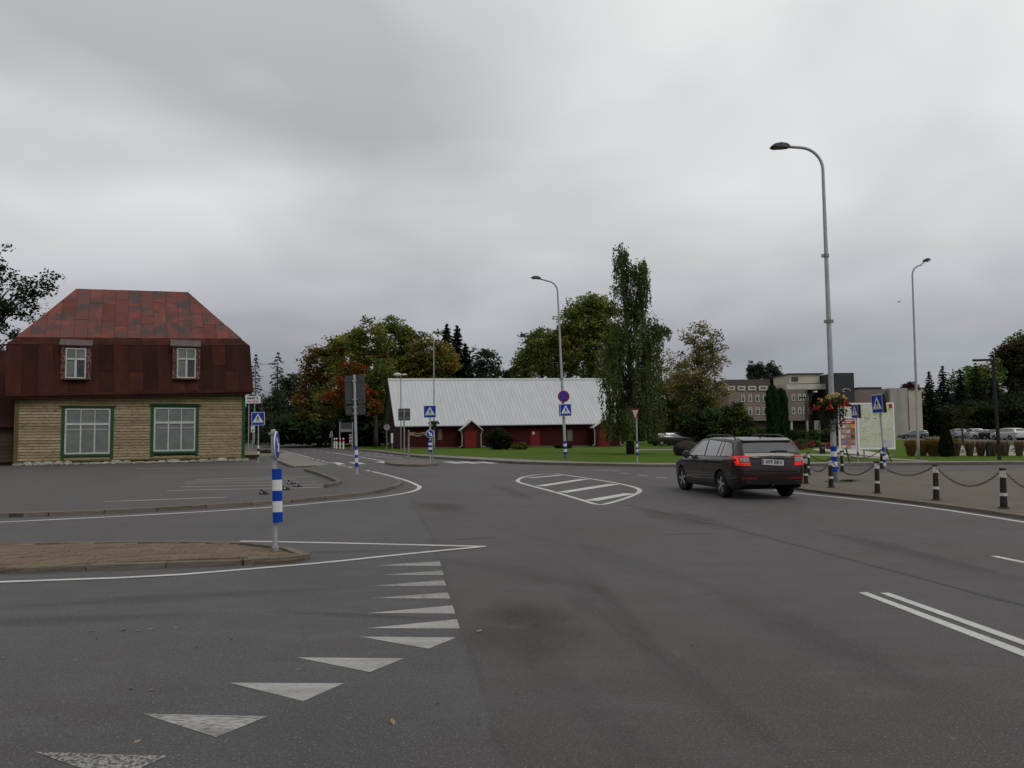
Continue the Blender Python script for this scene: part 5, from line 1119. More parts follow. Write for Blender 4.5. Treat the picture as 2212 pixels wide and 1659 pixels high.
CH = [(0, 1, .36, 'iron chain sagging left of the tall lamp post foot'), (1, 2, .36, 'iron chain from lamp post bollard to the next front bollard'), (2, 3, .26, 'iron chain sagging below the town map right half'), (3, 4, .38, 'iron chain between the two rightmost front bollards'), (4, 5, .4, 'iron chain running out of the right picture edge'), (6, 7, .3, 'rear iron chain passing behind the tall lamp post'), (7, 8, .28, 'rear iron chain right of the small rear bollard'), (9, 6, .3, 'rear iron chain disappearing behind the brown car')]
for i, j, s, lb in CH: chain(bp[i], bp[j], s, lb)

# ------------------------------------------------------------------ rubber lane separators in the lot
M_rub = pm('black_rubber', (.012, .012, .012), (.02, .02, .019), scale=9, rough=.6)
RS = [((571, 1068), 'nearest black rubber kerb block left of the striped marker'), ((619, 1058.5), 'upright black rubber kerb block just right of the striped marker'), ((629, 1046.5), 'rear black rubber kerb block of the touching pair'), ((643, 1052), 'front black rubber kerb block of the touching pair')]
for i, ((px, py), lb) in enumerate(RS):
    t = thing('kerb_block', lb, 'kerb block', G(px, py, KH), R((-25, 5, -32, -32)[i]), 'rubber kerb blocks in the parking lot')
    MB().add([(-.13, -.07, 0), (.13, -.07, 0), (.13, .07, 0), (-.13, .07, 0), (-.10, -.03, .10), (.05, -.03, .07), (.05, .03, .07), (-.10, .03, .10), (-.12, -.04, .13), (-.09, -.04, .13), (-.09, .04, .13), (-.12, .04, .13)], [(0, 1, 5, 4), (1, 2, 6, 5), (2, 3, 7, 6), (3, 0, 4, 7), (4, 5, 6, 7), (0, 3, 2, 1), (4, 7, 11, 8), (8, 9, 10, 11)]).build('body', M_rub, t)
    for x in ((-.05, .02) if i > 1 else (-.04,)): MB().lathe([(.022, -.006), (.022, .0)], 10, (x, -.058, .055), 'Y').build('reflector', M_white, t)
# wooden trough, litter bin, pots
b = G(543, 992.5, KH); t = thing('planter_trough', 'low brown wooden trough at the green house corner', 'planter', b); k = b.y / F; M_tr = pm('trough_wood', (.075, .045, .03), (.05, .03, .02), scale=4, rough=.85)
for z in (.03, .15): MB().box(-15 * k, 13 * k, -.2, .2, z, z + .11).build('plank', M_tr, t)
MB().box(-15.5 * k, 13.5 * k, -.24, .24, .265, .3).build('rim', pm('trough_rim', (.14, .11, .085), rough=.85), t)
b = G(1776.5, 980.5, .1); t = thing('litter_bin', 'dark square litter bin on the park lawn left of the tall lamp', 'litter bin', b); k = b.y / F
MB().box(-4.6 * k, 4.6 * k, -.14, .14, .0, 18.5 * k).build('body', M_blk_metal, t); MB().box(-5 * k, 5 * k, -.16, .16, 18.6 * k, 21 * k).build('hood', M_bk, t); MB().box(-3 * k, 3 * k, -.145, -.141, 12 * k, 14 * k).build('slot', M_galv_d, t)
# ------------------------------------------------------------------ cars
M_carp = pm('car_paint_brown', (0.017, 0.0065, 0.0068), (0.020, 0.008, 0.008), scale=2, rough=.4, coat=.75, spec=.1)
M_cblk = pm('car_black_trim', (.008, .008, .008), rough=.35); M_well = pm('wheel_well', (.004, .004, .004), rough=.95)
M_cglass = pm('car_glass', (.016, .020, .020), rough=.03, spec=1.0, coat=.8)
M_tyre = pm('tyre_rubber', (.012, .012, .012), (.018, .018, .018), scale=20, rough=.8)
M_rim = pm('alloy_silver', (.42, .42, .43), rough=.35, metal=.7)
M_chrome = pm('chrome', (.55, .55, .56), rough=.15, metal=.9)
M_lens = pm('tail_lens', (.22, .006, .006), rough=.15, coat=.6)
M_glow = pm('tail_glow', (.45, .008, .006), rough=.3, emit=(1.0, .035, .018), estr=.55)
M_clear = pm('lamp_clear', (.25, .23, .23), rough=.15, coat=.5)
def lerp_prof(pr, x):
    for (x0, y0), (x1, y1) in zip(pr, pr[1:]):
        if x0 <= x <= x1:
            t_ = (x - x0) / (x1 - x0); return y0 + (y1 - y0) * t_
    return pr[0][1] if x < pr[0][0] else pr[-1][1]
def smooth_prof(pr, x, w_=.05): return sum(lerp_prof(pr, x + d * w_) for d in (-1, -.5, 0, .5, 1)) / 5
ESTATE = dict(L=(-2.33, 2.33), top=[(-2.33, .66), (-2.318, .80), (-2.302, .97), (-2.27, 1.075), (-2.235, 1.105), (-1.99, 1.40), (-1.90, 1.425), (-1.2, 1.462), (-.3, 1.468), (.25, 1.43), (.62, 1.25), (1.12, .985), (1.3, .955), (1.9, .86), (2.15, .76), (2.33, .58)],
              plan=[(-2.33, .66), (-2.30, .755), (-2.22, .825), (-2.0, .875), (-1.5, .90), (0, .907), (1.3, .90), (1.8, .865), (2.1, .78), (2.27, .62), (2.33, .52)], belt=[(-2.33, 1.0), (-1.5, .985), (1.0, .93), (2.33, .85)], bot=[(-2.33, .36), (-2.2, .27), (-1.7, .21), (1.7, .19), (2.2, .22), (2.33, .3)])
SEDAN = dict(ESTATE, top=[(-2.33, .66), (-2.31, .85), (-2.25, 1.0), (-2.1, 1.04), (-1.75, 1.07), (-1.1, 1.36), (-.6, 1.44), (-.1, 1.45), (.3, 1.41), (.66, 1.24), (1.15, .985), (1.3, .955), (1.9, .86), (2.15, .76), (2.33, .58)])
SUV = dict(ESTATE, top=[(-2.33, .75), (-2.31, .95), (-2.27, 1.1), (-2.2, 1.2), (-2.05, 1.56), (-1.9, 1.6), (-1.2, 1.64), (-.3, 1.64), (.25, 1.59), (.6, 1.4), (1.05, 1.1), (1.3, 1.06), (1.9, .98), (2.2, .86), (2.33, .66)], belt=[(-2.33, 1.12), (2.33, 1.0)])
def car_body(sp, nx=96):
    x0, x1 = sp['L']; rows = []
    xs = sorted(set([x0 + (x1 - x0) * i / nx for i in range(nx + 1)] + [x0 + .008, x0 + .02, x0 + .035, x1 - .01, x1 - .03]))
    for x in xs:
        near = .05 if -1.8 < x < 2.0 else .012
        T = smooth_prof(sp['top'], x, near); W = smooth_prof(sp['plan'], x, near); B = smooth_prof(sp['bot'], x, near); be = smooth_prof(sp['belt'], x)
        sec = [(0, B), (W * .6, B), (W * .90, B + .01), (W * .955, B + .09), (W * .975, B + .16)]
        if T > be + .06:
            for s in (.3, .5, .68, .82, .92): z = B + .16 + (be - .05 - B - .16) * s; sec.append((W * (.985 + .015 * math.sin(s * 3.1)), z))
            sec += [(W * .985, be - .045), (W * .965, be - .015), (W * .945, be + .012)]
            hg = T - be; wg = lambda z: W * .94 - .30 * (z - be) - .18 * max(0, z - be) ** 2
            re = T - min(.075, hg * .45)
            for s in (.25, .5, .75, 1.0): z = be + .012 + (re - be - .012) * s; sec.append((wg(z), z))
            we = wg(re); cr = T - .02
            sec += [(we - .025, re + (T - re) * .52), (we - .085, re + (T - re) * .80), (we * .62, T - .008), (we * .3, T - .001), (0, T)]
        else:
            sh = T - .07 if T > B + .3 else T - .2 * (T - B)
            for s in (.3, .5, .68, .82, .92): z = B + .16 + (sh - .04 - B - .16) * s; sec.append((W * (.985 + .015 * math.sin(s * 3.1)), z))
            sec += [(W * .99, sh - .04), (W * .975, sh - .015), (W * .955, sh)]
            for s in (.25, .5, .75, 1.0): sec.append((W * (.955 - .10 * s), sh + (T - sh) * (.35 + .2 * s)))
            sec += [(W * .8, sh + (T - sh) * .68), (W * .68, sh + (T - sh) * .82), (W * .5, T - .012), (W * .25, T - .003), (0, T)]
        rows.append([(x, y, z) for y, z in sec])
    n = len(rows[0]); vs = []; fs = []
    for r_ in rows:
        vs += [(x, y, z) for x, y, z in r_] + [(x, -y, z) for x, y, z in r_[-2:0:-1]]
    m = 2 * n - 2
    for i in range(len(rows) - 1):
        for k in range(m): fs.append((i * m + k, i * m + (k + 1) % m, (i + 1) * m + (k + 1) % m, (i + 1) * m + k))
    fs += [tuple(range(m)), tuple(range((len(rows) - 1) * m, len(rows) * m))]
    return MB().add(vs, fs)
WX, WR, WY = (-1.36, 1.326), .322, .775
def finish_body(mb, name):
    me = mb.mesh(name); bm = bmesh.new(); bm.from_mesh(me); bmesh.ops.recalc_face_normals(bm, faces=bm.faces[:]); bm.to_mesh(me); bvh = BVHTree.FromBMesh(bm); bm.free()
    ob = put('tmp', me, None); cut = MB()
    for wx in WX:
        for s in (-1, 1): cut.lathe([(WR + .055, .60), (WR + .055, 1.2)] if s > 0 else [(WR + .055, -1.2), (WR + .055, -.60)], 36, (wx, 0, WR), 'Y')
    co = cut.build('tmp_cut', None); md = ob.modifiers.new('b', 'BOOLEAN'); md.operation = 'DIFFERENCE'; md.object = co; md.solver = 'EXACT'
    bpy.context.view_layer.update()
    res = bpy.data.meshes.new_from_object(ob.evaluated_get(bpy.context.evaluated_depsgraph_get())); res.name = name
    bpy.data.objects.remove(ob); bpy.data.objects.remove(co); return res, bvh
def body_materials(me, paint):
    me.materials.clear(); me.materials.append(paint); me.materials.append(M_well)
    for p in me.polygons:
        c = p.center; inw = any(math.hypot(c.x - wx, c.z - WR) < WR + .052 for wx in WX) and abs(c.y) > .55
        rad_ = any(abs(math.hypot(c.x - wx, c.z - WR) - (WR + .055)) < .02 and abs(p.normal.y) < .5 for wx in WX)
        p.material_index = 1 if (inw or rad_ or (p.normal.z < -.6 and c.z < .4)) else 0
        p.use_smooth = True
    me.set_sharp_from_angle(angle=R(38))
def proj_panel(poly, axis, bvh, off, thick=.004, cuts=5):
    """flat outline pressed on to the body: axis 'x' = seen from behind (y,z), '+y'/'-y' = seen from the side (x,z)"""
    bm = bmesh.new(); vs = [bm.verts.new((p[0], p[1], 0)) for p in poly]; f = bm.faces.new(vs); bmesh.ops.triangulate(bm, faces=[f]); 
    for _ in range(cuts if cuts < 4 else 3): bmesh.ops.subdivide_edges(bm, edges=bm.edges[:], cuts=1, use_grid_fill=True)
    bad = []
    for v in bm.verts:
        a, b_ = v.co.x, v.co.y
        if axis == 'x': o, d = Vector((-4, a, b_)), Vector((1, 0, 0))
        elif axis == '+y': o, d = Vector((a, 3, b_)), Vector((0, -1, 0))
        elif axis == '-y': o, d = Vector((a, -3, b_)), Vector((0, 1, 0))
        h = bvh.ray_cast(o, d)
        if h[0] is None: bad.append(v); continue
        nn = h[1] if h[1].dot(d) < 0 else -h[1]; v.co = h[0] + nn * off
    if bad: bmesh.ops.delete(bm, geom=bad, context='VERTS')
    bmesh.ops.recalc_face_normals(bm, faces=bm.faces[:])
    me = bpy.data.meshes.new('panel'); bm.to_mesh(me); bm.free(); return me
tyre_mb = lambda: MB().lathe([(.19, -.10), (.27, -.108), (.312, -.095), (WR, -.06), (WR, .06), (.312, .095), (.27, .108), (.19, .10)], 28, (0, 0, 0), 'Y', cap=False)
def rim_mb():
    mb = MB(); mb.lathe([(.20, -.085), (.225, -.10), (.225, -.09), (.205, -.07)], 28, (0, 0, 0), 'Y', cap=False)
    for i in range(10):
        a = 2 * math.pi * (i // 2) / 5 + (.14 if i % 2 else -.14); m = Matrix.Rotation(a, 4, 'Y'); mb.box(.03, .215, -.098, -.075, -.017, .017, m)
    mb.lathe([(.055, -.10), (.05, -.105), (.05, -.07)], 14, (0, 0, 0), 'Y'); return mb
TYRE = tyre_mb().mesh('tyre'); TYRE.materials.append(M_tyre); RIM = rim_mb().mesh('rim'); RIM.materials.append(M_rim); HUBD = MB().lathe([(.205, -.06), (.205, -.03)], 24, (0, 0, 0), 'Y').mesh('hub_backing'); HUBD.materials.append(M_well)  # HUBD: plain near-black disc, the dark background behind the spokes
for me in (TYRE, RIM):
    bm = bmesh.new(); bm.from_mesh(me); bmesh.ops.recalc_face_normals(bm, faces=bm.faces[:]); bm.to_mesh(me); bm.free()
def add_wheels(car, steer=0.0):
    for wx in WX:
        for s in (-1, 1):
            w_ = empty('wheel', car); w_.location = (wx, s * WY, WR); w_.rotation_euler = (0, random.uniform(0, 3), (0 if s < 0 else math.pi) + (steer if wx > 0 else 0)); w_.rotation_mode = 'XYZ'
            for me, nm in ((TYRE, 'tyre'), (RIM, 'rim'), (HUBD, 'hub_backing')):
                o = bpy.data.objects.new(nm, me); C.objects.link(o); o.parent = w_
def side_windows(car, bvh, sp_top, parts, mat=M_cglass):
    for s in ('+y', '-y'):
        for poly in parts: put('side_window', proj_panel(poly, s, bvh, .007), mat, car, True)
body_e, bvh_e = finish_body(car_body(ESTATE), 'estate_body')
# --- the brown estate
RL_, head = Vector((5.14, 19.5, 0)), R(8.0)
fwd = Vector((-math.sin(head), math.cos(head), 0)); lft = Vector((-fwd.y, fwd.x, 0))
org = RL_ - fwd * WX[0] - lft * WY
car = thing('estate_car', 'dark brown estate car driving away with red tail lights on', 'car', org, math.atan2(fwd.y, fwd.x))
bodyme = body_e.copy(); body_materials(bodyme, M_carp); put('body', bodyme, None, car)
for s in ('+y', '-y'):
    put('window_surround', proj_panel([(.80, .955), (-1.95, 1.005), (-2.00, 1.06), (-1.80, 1.315), (-1.62, 1.365), (-.3, 1.405), (.12, 1.375), (.45, 1.22)], s, bvh_e, .004), M_cblk, car, True)
side_windows(car, bvh_e, None, [[(.72, .975), (-.28, .99), (-.22, 1.38), (.10, 1.355), (.43, 1.20)], [(-.36, .99), (-1.06, 1.0), (-1.12, 1.352), (-.30, 1.383)], [(-1.12, 1.0), (-1.30, 1.005), (-1.34, 1.34), (-1.17, 1.35)], [(-1.36, 1.008), (-1.90, 1.022), (-1.95, 1.06), (-1.77, 1.29), (-1.62, 1.335), (-1.39, 1.342)]])
put('rear_window', proj_panel([(-.66, 1.10), (.66, 1.10), (.64, 1.22), (.575, 1.345), (-.575, 1.345), (-.64, 1.22)], 'x', bvh_e, .006), M_cglass, car, True)
# roof spoiler over the rear window
MB().add([(-2.06, -.60, 1.385), (-2.06, .60, 1.385), (-1.80, .63, 1.44), (-1.80, -.63, 1.44), (-2.06, -.60, 1.36), (-2.06, .60, 1.36), (-1.80, .63, 1.40), (-1.80, -.63, 1.40)], [(0, 1, 2, 3), (4, 5, 6, 7), (0, 1, 5, 4), (1, 2, 6, 5), (2, 3, 7, 6), (3, 0, 4, 7)]).build('spoiler', M_carp, car)
MB().box(-2.06, -1.86, -.57, .57, 1.345, 1.36).build('spoiler_underside', M_cblk, car)
for s in (1, -1):
    tl = put('tail_light', proj_panel([(s * .52, .80), (s * .84, .83), (s * .84, 1.03), (s * .56, 1.03)], 'x', bvh_e, .008), M_lens, car, True)
    sd_ = put('side_lens', proj_panel([(-2.25, .84), (-2.00, .90), (-1.97, .98), (-2.03, 1.0), (-2.19, 1.0), (-2.23, .95)], '+y' if s > 0 else '-y', bvh_e, .008), M_lens, tl, True)
    for poly in ([(.57, 1.005), (.83, 1.005), (.83, 1.028), (.575, 1.028)], [(.775, .835), (.815, .835), (.815, 1.005), (.785, 1.005)], [(.55, .835), (.815, .845), (.815, .865), (.555, .862)], [(.54, .80), (.83, .815), (.83, .832), (.545, .825)]):
        put('lamp_element', proj_panel([(s * a, z) for a, z in poly], 'x', bvh_e, .012, cuts=2), M_glow, tl, True)
    put('lamp_element', proj_panel([(-2.19, .98), (-2.06, .98), (-2.06, .995), (-2.19, .995)], '+y' if s > 0 else '-y', bvh_e, .012, cuts=2), M_glow, tl, True)
    put('lamp_element', proj_panel([(-2.24, .845), (-2.14, .875), (-2.12, .90), (-2.23, .90)], '+y' if s > 0 else '-y', bvh_e, .012, cuts=2), M_glow, tl, True)
    put('clear_lens', proj_panel([(s * .56, .885), (s * .765, .885), (s * .77, .99), (s * .57, .985)], 'x', bvh_e, .011, cuts=2), M_clear, tl, True)
    put('bumper_reflector', proj_panel([(s * .40, .485), (s * .74, .50), (s * .74, .53), (s * .40, .52)], 'x', bvh_e, .006, cuts=2), pm('reflector_red', (.20, .012, .012), rough=.3), car)
    MB().tube([(-1.72, s * .62, 1.415), (-1.62, s * .635, 1.475), (-1.3, s * .645, 1.505), (-.4, s * .65, 1.515), (.0, s * .63, 1.49), (.1, s * .62, 1.44)], .017, 6).build('roof_rail', pm('rail_black', (.02, .02, .02), rough=.3), car, True)
    mm = MB().lathe([(.02, -.06), (.085, -.05), (.105, .0), (.085, .06), (.03, .085)], 12, (.62, s * 1.00, 1.0), 'X').build('mirror', M_carp, car, True); MB().box(.58, .66, s * .86 if s > 0 else -.97, .97 if s > 0 else s * .86, .955, .985).build('mirror_arm', M_cblk, mm); MB().lathe([(.075, -.068), (.075, -.064)], 12, (.62, s * 1.0, 1.0), 'X').build('mirror_glass', M_cglass, mm)
    MB().box(-.55, -.36, s * .905 - .012, s * .905 + .012, .865, .888).build('door_handle', M_carp, car); MB().box(.42, .60, s * .905 - .012, s * .905 + .012, .845, .868).build('door_handle', M_carp, car)
    for xa, za, zb in ((-.30, .30, .97), (.78, .32, .95), (-1.08, .62, .97)): put('door_seam', proj_panel([(xa, za), (xa + .012, za), (xa + .012, zb), (xa, zb)], '+y' if s > 0 else '-y', bvh_e, .002, cuts=2), M_well, car)
put('hatch_gap', proj_panel([(-.60, .955), (.60, .955), (.60, .968), (-.60, .968)], 'x', bvh_e, .003, cuts=3), M_well, car)
put('hatch_recess', proj_panel([(-.56, .955), (.56, .955), (.40, .80), (-.40, .80)], 'x', bvh_e, .002, cuts=3), M_carp, car)
put('bumper_gap', proj_panel([(-.62, .655), (.62, .655), (.62, .668), (-.62, .668)], 'x', bvh_e, .003, cuts=3), M_well, car)
put('bumper_lower', proj_panel([(-.58, .37), (.58, .37), (.66, .455), (-.66, .455)], 'x', bvh_e, .005, cuts=3), M_cblk, car)
pl = empty('number_plate', car); pl.location = (-2.330, 0, .875); pl.rotation_euler = (0, R(4), R(-90))
MB().plate(rrect(0, 0, .54, .13, .012), -.012, 0).build('plate', pm('plate_white', (.50, .50, .49), rough=.4), pl); MB().plate(rrect(0, 0, .56, .15, .015), .0005, .01).build('plate_holder', M_cblk, pl)
MB().box(-.262, -.225, -.0135, -.0125, -.055, .055).build('plate_band', M_blue, pl); lettering('609 BRV', .12, M_black, pl, (.03, -.0135, 0), width=.42, bold=.003)
em = MB().lathe([(.045, 0), (.045, -.012), (.03, -.016)], 18, (-2.288, 0, 1.015), 'X').build('emblem', M_chrome, car); MB().lathe([(.022, -.019), (.022, -.0165)], 12, (-2.288, .006, 1.017), 'X').build('emblem_mark', M_back, em); MB().box(-2.3075, -2.3055, -.028, -.016, 1.0, 1.03).build('emblem_mark', M_back, em)
for s, tx in ((1, .14), (-1, .15)): put('badge', proj_panel([(s * .40 - tx / 2, .985), (s * .40 + tx / 2, .985), (s * .40 + tx / 2, .999), (s * .40 - tx / 2, .999)], 'x', bvh_e, .004, cuts=2), M_galv_d, car)
MB().tube([(-2.25, .0, 1.13), (-2.235, -.2, 1.145), (-2.23, -.42, 1.135)], .012, 6).build('wiper', M_cblk, car); MB().lathe([(.03, 0), (.01, .07)], 8, (-1.72, 0, 1.42)).build('aerial', M_cblk, car)
MB().tube([(-2.25, .05, .30), (-2.40, .05, .32), (-2.43, .05, .36)], .022, 6).build('tow_bar', M_blk_metal, car)
add_wheels(car, R(6))

# --- parked cars far away (same craft, other bodies)
body_s, bvh_s = finish_body(car_body(SEDAN, 60), 'sedan_body'); body_u, bvh_u = finish_body(car_body(SUV, 60), 'suv_body')
PAINT = {c_: pm('paint_' + c_, v, rough=.3, metal=.3, coat=.6) for c_, v in (('white', (.48, .48, .47)), ('silver', (.26, .28, .30)), ('dark', (.02, .02, .022)), ('grey', (.12, .13, .135)), ('red', (.14, .03, .035)), ('pale', (.34, .35, .36)))}
bmesh_cache = {}
def parked(kind, paint, label, px, py, heading, group='cars parked in the far car park', z=.1):
    bo, bv = {'estate': (body_e, bvh_e), 'sedan': (body_s, bvh_s), 'suv': (body_u, bvh_u)}[kind]
    t = thing('parked_car', label, 'car', G(px, py, z), R(heading), group)
    k = (kind, paint)
    if k not in bmesh_cache: m = bo.copy(); body_materials(m, PAINT[paint]); bmesh_cache[k] = m
    put('body', bmesh_cache[k], None, t)
    if kind == 'sedan': sw = [[(.74, .975), (-.25, .99), (-.2, 1.36), (.12, 1.345), (.46, 1.2)], [(-.32, .99), (-1.45, 1.03), (-1.1, 1.30), (-.6, 1.37), (-.26, 1.37)]]; rw = [(-.6, 1.10), (.6, 1.10), (.5, 1.33), (-.5, 1.33)]
    elif kind == 'suv': sw = [[(.8, 1.10), (-.25, 1.13), (-.2, 1.54), (.12, 1.52), (.46, 1.36)], [(-.32, 1.13), (-1.2, 1.15), (-1.2, 1.52), (-.26, 1.55)], [(-1.28, 1.15), (-1.9, 1.18), (-1.75, 1.46), (-1.28, 1.51)]]; rw = [(-.62, 1.24), (.62, 1.24), (.54, 1.50), (-.54, 1.50)]
    else: sw = [[(.72, .975), (-.28, .99), (-.22, 1.38), (.10, 1.355), (.43, 1.2)], [(-.36, .99), (-1.9, 1.02), (-1.62, 1.335), (-.3, 1.38)]]; rw = [(-.66, 1.1), (.66, 1.1), (.575, 1.345), (-.575, 1.345)]
    kk = ('w', kind)
    if kk not in bmesh_cache: bmesh_cache[kk] = [proj_panel(p_, s, bv, .008, cuts=2) for p_ in sw for s in ('+y', '-y')] + [proj_panel(rw, 'x', bv, .008, cuts=2)]
    for m in bmesh_cache[kk]: put('window', m, M_cglass, t)
    for s in (1, -1):
        kt = ('t', kind, s)
        if kt not in bmesh_cache: bmesh_cache[kt] = proj_panel([(s * .5, .85), (s * .78, .85), (s * .78, .98), (s * .5, .98)], 'x', bv, .008, cuts=2)
        put('tail_light', bmesh_cache[kt], pm('tail_lens_off', (.12, .01, .01), rough=.3), t)
    # windscreen
    add_wheels(t)
    return t
def q8(x): return (3640 + x / 4.851) / 1.8517
for knd, pt, x, y, hd, lb in (('estate', 'grey', 60, 947.5, 170, 'grey estate behind the slender lamp at the car park left end'), ('estate', 'dark', 800, 946.5, 60, 'dark car partly hidden by the cone-shaped thuja'), ('suv', 'silver', 935, 947.5, 70, 'silver car right of the cone-shaped thuja'),
        ('estate', 'silver', 1075, 946.5, 75, 'silver estate second right of the cone-shaped thuja'), ('suv', 'pale', 1235, 948, 78, 'pale silver van-like car in the middle of the parked row'), ('estate', 'dark', 1365, 948.3, 80, 'dark car between pale van-like car and white saloon'), ('sedan', 'white', 1515, 949.3, -62, 'white saloon facing the street left of the square lamp'),
        ('sedan', 'dark', 1700, 949.5, -55, 'dark saloon directly behind the square lamp post'), ('suv', 'white', 1890, 951, 100, 'white-roofed car right of the square lamp post'), ('sedan', 'grey', 2150, 950.5, 40, 'grey saloon at the right picture edge')):
    parked(knd, pt, lb, q8(x), y, hd)
parked('sedan', 'dark', 'dark car parked in the shade under the park trees', 1447, 963, 15, 'cars under the park trees'); parked('estate', 'grey', 'grey car parked under the park trees behind the boulder', 1476, 961.5, 10, 'cars under the park trees')
# ------------------------------------------------------------------ vegetation
M_leaf = pm('foliage', (.06, .08, .02), attr='Col', rough=.75, spec=.1, trans=.4)
M_bark = pm('bark', (.06, .05, .04), (.035, .03, .025), scale=4, rough=.95, bump=.02, bscale=12, stretch=(2, 2, .5))
M_birch = pm('birch_bark', (.30, .29, .27), (.05, .045, .04), scale=3, rough=.9, ramp=(.5, .62), stretch=(1, 1, 4))
def leaves_obj(name, cen, dirs, nrm, ln, wd, col, parent, mat=None):
    n = len(cen); dirs = dirs / np.linalg.norm(dirs, axis=1, keepdims=True)
    side = np.cross(dirs, nrm); side /= np.maximum(np.linalg.norm(side, axis=1, keepdims=True), 1e-6)
    ln = np.broadcast_to(ln, (n,))[:, None]; wd = np.broadcast_to(wd, (n,))[:, None]
    v = np.empty((n, 4, 3)); v[:, 0] = cen - dirs * ln / 2; v[:, 1] = cen + side * wd / 2; v[:, 2] = cen + dirs * ln / 2; v[:, 3] = cen - side * wd / 2
    me = bpy.data.meshes.new(name); me.vertices.add(4 * n); me.loops.add(4 * n); me.polygons.add(n)
    me.vertices.foreach_set('co', v.ravel().astype(np.float32)); me.loops.foreach_set('vertex_index', np.arange(4 * n, dtype=np.int32))
    me.polygons.foreach_set('loop_start', np.arange(0, 4 * n, 4, dtype=np.int32)); me.polygons.foreach_set('loop_total', np.full(n, 4, dtype=np.int32)); me.update(calc_edges=True)
    at = me.color_attributes.new('Col', 'FLOAT_COLOR', 'POINT'); c = np.ones((n, 4, 4), np.float32); c[:, :, :3] = np.clip(col, 0, 1)[:, None, :]; at.data.foreach_set('color', c.ravel())
    return put(name, me, mat or M_leaf, parent)
def rand_dirs(n): d = RNG.normal(size=(n, 3)); return d / np.linalg.norm(d, axis=1, keepdims=True)
def clump_leaves(cc, cr, per, palette, ls, jit=.25, flat=.65, fill=1.0, wbias=None, sun=.0):
    """cc: clump centres (m,3); cr: clump radius; per: leaves per clump"""
    m = len(cc); pal = np.array(palette); idx = RNG.choice(len(pal), m, p=wbias); base = pal[idx] * RNG.uniform(.7, 1.25, (m, 1))
    off = rand_dirs(m * per) * (RNG.uniform(0, 1, (m * per, 1)) ** (1 / 2.2)); off *= np.repeat(np.broadcast_to(cr, (m,)), per)[:, None]; off[:, 2] *= flat
    cen = np.repeat(cc, per, 0) + off; col = np.repeat(base, per, 0) * RNG.uniform(1 - jit, 1 + jit, (m * per, 1))
    d = rand_dirs(m * per); d[:, 2] *= .5; d[:, 2] -= .25; nr = rand_dirs(m * per); nr[:, 2] = np.abs(nr[:, 2]) + .5
    return cen, d, nr, RNG.uniform(.7, 1.3, m * per) * ls, col
def blob_points(blobs, n, shell=.5, rough=.25):
    vol = np.array([b[3] * b[4] * b[5] for b in blobs]) ** .75; cnt = np.maximum(1, (n * vol / vol.sum()).astype(int)); out = []
    for b, c in zip(blobs, cnt):
        d = rand_dirs(c); ph = RNG.uniform(0, 6, 3)
        wob = 1 + rough * (np.sin(d[:, 0] * 4 + ph[0]) * np.sin(d[:, 1] * 4 + ph[1]) + .6 * np.sin(d[:, 2] * 7 + ph[2]) * np.sin(d[:, 0] * 7 + ph[1]))
        r_ = (shell + (1 - shell) * RNG.uniform(0, 1, c) ** .6) * wob; out.append(np.array(b[:3]) + d * r_[:, None] * np.array(b[3:6]))
    return np.concatenate(out)
def limbs(parent, h, r_, targets, mat=M_bark, base=.25, nm='trunk', lean=(0, 0), top=.8):
    mb = MB(); hh = h * top; path = [(lean[0] * s * s * h, lean[1] * s * s * h, hh * s) for s in (0, .15, .35, .6, .8, 1)]; mb.tube(path, [r_ * 1.25, r_, r_ * .85, r_ * .6, r_ * .35, r_ * .1], 8)
    for t_ in targets:
        t_ = Vector(t_); zs = max(base * h, min(t_.z * .72, hh * .95)); s0 = zs / hh; a = Vector((lean[0] * s0 * s0 * h, lean[1] * s0 * s0 * h, zs)); m = a.lerp(t_, .5) + Vector((0, 0, (t_ - a).length * .10)); rr = r_ * (1 - .7 * s0) * .45; mb.tube([a, m, t_], [rr, rr * .6, rr * .15], 5)
    return mb.build(nm, mat, parent, True, fix=False)
def tree(label, base, blobs, palette, n_clump=90, per=75, cr=.9, ls=.34, trunk_r=.25, group='trees along the park edge', name='tree', shell=.55, rough=.25, wb=None, bark=None, nlimb=12, flat=.65, wid=.6, lean=(0, 0), height=None, base_h=.25, jit=.28, cat='tree'):
    t = thing(name, label, cat, base, 0, group)
    cc = blob_points(blobs, n_clump, shell, rough); cc[:, 2] = np.maximum(cc[:, 2], cr * .4)
    c, d, nr, l_, col = clump_leaves(cc, cr * RNG.uniform(.6, 1.2, len(cc)), per, palette, ls, flat=flat, wbias=wb, jit=jit)
    leaves_obj('crown', c, d, nr, l_, l_ * wid, col, t)
    h = height or cc[:, 2].max()
    sel = cc[RNG.choice(len(cc), min(nlimb, len(cc)), replace=False)]
    limbs(t, h, trunk_r, sel, bark or M_bark, base=base_h, lean=lean); return t
GREEN = [(0.0968, 0.1479, 0.0339), (0.128, 0.1764, 0.0386), (0.074, 0.1194, 0.0314), (0.1565, 0.1878, 0.0484)]
OLIVE = [(0.1912, 0.2007, 0.0418), (0.1502, 0.1663, 0.0371), (0.2321, 0.2151, 0.051), (0.1092, 0.1376, 0.0325)]
DARK = [(0.0232, 0.0391, 0.0159), (0.0319, 0.0479, 0.0174), (0.0174, 0.0305, 0.0145)]
GOLD = [(0.221, 0.1718, 0.0376), (0.1658, 0.1576, 0.0338), (0.2652, 0.1671, 0.0376), (0.1216, 0.1385, 0.0338)]
RUST = [(0.1867, 0.0862, 0.0212), (0.1478, 0.0958, 0.0212), (0.1556, 0.1189, 0.0265), (0.0934, 0.0958, 0.0225)]
RED = [(0.2272, 0.0398, 0.0145), (0.1756, 0.0454, 0.0145), (0.2685, 0.0568, 0.0207)]
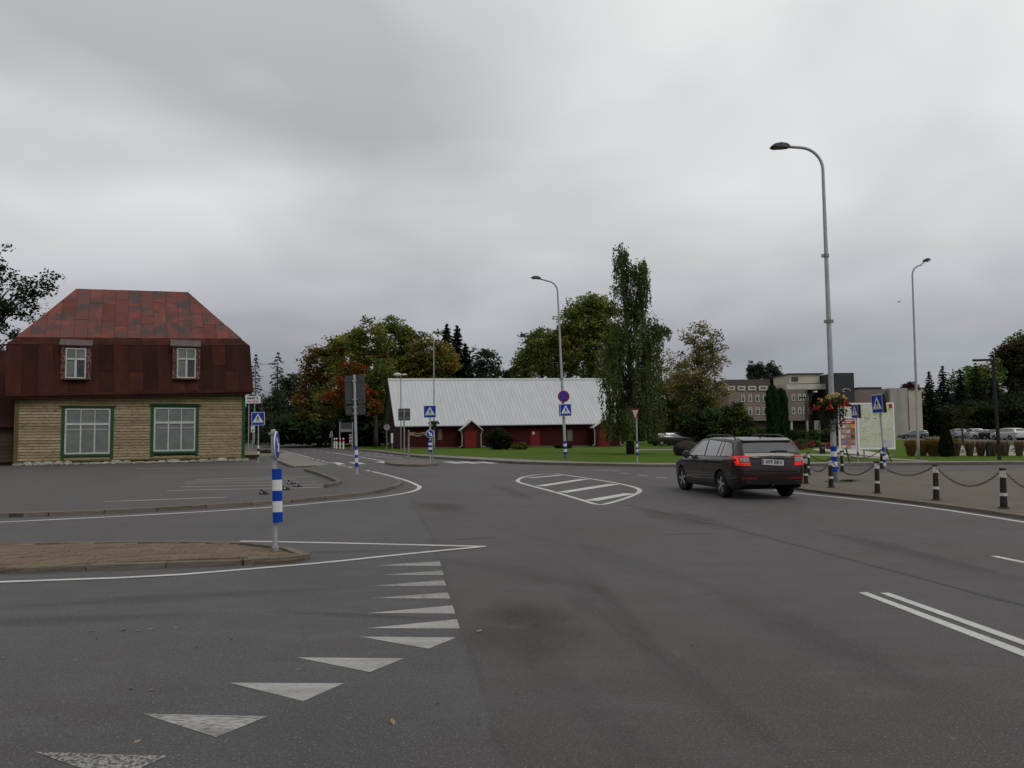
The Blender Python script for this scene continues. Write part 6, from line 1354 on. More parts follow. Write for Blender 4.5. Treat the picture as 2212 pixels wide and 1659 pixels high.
def at_base(px, Y): p = P(px, 900, Y); return Vector((p.x, Y, .08))
def blobs_px(base, specs, depth=None):
    """ellipses given in picture units -> local ellipsoids: (px, py, half_w, half_h)"""
    k = base.y / F; out = []
    for s in specs:
        px, py, hw, hh = s[:4]; p = P(px, py, base.y); dy = s[4] if len(s) > 4 else 0
        out.append((p.x - base.x, dy, p.z - base.z, hw * k, hw * k * .85, hh * k))
    return out
def ptree(label, px, Y, specs, pal, **kw):
    b = at_base(px, Y); return tree(label, b, blobs_px(b, specs), pal, **kw)
# left: tree behind the house
ptree('airy dark tree rising behind the log wing at the left edge', -40, 56, [(-20, 560, 52, 62), (20, 640, 52, 50), (75, 618, 48, 26), (10, 720, 45, 40), (110, 602, 26, 14), (-60, 650, 70, 110), (40, 668, 50, 20), (-50, 760, 60, 60)], [(.028, .042, .012), (.036, .046, .014), (.022, .034, .012)], n_clump=230, per=30, cr=.75, ls=.26, trunk_r=.28, nlimb=70, group='trees around the old house', shell=.35, rough=.3, height=15, base_h=.3)
# far left conifer-like, thin
def conifer(label, base, H, r_, pal, n=26, group='trees along the park edge', dens=1.0, z0=.08, droop=.35, ls=.5, name='spruce', trunk=True, bare=0.0, pw=.85):
    t = thing(name, label, 'tree', base, 0, group); C_, D_, Nn, Ls, Co = [], [], [], [], []; pal = np.array(pal); mb = MB()
    for i in range(n):
        s = i / (n - 1); z = H * (z0 + (1 - z0) * s); R_ = r_ * (1 - s) ** pw * RNG.uniform(.8, 1.1) + .12
        nb = max(5, int(11 * (1 - s) + 4)); a0 = RNG.uniform(0, 6)
        for k in range(nb):
            if RNG.uniform() < bare: continue
            a = a0 + k * 2 * math.pi / nb + RNG.uniform(-.2, .2); RR = R_ * RNG.uniform(.7, 1.15); m = max(5, int(RR * 8 * dens)); f = RNG.uniform(.12, 1.0, m)
            x, y = np.cos(a) * f * RR, np.sin(a) * f * RR; zz = z - droop * RR * f ** 1.5 + RNG.normal(0, .09, m); sp = RNG.normal(0, .16 * RR * .5 + .05, (m, 2))
            C_.append(np.stack([x + sp[:, 0], y + sp[:, 1], zz], 1)); d = np.stack([np.full(m, np.cos(a)), np.full(m, np.sin(a)), np.full(m, -droop)], 1) + RNG.normal(0, .35, (m, 3)); D_.append(d)
            q = rand_dirs(m); q[:, 2] = np.abs(q[:, 2]) + .7; Nn.append(q); Ls.append(RNG.uniform(.6, 1.2, m) * ls); Co.append(pal[RNG.integers(len(pal))] * RNG.uniform(.7, 1.25) * RNG.uniform(.8, 1.2, (m, 1)) * np.ones((m, 3)))
    l_ = np.concatenate(Ls); leaves_obj('crown', np.concatenate(C_), np.concatenate(D_), np.concatenate(Nn), l_, l_ * .45, np.concatenate(Co), t)
    MB().tube([(0, 0, 0), (0, 0, H * .5), (0, 0, H * .98)], [H * .014 + .06, H * .009 + .03, .02], 7).build('trunk', M_bark, t, True, fix=False); return t
def pcon(label, px, top, Y, hw, pal, **kw):
    b = at_base(px, Y); return conifer(label, b, HT(b, top) - b.z, hw * Y / F, pal, **kw)
GREYG = [(0.06, 0.075, 0.045), (0.048, 0.063, 0.039), (0.075, 0.084, 0.054)]
pcon('thin grey-green tree directly right of the house roof', 551, 768, 130, 34, GREYG, bare=.25, dens=.7, pw=.6, ls=.6); pcon('tall thin grey-green tree right of the far lamp arm', 599, 764, 132, 40, GREYG, bare=.2, dens=.9, pw=.62, ls=.6)
ptree('dark understorey tree behind the notice board', 560, 140, [(560, 900, 40, 50), (530, 910, 40, 45)], DARK, n_clump=110, per=60, cr=1.4, ls=.5, nlimb=6)
ptree('dark round tree at the end of the left road', 622, 138, [(622, 880, 38, 66), (600, 915, 36, 40)], DARK, n_clump=150, per=60, cr=1.4, ls=.5, nlimb=6)
ptree('rust-brown autumn maple left of the direction sign', 690, 112, [(700, 790, 42, 46), (672, 830, 30, 40), (725, 770, 40, 40), (690, 870, 45, 45)], RUST + OLIVE[:2], n_clump=210, per=62, cr=1.25, ls=.42, nlimb=14, trunk_r=.3, wb=[.26, .22, .2, .16, .1, .06])
ptree('broad olive tree behind the direction sign panels', 775, 104, [(765, 765, 48, 55), (800, 735, 42, 38), (760, 850, 60, 60), (815, 800, 40, 60), (720, 880, 45, 50)], OLIVE + RUST[2:], n_clump=260, per=64, cr=1.2, ls=.4, nlimb=16, trunk_r=.32)
ptree('tall dark-topped tree above the barn gable end', 868, 112, [(850, 735, 42, 46), (880, 750, 48, 50), (860, 800, 50, 60), (900, 810, 50, 45), (845, 700, 26, 16)], GREEN + OLIVE[:2], n_clump=250, per=60, cr=1.15, ls=.4, nlimb=26, trunk_r=.35, shell=.4)
ptree('golden-brown crowned tree behind the barn roof lamp', 925, 108, [(925, 760, 42, 36), (955, 785, 40, 38), (905, 800, 40, 40)], GOLD + OLIVE[:1], n_clump=170, per=62, cr=1.15, ls=.4, nlimb=12)
ptree('small scarlet maple directly above the direction sign', 768, 92, [(768, 797, 26, 13), (745, 830, 22, 18), (790, 850, 22, 18), (735, 855, 26, 16), (805, 880, 20, 14)], RED + RUST[:2], n_clump=80, per=42, cr=.75, ls=.34, nlimb=10, trunk_r=.12)
ptree('dark shrubbery tree under the rust maple', 668, 120, [(660, 915, 42, 40), (700, 920, 45, 38)], DARK + GREEN[2:3], n_clump=170, per=60, cr=1.2, ls=.45, nlimb=6)
ptree('dark shrubbery tree behind the red striped marker', 760, 112, [(745, 915, 42, 42), (785, 918, 40, 40)], DARK + GREEN[2:3], n_clump=170, per=60, cr=1.2, ls=.45, nlimb=6)
ptree('dark tree filling the gap left of the barn gable', 818, 104, [(815, 890, 32, 62), (835, 870, 25, 50), (800, 925, 30, 35)], DARK, n_clump=180, per=60, cr=1.2, ls=.42, nlimb=6)
ptree('green fringe tree drooping beside the direction sign', 812, 96, [(808, 845, 26, 40), (825, 815, 24, 30)], OLIVE[:2] + GREEN, n_clump=120, per=55, cr=1.0, ls=.36, nlimb=8)
pcon('dark slim spruce left of the spruce pair behind the barn', 966, 703, 122, 30, DARK, dens=3.0, n=36, pw=.5, ls=.7); pcon('tallest dark spruce behind the barn roof', 988, 706, 124, 32, DARK, dens=3.0, n=36, pw=.6, ls=.7); pcon('dark spruce right of the spruce pair behind the barn', 1006, 745, 122, 30, DARK, dens=3.0, n=34, pw=.5, ls=.7)
ptree('grey-leaved thin tree right of the dark spruces', 1045, 122, [(1045, 780, 32, 34), (1060, 815, 30, 30), (1030, 810, 30, 35)], GREYG, n_clump=110, per=40, cr=1.0, ls=.42, nlimb=26, shell=.3)
pcon('small pointed spruce low above the barn ridge', 1077, 777, 126, 16, DARK, dens=1.4, n=22, ls=.5); ptree('small dark round tree above the middle of the barn ridge', 1104, 120, [(1104, 812, 13, 16)], DARK, n_clump=40, per=50, cr=.8, ls=.4, nlimb=4)
ptree('wide olive linden behind the barn left of the centre lamp', 1172, 108, [(1165, 760, 42, 42), (1190, 735, 32, 28), (1140, 790, 36, 32), (1205, 780, 40, 48), (1225, 740, 30, 36)], OLIVE[:3] + GREEN[:2], n_clump=360, per=64, cr=1.1, ls=.38, nlimb=14, trunk_r=.35)
ptree('tall green linden behind the barn right of the centre lamp', 1275, 106, [(1262, 700, 40, 50), (1300, 690, 36, 46), (1250, 760, 42, 55), (1300, 770, 50, 62), (1240, 690, 28, 34), (1285, 665, 34, 26)], GREEN[:2] + OLIVE[:3], n_clump=400, per=66, cr=1.1, ls=.38, nlimb=14, trunk_r=.4)
# weeping birch on the lawn
def birch():
    b = G(1362, 981, .1); t = thing('birch_tree', 'tall weeping birch on the lawn behind the give way sign', 'tree', b, 0, None); k = b.y / F; H = HT(b, 531) - b.z
    mb = MB(); path = [Vector((.0, 0, 0)), Vector((-.05, 0, 2)), Vector((.1, 0, 5)), Vector((-.1, 0, 9)), Vector((-.55, 0, H * .97))]; mb.tube(path, [.30, .24, .19, .12, .02], 9)
    outl = [(.9, 531, 1350, 4, 8), (.8, 600, 1362, 34, 36), (.7, 660, 1372, 40, 44), (.6, 720, 1378, 58, 62), (.5, 780, 1375, 64, 66), (.4, 850, 1372, 64, 72), (.3, 910, 1368, 62, 72)]
    C_, D_, Nn, Ls, Co = [], [], [], [], []; pal = np.array([(.075, .115, .032), (.095, .128, .036), (.062, .098, .028), (.12, .13, .045)])
    tops = []
    for i in range(215):
        s = RNG.uniform(.14, 1.0) ** 1.15; z = H * s
        py = 531 + (1 - s) * 450
        wl = np.interp(py, [531, 560, 600, 640, 680, 720, 800, 880, 960], [6, 18, 28, 40, 54, 68, 78, 78, 62]) * k; a = RNG.uniform(0, 2 * math.pi); rr = wl * RNG.uniform(.15, 1.0) ** .6
        if .62 < s < .9 and abs(math.cos(a)) > .3 and RNG.uniform() < .35: rr *= .6
        cx_ = np.interp(py, [531, 600, 700, 800, 950], [-12, -6, 12, 10, 5]) * k
        e = Vector((cx_ + math.cos(a) * rr, math.sin(a) * rr * .9, z)); st = Vector((-.2 * s, 0, max(1.6, z - rr * .75 - .4)))
        m = st.lerp(e, .5) + Vector((0, 0, .25)); mb.tube([st, m, e], [.05 * (1.2 - s) + .012, .02, .008], 4, cap=False); tops.append(e)
        for q in range(RNG.integers(3 if s > .62 else 7, 5 if s > .62 else 12)):
            o = np.array(m.lerp(e, RNG.uniform(.1, 1.05))) + RNG.normal(0, .22, 3); ln = RNG.uniform(.7, 2.3) * (.6 + .6 * (1 - s)) ; n_ = int(ln * 17)
            tt = np.sort(RNG.uniform(0, 1, n_)); sw = RNG.normal(0, .12, 2)
            pts = np.stack([o[0] + sw[0] * tt + RNG.normal(0, .05, n_), o[1] + sw[1] * tt + RNG.normal(0, .05, n_), o[2] - ln * tt], 1); keep = pts[:, 2] > .9
            pts = pts[keep]; n_ = len(pts)
            if n_ == 0: continue
            C_.append(pts); d = RNG.normal(0, .45, (n_, 3)); d[:, 2] -= 1; D_.append(d); nr = rand_dirs(n_); Nn.append(nr); Ls.append(RNG.uniform(.10, .2, n_)); Co.append(pal[RNG.integers(4)] * RNG.uniform(.65, 1.3) * RNG.uniform(.75, 1.25, (n_, 1)) * np.ones((n_, 3)))
    for i in range(34):                                   # longer side boughs
        sg = 1 if i % 2 else -1; py = RNG.uniform(695, 810); e = Vector(((1370 + sg * RNG.uniform(40, 74) - 1362) * k, RNG.normal() * .9, HT(b, py))); st = Vector((0, 0, e.z - 1.6)); mb.tube([st, st.lerp(e, .5) + Vector((0, 0, .5)), e], [.05, .03, .008], 4, cap=False)
        for q in range(9):
            o = np.array(st.lerp(e, RNG.uniform(.5, 1.03))) + RNG.normal(0, .2, 3); ln = RNG.uniform(.6, 1.9); n_ = int(ln * 18); tt = RNG.uniform(0, 1, n_)
            C_.append(np.stack([o[0] + RNG.normal(0, .06, n_), o[1] + RNG.normal(0, .06, n_), o[2] - ln * tt], 1)); d = RNG.normal(0, .45, (n_, 3)); d[:, 2] -= 1; D_.append(d); Nn.append(rand_dirs(n_)); Ls.append(RNG.uniform(.1, .2, n_)); Co.append(pal[RNG.integers(4)] * RNG.uniform(.65, 1.3) * np.ones((n_, 3)))
    for i in range(12):                                   # one bough reaching right
        e = Vector(((1432 + RNG.uniform(-14, 20) - 1362) * k, RNG.normal() * .3, HT(b, RNG.uniform(703, 716)))); mb.tube([Vector((.4, 0, HT(b, 760))), Vector((1.4, 0, HT(b, 715))), e], [.05, .03, .008], 4, cap=False)
        for q in range(6):
            ln = RNG.uniform(.3, 1.1); n_ = int(ln * 20) + 1; tt = RNG.uniform(0, 1, n_); C_.append(np.stack([e.x + RNG.normal(0, .12) + RNG.normal(0, .05, n_), e.y + RNG.normal(0, .12, n_), e.z - ln * tt], 1)); d = RNG.normal(0, .45, (n_, 3)); d[:, 2] -= 1; D_.append(d); Nn.append(rand_dirs(n_)); Ls.append(RNG.uniform(.1, .2, n_)); Co.append(pal[RNG.integers(4)] * RNG.uniform(.65, 1.3) * np.ones((n_, 3)))
    # second, lower leader to the right
    for i in range(26):
        s = RNG.uniform(0, 1); e = Vector(((1390 + 12 * RNG.normal() * .5 - 1362) * k, RNG.normal() * .6, HT(b, 575 + 110 * s)))
        mb.tube([Vector((.35, 0, H * .45)), Vector((.6, 0, H * .6)), e], [.06, .04, .008], 4, cap=False)
        for q in range(10):
            o = np.array(e) + RNG.normal(0, .2, 3); ln = RNG.uniform(.4, 1.2); n_ = int(ln * 20); tt = RNG.uniform(0, 1, n_)
            C_.append(np.stack([o[0] + RNG.normal(0, .05, n_), o[1] + RNG.normal(0, .05, n_), o[2] - ln * tt], 1)); d = RNG.normal(0, .45, (n_, 3)); d[:, 2] -= 1; D_.append(d); Nn.append(rand_dirs(n_)); Ls.append(RNG.uniform(.1, .2, n_)); Co.append(pal[RNG.integers(4)] * RNG.uniform(.65, 1.3) * np.ones((n_, 3)))
    l_ = np.concatenate(Ls); leaves_obj('crown', np.concatenate(C_), np.concatenate(D_), np.concatenate(Nn), l_, l_ * .62, np.concatenate(Co), t); mb.build('trunk', pm('birch_dark_bark', (.035, .03, .026), (.12, .115, .11), scale=3, rough=.9, ramp=(.55, .7), stretch=(1, 1, 3)), t, True, fix=False)
birch()
ptree('thin-topped yellowing tree right of the birch', 1512, 96, [(1512, 730, 46, 32), (1500, 795, 58, 48), (1530, 775, 40, 45), (1478, 840, 40, 45), (1540, 850, 40, 45)], [(.26, .21, .085), (.2, .18, .065), (.15, .155, .05), (.3, .24, .12)], n_clump=330, per=32, cr=.85, ls=.3, nlimb=60, trunk_r=.26, shell=.3, height=14)
ptree('olive crowned tree beside the yellowing park tree', 1470, 104, [(1465, 850, 50, 70), (1500, 880, 55, 45), (1440, 880, 40, 60)], OLIVE + GREEN[:2], n_clump=260, per=60, cr=1.05, ls=.36, nlimb=12, trunk_r=.3)
ptree('dark bushy tree left of the public building', 1590, 84, [(1590, 905, 26, 38), (1604, 925, 22, 22), (1575, 925, 26, 22)], GREEN[:3] + DARK[:2], n_clump=190, per=56, cr=.7, ls=.28, nlimb=8, trunk_r=.2)
ptree('dark low tree above the brown car roof', 1548, 90, [(1540, 918, 42, 28), (1500, 915, 38, 24)], DARK + GREEN[2:3], n_clump=170, per=56, cr=.8, ls=.32, nlimb=10, trunk_r=.22)
ptree('rounded poplar left of the pair behind the building', 1631, 235, [(1632, 808, 16, 24), (1638, 800, 9, 16)], GREYG, n_clump=90, per=50, cr=1.3, ls=.6, nlimb=6); ptree('pointed poplar right of the pair behind the building', 1667, 235, [(1666, 812, 19, 24), (1668, 796, 8, 14), (1680, 830, 16, 18)], GREYG, n_clump=110, per=50, cr=1.3, ls=.6, nlimb=6)
ptree('dark red-leaved tree peeking above the white hall', 1970, 190, [(1968, 838, 15, 10)], [(.05, .018, .018), (.06, .025, .022)], n_clump=30, per=40, cr=1.2, ls=.5, nlimb=4)
# columnar thujas
def column(label, px, Y, top, hw, bot, pal, n=5200, name='thuja', ls=.16, cone=False, group=None):
    b = at_base(px, Y); t = thing(name, label, 'tree', b, 0, group); H = HT(b, top) - b.z; r_ = hw * Y / F; z = RNG.uniform(0, 1, n) ** .9; a = RNG.uniform(0, 2 * math.pi, n)
    pr = np.minimum(1, (1 - z) * (1.5 if cone else 6)) ** (.8 if cone else .5) * (.86 + .14 * np.minimum(1, z * 8)); wob = 1 + .07 * np.sin(a * 5 + z * 9) + .05 * np.sin(a * 9 - z * 21); rr = r_ * pr * wob * RNG.uniform(.78, 1.05, n)
    cen = np.stack([np.cos(a) * rr, np.sin(a) * rr, .06 + z * H], 1); d = np.stack([np.cos(a) * .35, np.sin(a) * .35, np.ones(n)], 1) + RNG.normal(0, .3, (n, 3)); nr = np.stack([np.cos(a), np.sin(a), np.full(n, .3)], 1) + RNG.normal(0, .35, (n, 3))
    l_ = RNG.uniform(.6, 1.4, n) * ls; pal = np.array(pal); col = pal[RNG.integers(len(pal), size=n)] * (.8 + .35 * np.sin(a * 5 + z * 9)[:, None] * .5 + RNG.uniform(-.2, .2, (n, 1))); leaves_obj('crown', cen, d, nr, l_, l_ * .6, col, t)
    MB().tube([(0, 0, 0), (0, 0, H * .9)], [r_ * .3, .02], 6).build('trunk', M_bark, t, True, fix=False); core = MB().lathe([(r_ * .74, .05), (r_ * .76, H * .3), (r_ * (.42 if cone else .72), H * .6), (r_ * (.15 if cone else .5), H * .85), (.02, H * .95)], 10).build('inner_core', pm('thuja_core', (.010, .016, .006), rough=.9), t, True); return t  # solid dark core inside the crown closes gaps between the leaves
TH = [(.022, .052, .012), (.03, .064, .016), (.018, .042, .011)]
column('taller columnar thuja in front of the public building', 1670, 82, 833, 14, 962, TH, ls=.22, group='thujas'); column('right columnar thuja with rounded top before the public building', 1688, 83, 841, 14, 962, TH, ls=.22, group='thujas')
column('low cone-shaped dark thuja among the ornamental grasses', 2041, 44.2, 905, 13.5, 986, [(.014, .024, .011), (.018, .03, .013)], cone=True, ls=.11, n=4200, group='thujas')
# right-hand trees behind the car park
BLUE = [(.022, .036, .027), (.028, .042, .032), (.016, .028, .020)]
for px, top, Y, hw, lb, pl_ in ((2010, 806, 172, 34, 'dark spruce right of the slender lamp', DARK), (2040, 792, 178, 36, 'tall spruce above the cone-shaped thuja', BLUE), (2078, 800, 174, 36, 'blue spruce left of the square lamp arm', BLUE), (2112, 786, 180, 36, 'spruce under the square lamp arm', DARK), (2150, 812, 172, 36, 'blue spruce behind the square lamp post', BLUE), (2192, 815, 172, 40, 'blue spruce at the right picture edge', BLUE), (2240, 800, 175, 44, 'spruce beyond the right picture edge', BLUE)):
    pcon(lb, px, top, Y, hw, pl_, dens=1.6, n=26, ls=.75, group='spruces behind the car park', pw=.75)
for px, Y, sp, lb, pl_ in ((2130, 186, [(2130, 830, 40, 45), (2095, 850, 44, 45)], 'thin green tree between the spruces behind the cars', GREEN[:3]), (2185, 190, [(2180, 775, 26, 30), (2195, 790, 34, 50)], 'brown-tinged tree at the upper right edge', [(.07, .045, .02), (.05, .045, .018), (.04, .045, .016)]), (2215, 196, [(2195, 752, 24, 26), (2225, 760, 36, 50), (2230, 830, 40, 60)], 'tallest leafy tree at the right picture edge', GREEN), (2180, 166, [(2170, 890, 60, 34), (2090, 895, 50, 30), (2230, 890, 50, 36)], 'dark foliage mass behind the parked car roofs', DARK)):
    ptree(lb, px, Y, sp, pl_, n_clump=170, per=60, cr=1.8, ls=.65, nlimb=10, trunk_r=.35, group='trees behind the car park')
b = G(2080, 959, .1); tree('slim staked sapling in front of the parked cars', b, [(0, 0, HT(b, 910), 1.3, 1.2, 1.0), (.3, 0, HT(b, 890), 1.0, 1.0, .9)], [(.04, .045, .014), (.05, .05, .016)], n_clump=40, per=26, cr=.45, ls=.25, nlimb=16, trunk_r=.1, group=None, name='sapling', height=HT(b, 880), shell=.3)
# distant woodland belt closing the horizon
def belt(label, x0, x1, Y, top0, top1, pal, n=2600):
    o = []; xs = RNG.uniform(x0, x1, n); k = Y / F; tp = np.interp(xs, [x0, (x0 + x1) / 2, x1], [top0, (top0 + top1) / 2 - 4, top1]) + 10 * np.sin(xs * .05) + 6 * np.sin(xs * .13)
    cc = []
    for x, tpy in zip(xs, tp): p = P(x, RNG.uniform(tpy, 940), Y + RNG.uniform(-8, 8)); cc.append((p.x, p.y, max(.5, p.z)))
    cc = np.array(cc); c, d, nr, l_, col = clump_leaves(cc, 1.8, 14, pal, 1.1); ob = leaves_obj('distant_wood', c, d, nr, l_, l_ * .7, col, None); tag(ob, label, 'wood', None, 'stuff')
belt('dark undergrowth along the far left verge', 590, 850, 108, 925, 925, DARK, 900); belt('dark distant wood behind the left road bend', 480, 1120, 190, 905, 880, DARK, 1700); belt('distant wood behind barn and park trees', 1100, 1720, 210, 890, 880, DARK + GREEN[2:3], 1500); belt('distant wood behind the right-hand spruces', 1960, 2500, 240, 850, 845, DARK, 1300); belt('distant wood behind the old house', -500, 560, 200, 905, 900, DARK, 1300)
# ------------------------------------------------------------------ shrubs, grasses, flowers
def shrub(label, px, py, hw, top, pal, name='shrub', n=60, per=50, cr=.3, ls=.12, group=None, depthr=.8, z=.1, wb=None, cat='shrub'):
    b = G(px, py, z); k = b.y / F; h = HT(b, top) - z; r_ = hw * k; t = thing(name, label, cat, b, 0, group)
    cc = blob_points([(0, 0, h * .45, r_ * .92, r_ * depthr, h * .5)], n, .45, .15); cc[:, 2] = np.clip(cc[:, 2], cr * .3, h); c, d, nr, l_, col = clump_leaves(cc, cr, per, pal, ls, flat=.8, wbias=wb); c[:, 2] = np.maximum(c[:, 2], .02); leaves_obj('foliage', c, d, nr, l_, l_ * .6, col, t)
    mb = MB()
    for q in cc[RNG.choice(len(cc), 8)]: mb.tube([(0, 0, 0), (q[0] * .5, q[1] * .5, q[2] * .6), tuple(q)], [.03, .02, .006], 4, cap=False)
    mb.build('stems', M_bark, t, fix=False); return t
shrub('large dark round bush in front of the barn', 1077, 971, 29, 923, [(.018, .022, .012), (.024, .027, .014), (.03, .026, .016)], n=150, per=60, cr=.4, ls=.16)
shrub('low yellow-leaved plant right of the dark round bush', 1123, 971, 18, 957, [(.17, .14, .02), (.13, .12, .02), (.06, .08, .018)], n=60, per=40, cr=.25, ls=.13)
shrub('green weeds at the left corner of the old house', 16, 1004, 26, 982, [(.025, .055, .012), (.03, .065, .015)], n=40, per=40, cr=.25, ls=.14, z=KH)
shrub('dry grass strip at the house corner path', 575, 979, 16, 975, [(.13, .11, .05), (.10, .09, .04)], n=30, per=30, cr=.3, ls=.15, z=KH, depthr=.4)
shrub('low dark plants at the barn wall between the doors', 1215, 968.5, 26, 962, [(.02, .032, .012), (.03, .04, .014)], n=50, per=36, cr=.25, ls=.12, depthr=.25)
for px, py, hw, top, lb in ((1711, 952, 12, 931.5, 'dark clipped hedge at the building left of the thin lamp'), (1756, 952, 13, 931.5, 'dark clipped hedge at the building right of the thin lamp'), (1733, 955, 14, 935, 'yellow-green mound between the two dark hedges'), (1640, 958, 22, 925, 'yellow-green mound hedge left of the thujas'), (1790, 956, 12, 930, 'dark hedge behind the tall lamp post'), (1826, 958, 14, 900, 'dark tree-like shrub left of the town map')):
    shrub(lb, px, py, hw, top, DARK + GREEN[2:3] if 'dark' in lb else [(.065, .075, .02), (.05, .065, .016)], n=90, per=50, cr=.6, ls=.28, depthr=.6)
for px, py, hw, top, lb in ((1728, 967, 26, 951, 'bright green flower bed shrub behind the brown car'), (1752, 966, 16, 954, 'bright green shrub with red pots by the thin lamp')): shrub(lb, px, py, hw, top, [(.035, .065, .014), (.05, .08, .018)], n=70, per=50, cr=.3, ls=.14)
def grasses(label, px, py, hw, top, pal, n=520, group='ornamental grass clumps'):
    b = G(px, py, .1); k = b.y / F; h = HT(b, top) - .1; r_ = hw * k; t = thing('grass_clump', label, 'grass clump', b, 0, group)
    a = RNG.uniform(0, 2 * math.pi, n); r0 = RNG.uniform(0, 1, n) ** .5 * r_ * .85; lean = RNG.normal(0, .07, (n, 2)); hh = h * RNG.uniform(.65, 1.05, n); base = np.stack([np.cos(a) * r0, np.sin(a) * r0 * .7, np.zeros(n)], 1); d = np.stack([lean[:, 0] + np.cos(a) * .05, lean[:, 1] + np.sin(a) * .05, np.ones(n)], 1)
    pal = np.array(pal); col = pal[RNG.integers(len(pal), size=n)] * RNG.uniform(.7, 1.3, (n, 1)); cen = base + d * hh[:, None] / 2; leaves_obj('blades', cen, d, np.stack([np.cos(a), np.sin(a), np.zeros(n)], 1), hh, .035, col, t)
    m = n; q = RNG.integers(n, size=m); tip = base[q] + d[q] * hh[q][:, None] * RNG.uniform(.75, 1.0, (m, 1)); leaves_obj('seed_heads', tip, d[q] + RNG.normal(0, .15, (m, 3)), rand_dirs(m), .22, .05, np.array(pal)[0] * RNG.uniform(.9, 1.5, (m, 1)) * np.ones((m, 3)), t); return t
GB = [(.16, .095, .03), (.12, .08, .028), (.09, .075, .03)]; PK = [(.17, .11, .075), (.12, .085, .05), (.08, .075, .035)]
ords = ['first', 'second', 'third', 'fourth', 'fifth', 'sixth', 'seventh', 'eighth', 'ninth', 'tenth']
gx = [(25, GB), (250, GB), (440, GB), (540, GB), (895, PK), (1160, PK), (1380, PK), (1610, PK), (1840, PK), (2125, PK)]
for i, (x, pl_) in enumerate(gx): grasses('%s ornamental grass clump counted from the slender lamp rightwards' % ords[i] if i else 'brown ornamental grass clump right behind the town map edge', q8(x), 985.5, 11 if pl_ is GB else 8.5, 952 + (0 if i < 4 else 3), pl_)
for i, px in enumerate((1813, 1832)): grasses(('left', 'right')[i] + ' brown grass clump between tall lamp and town map', px, 964.5, 11, 943, GB, group='grass clumps left of the map')
M_stn = pm('white_boards', (.62, .59, .53), (.5, .475, .42), scale=4, rough=.8, bump=.003)
wx_ = [(105, 20), (340, 50), (525, 14), (822, 32), (1020, 78), (1265, 55), (1520, 70), (1745, 20), (1992, 66), (2195, 30)]
wl_ = ['narrow white slab just left of the slender lamp', 'white lettered slab right of the slender lamp', 'narrow white slab touching the cone-shaped thuja left side', 'white slab at the right side of the cone-shaped thuja', 'widest white slab with dark marks right of the thuja', 'white slab left of the pinkest grass clump', 'crumbling pale slab left of the square lamp', 'narrow white slab behind the square lamp', 'white slab left of the short dark post', 'white slab at the right picture edge']
for i, ((x, hw), lb) in enumerate(zip(wx_, wl_)):
    b = G(q8(x), 984, .1) + Vector((0, .1, 0)); k = b.y / F; w_ = hw / 4.851 / 1.8517 * k; t = thing('stone_slab', lb, 'slab', b, 0, 'white slabs among the grasses'); H = HT(b, 962.5) - .1
    MB().plate([(-w_, -.03), (w_, -.03), (w_ * .95, H * .96), (w_ * .2, H), (-w_ * .92, H * .97)], -.06, .06).build('slab', M_stn, t); dk = MB()
    for q in range(int(2 + hw / 18)): x_ = RNG.uniform(-w_ * .7, w_ * .5); z_ = RNG.uniform(.15, H * .75); dk.box(x_, x_ + RNG.uniform(.04, .1), -.066 - q * .0006, -.0605, z_, z_ + RNG.uniform(.04, .09))
    dk.build('mark', M_mdark, t)
shrub('yellow flowering shrub left of the cone-shaped thuja', 2013, 972, 16, 946, [(.20, .15, .012), (.15, .12, .015), (.05, .06, .015)], n=70, per=40, cr=.25, ls=.12); shrub('yellow flowering shrub right of the cone-shaped thuja', 2064, 972, 12, 946, [(.20, .15, .012), (.15, .12, .015), (.05, .06, .015)], n=60, per=40, cr=.25, ls=.12)
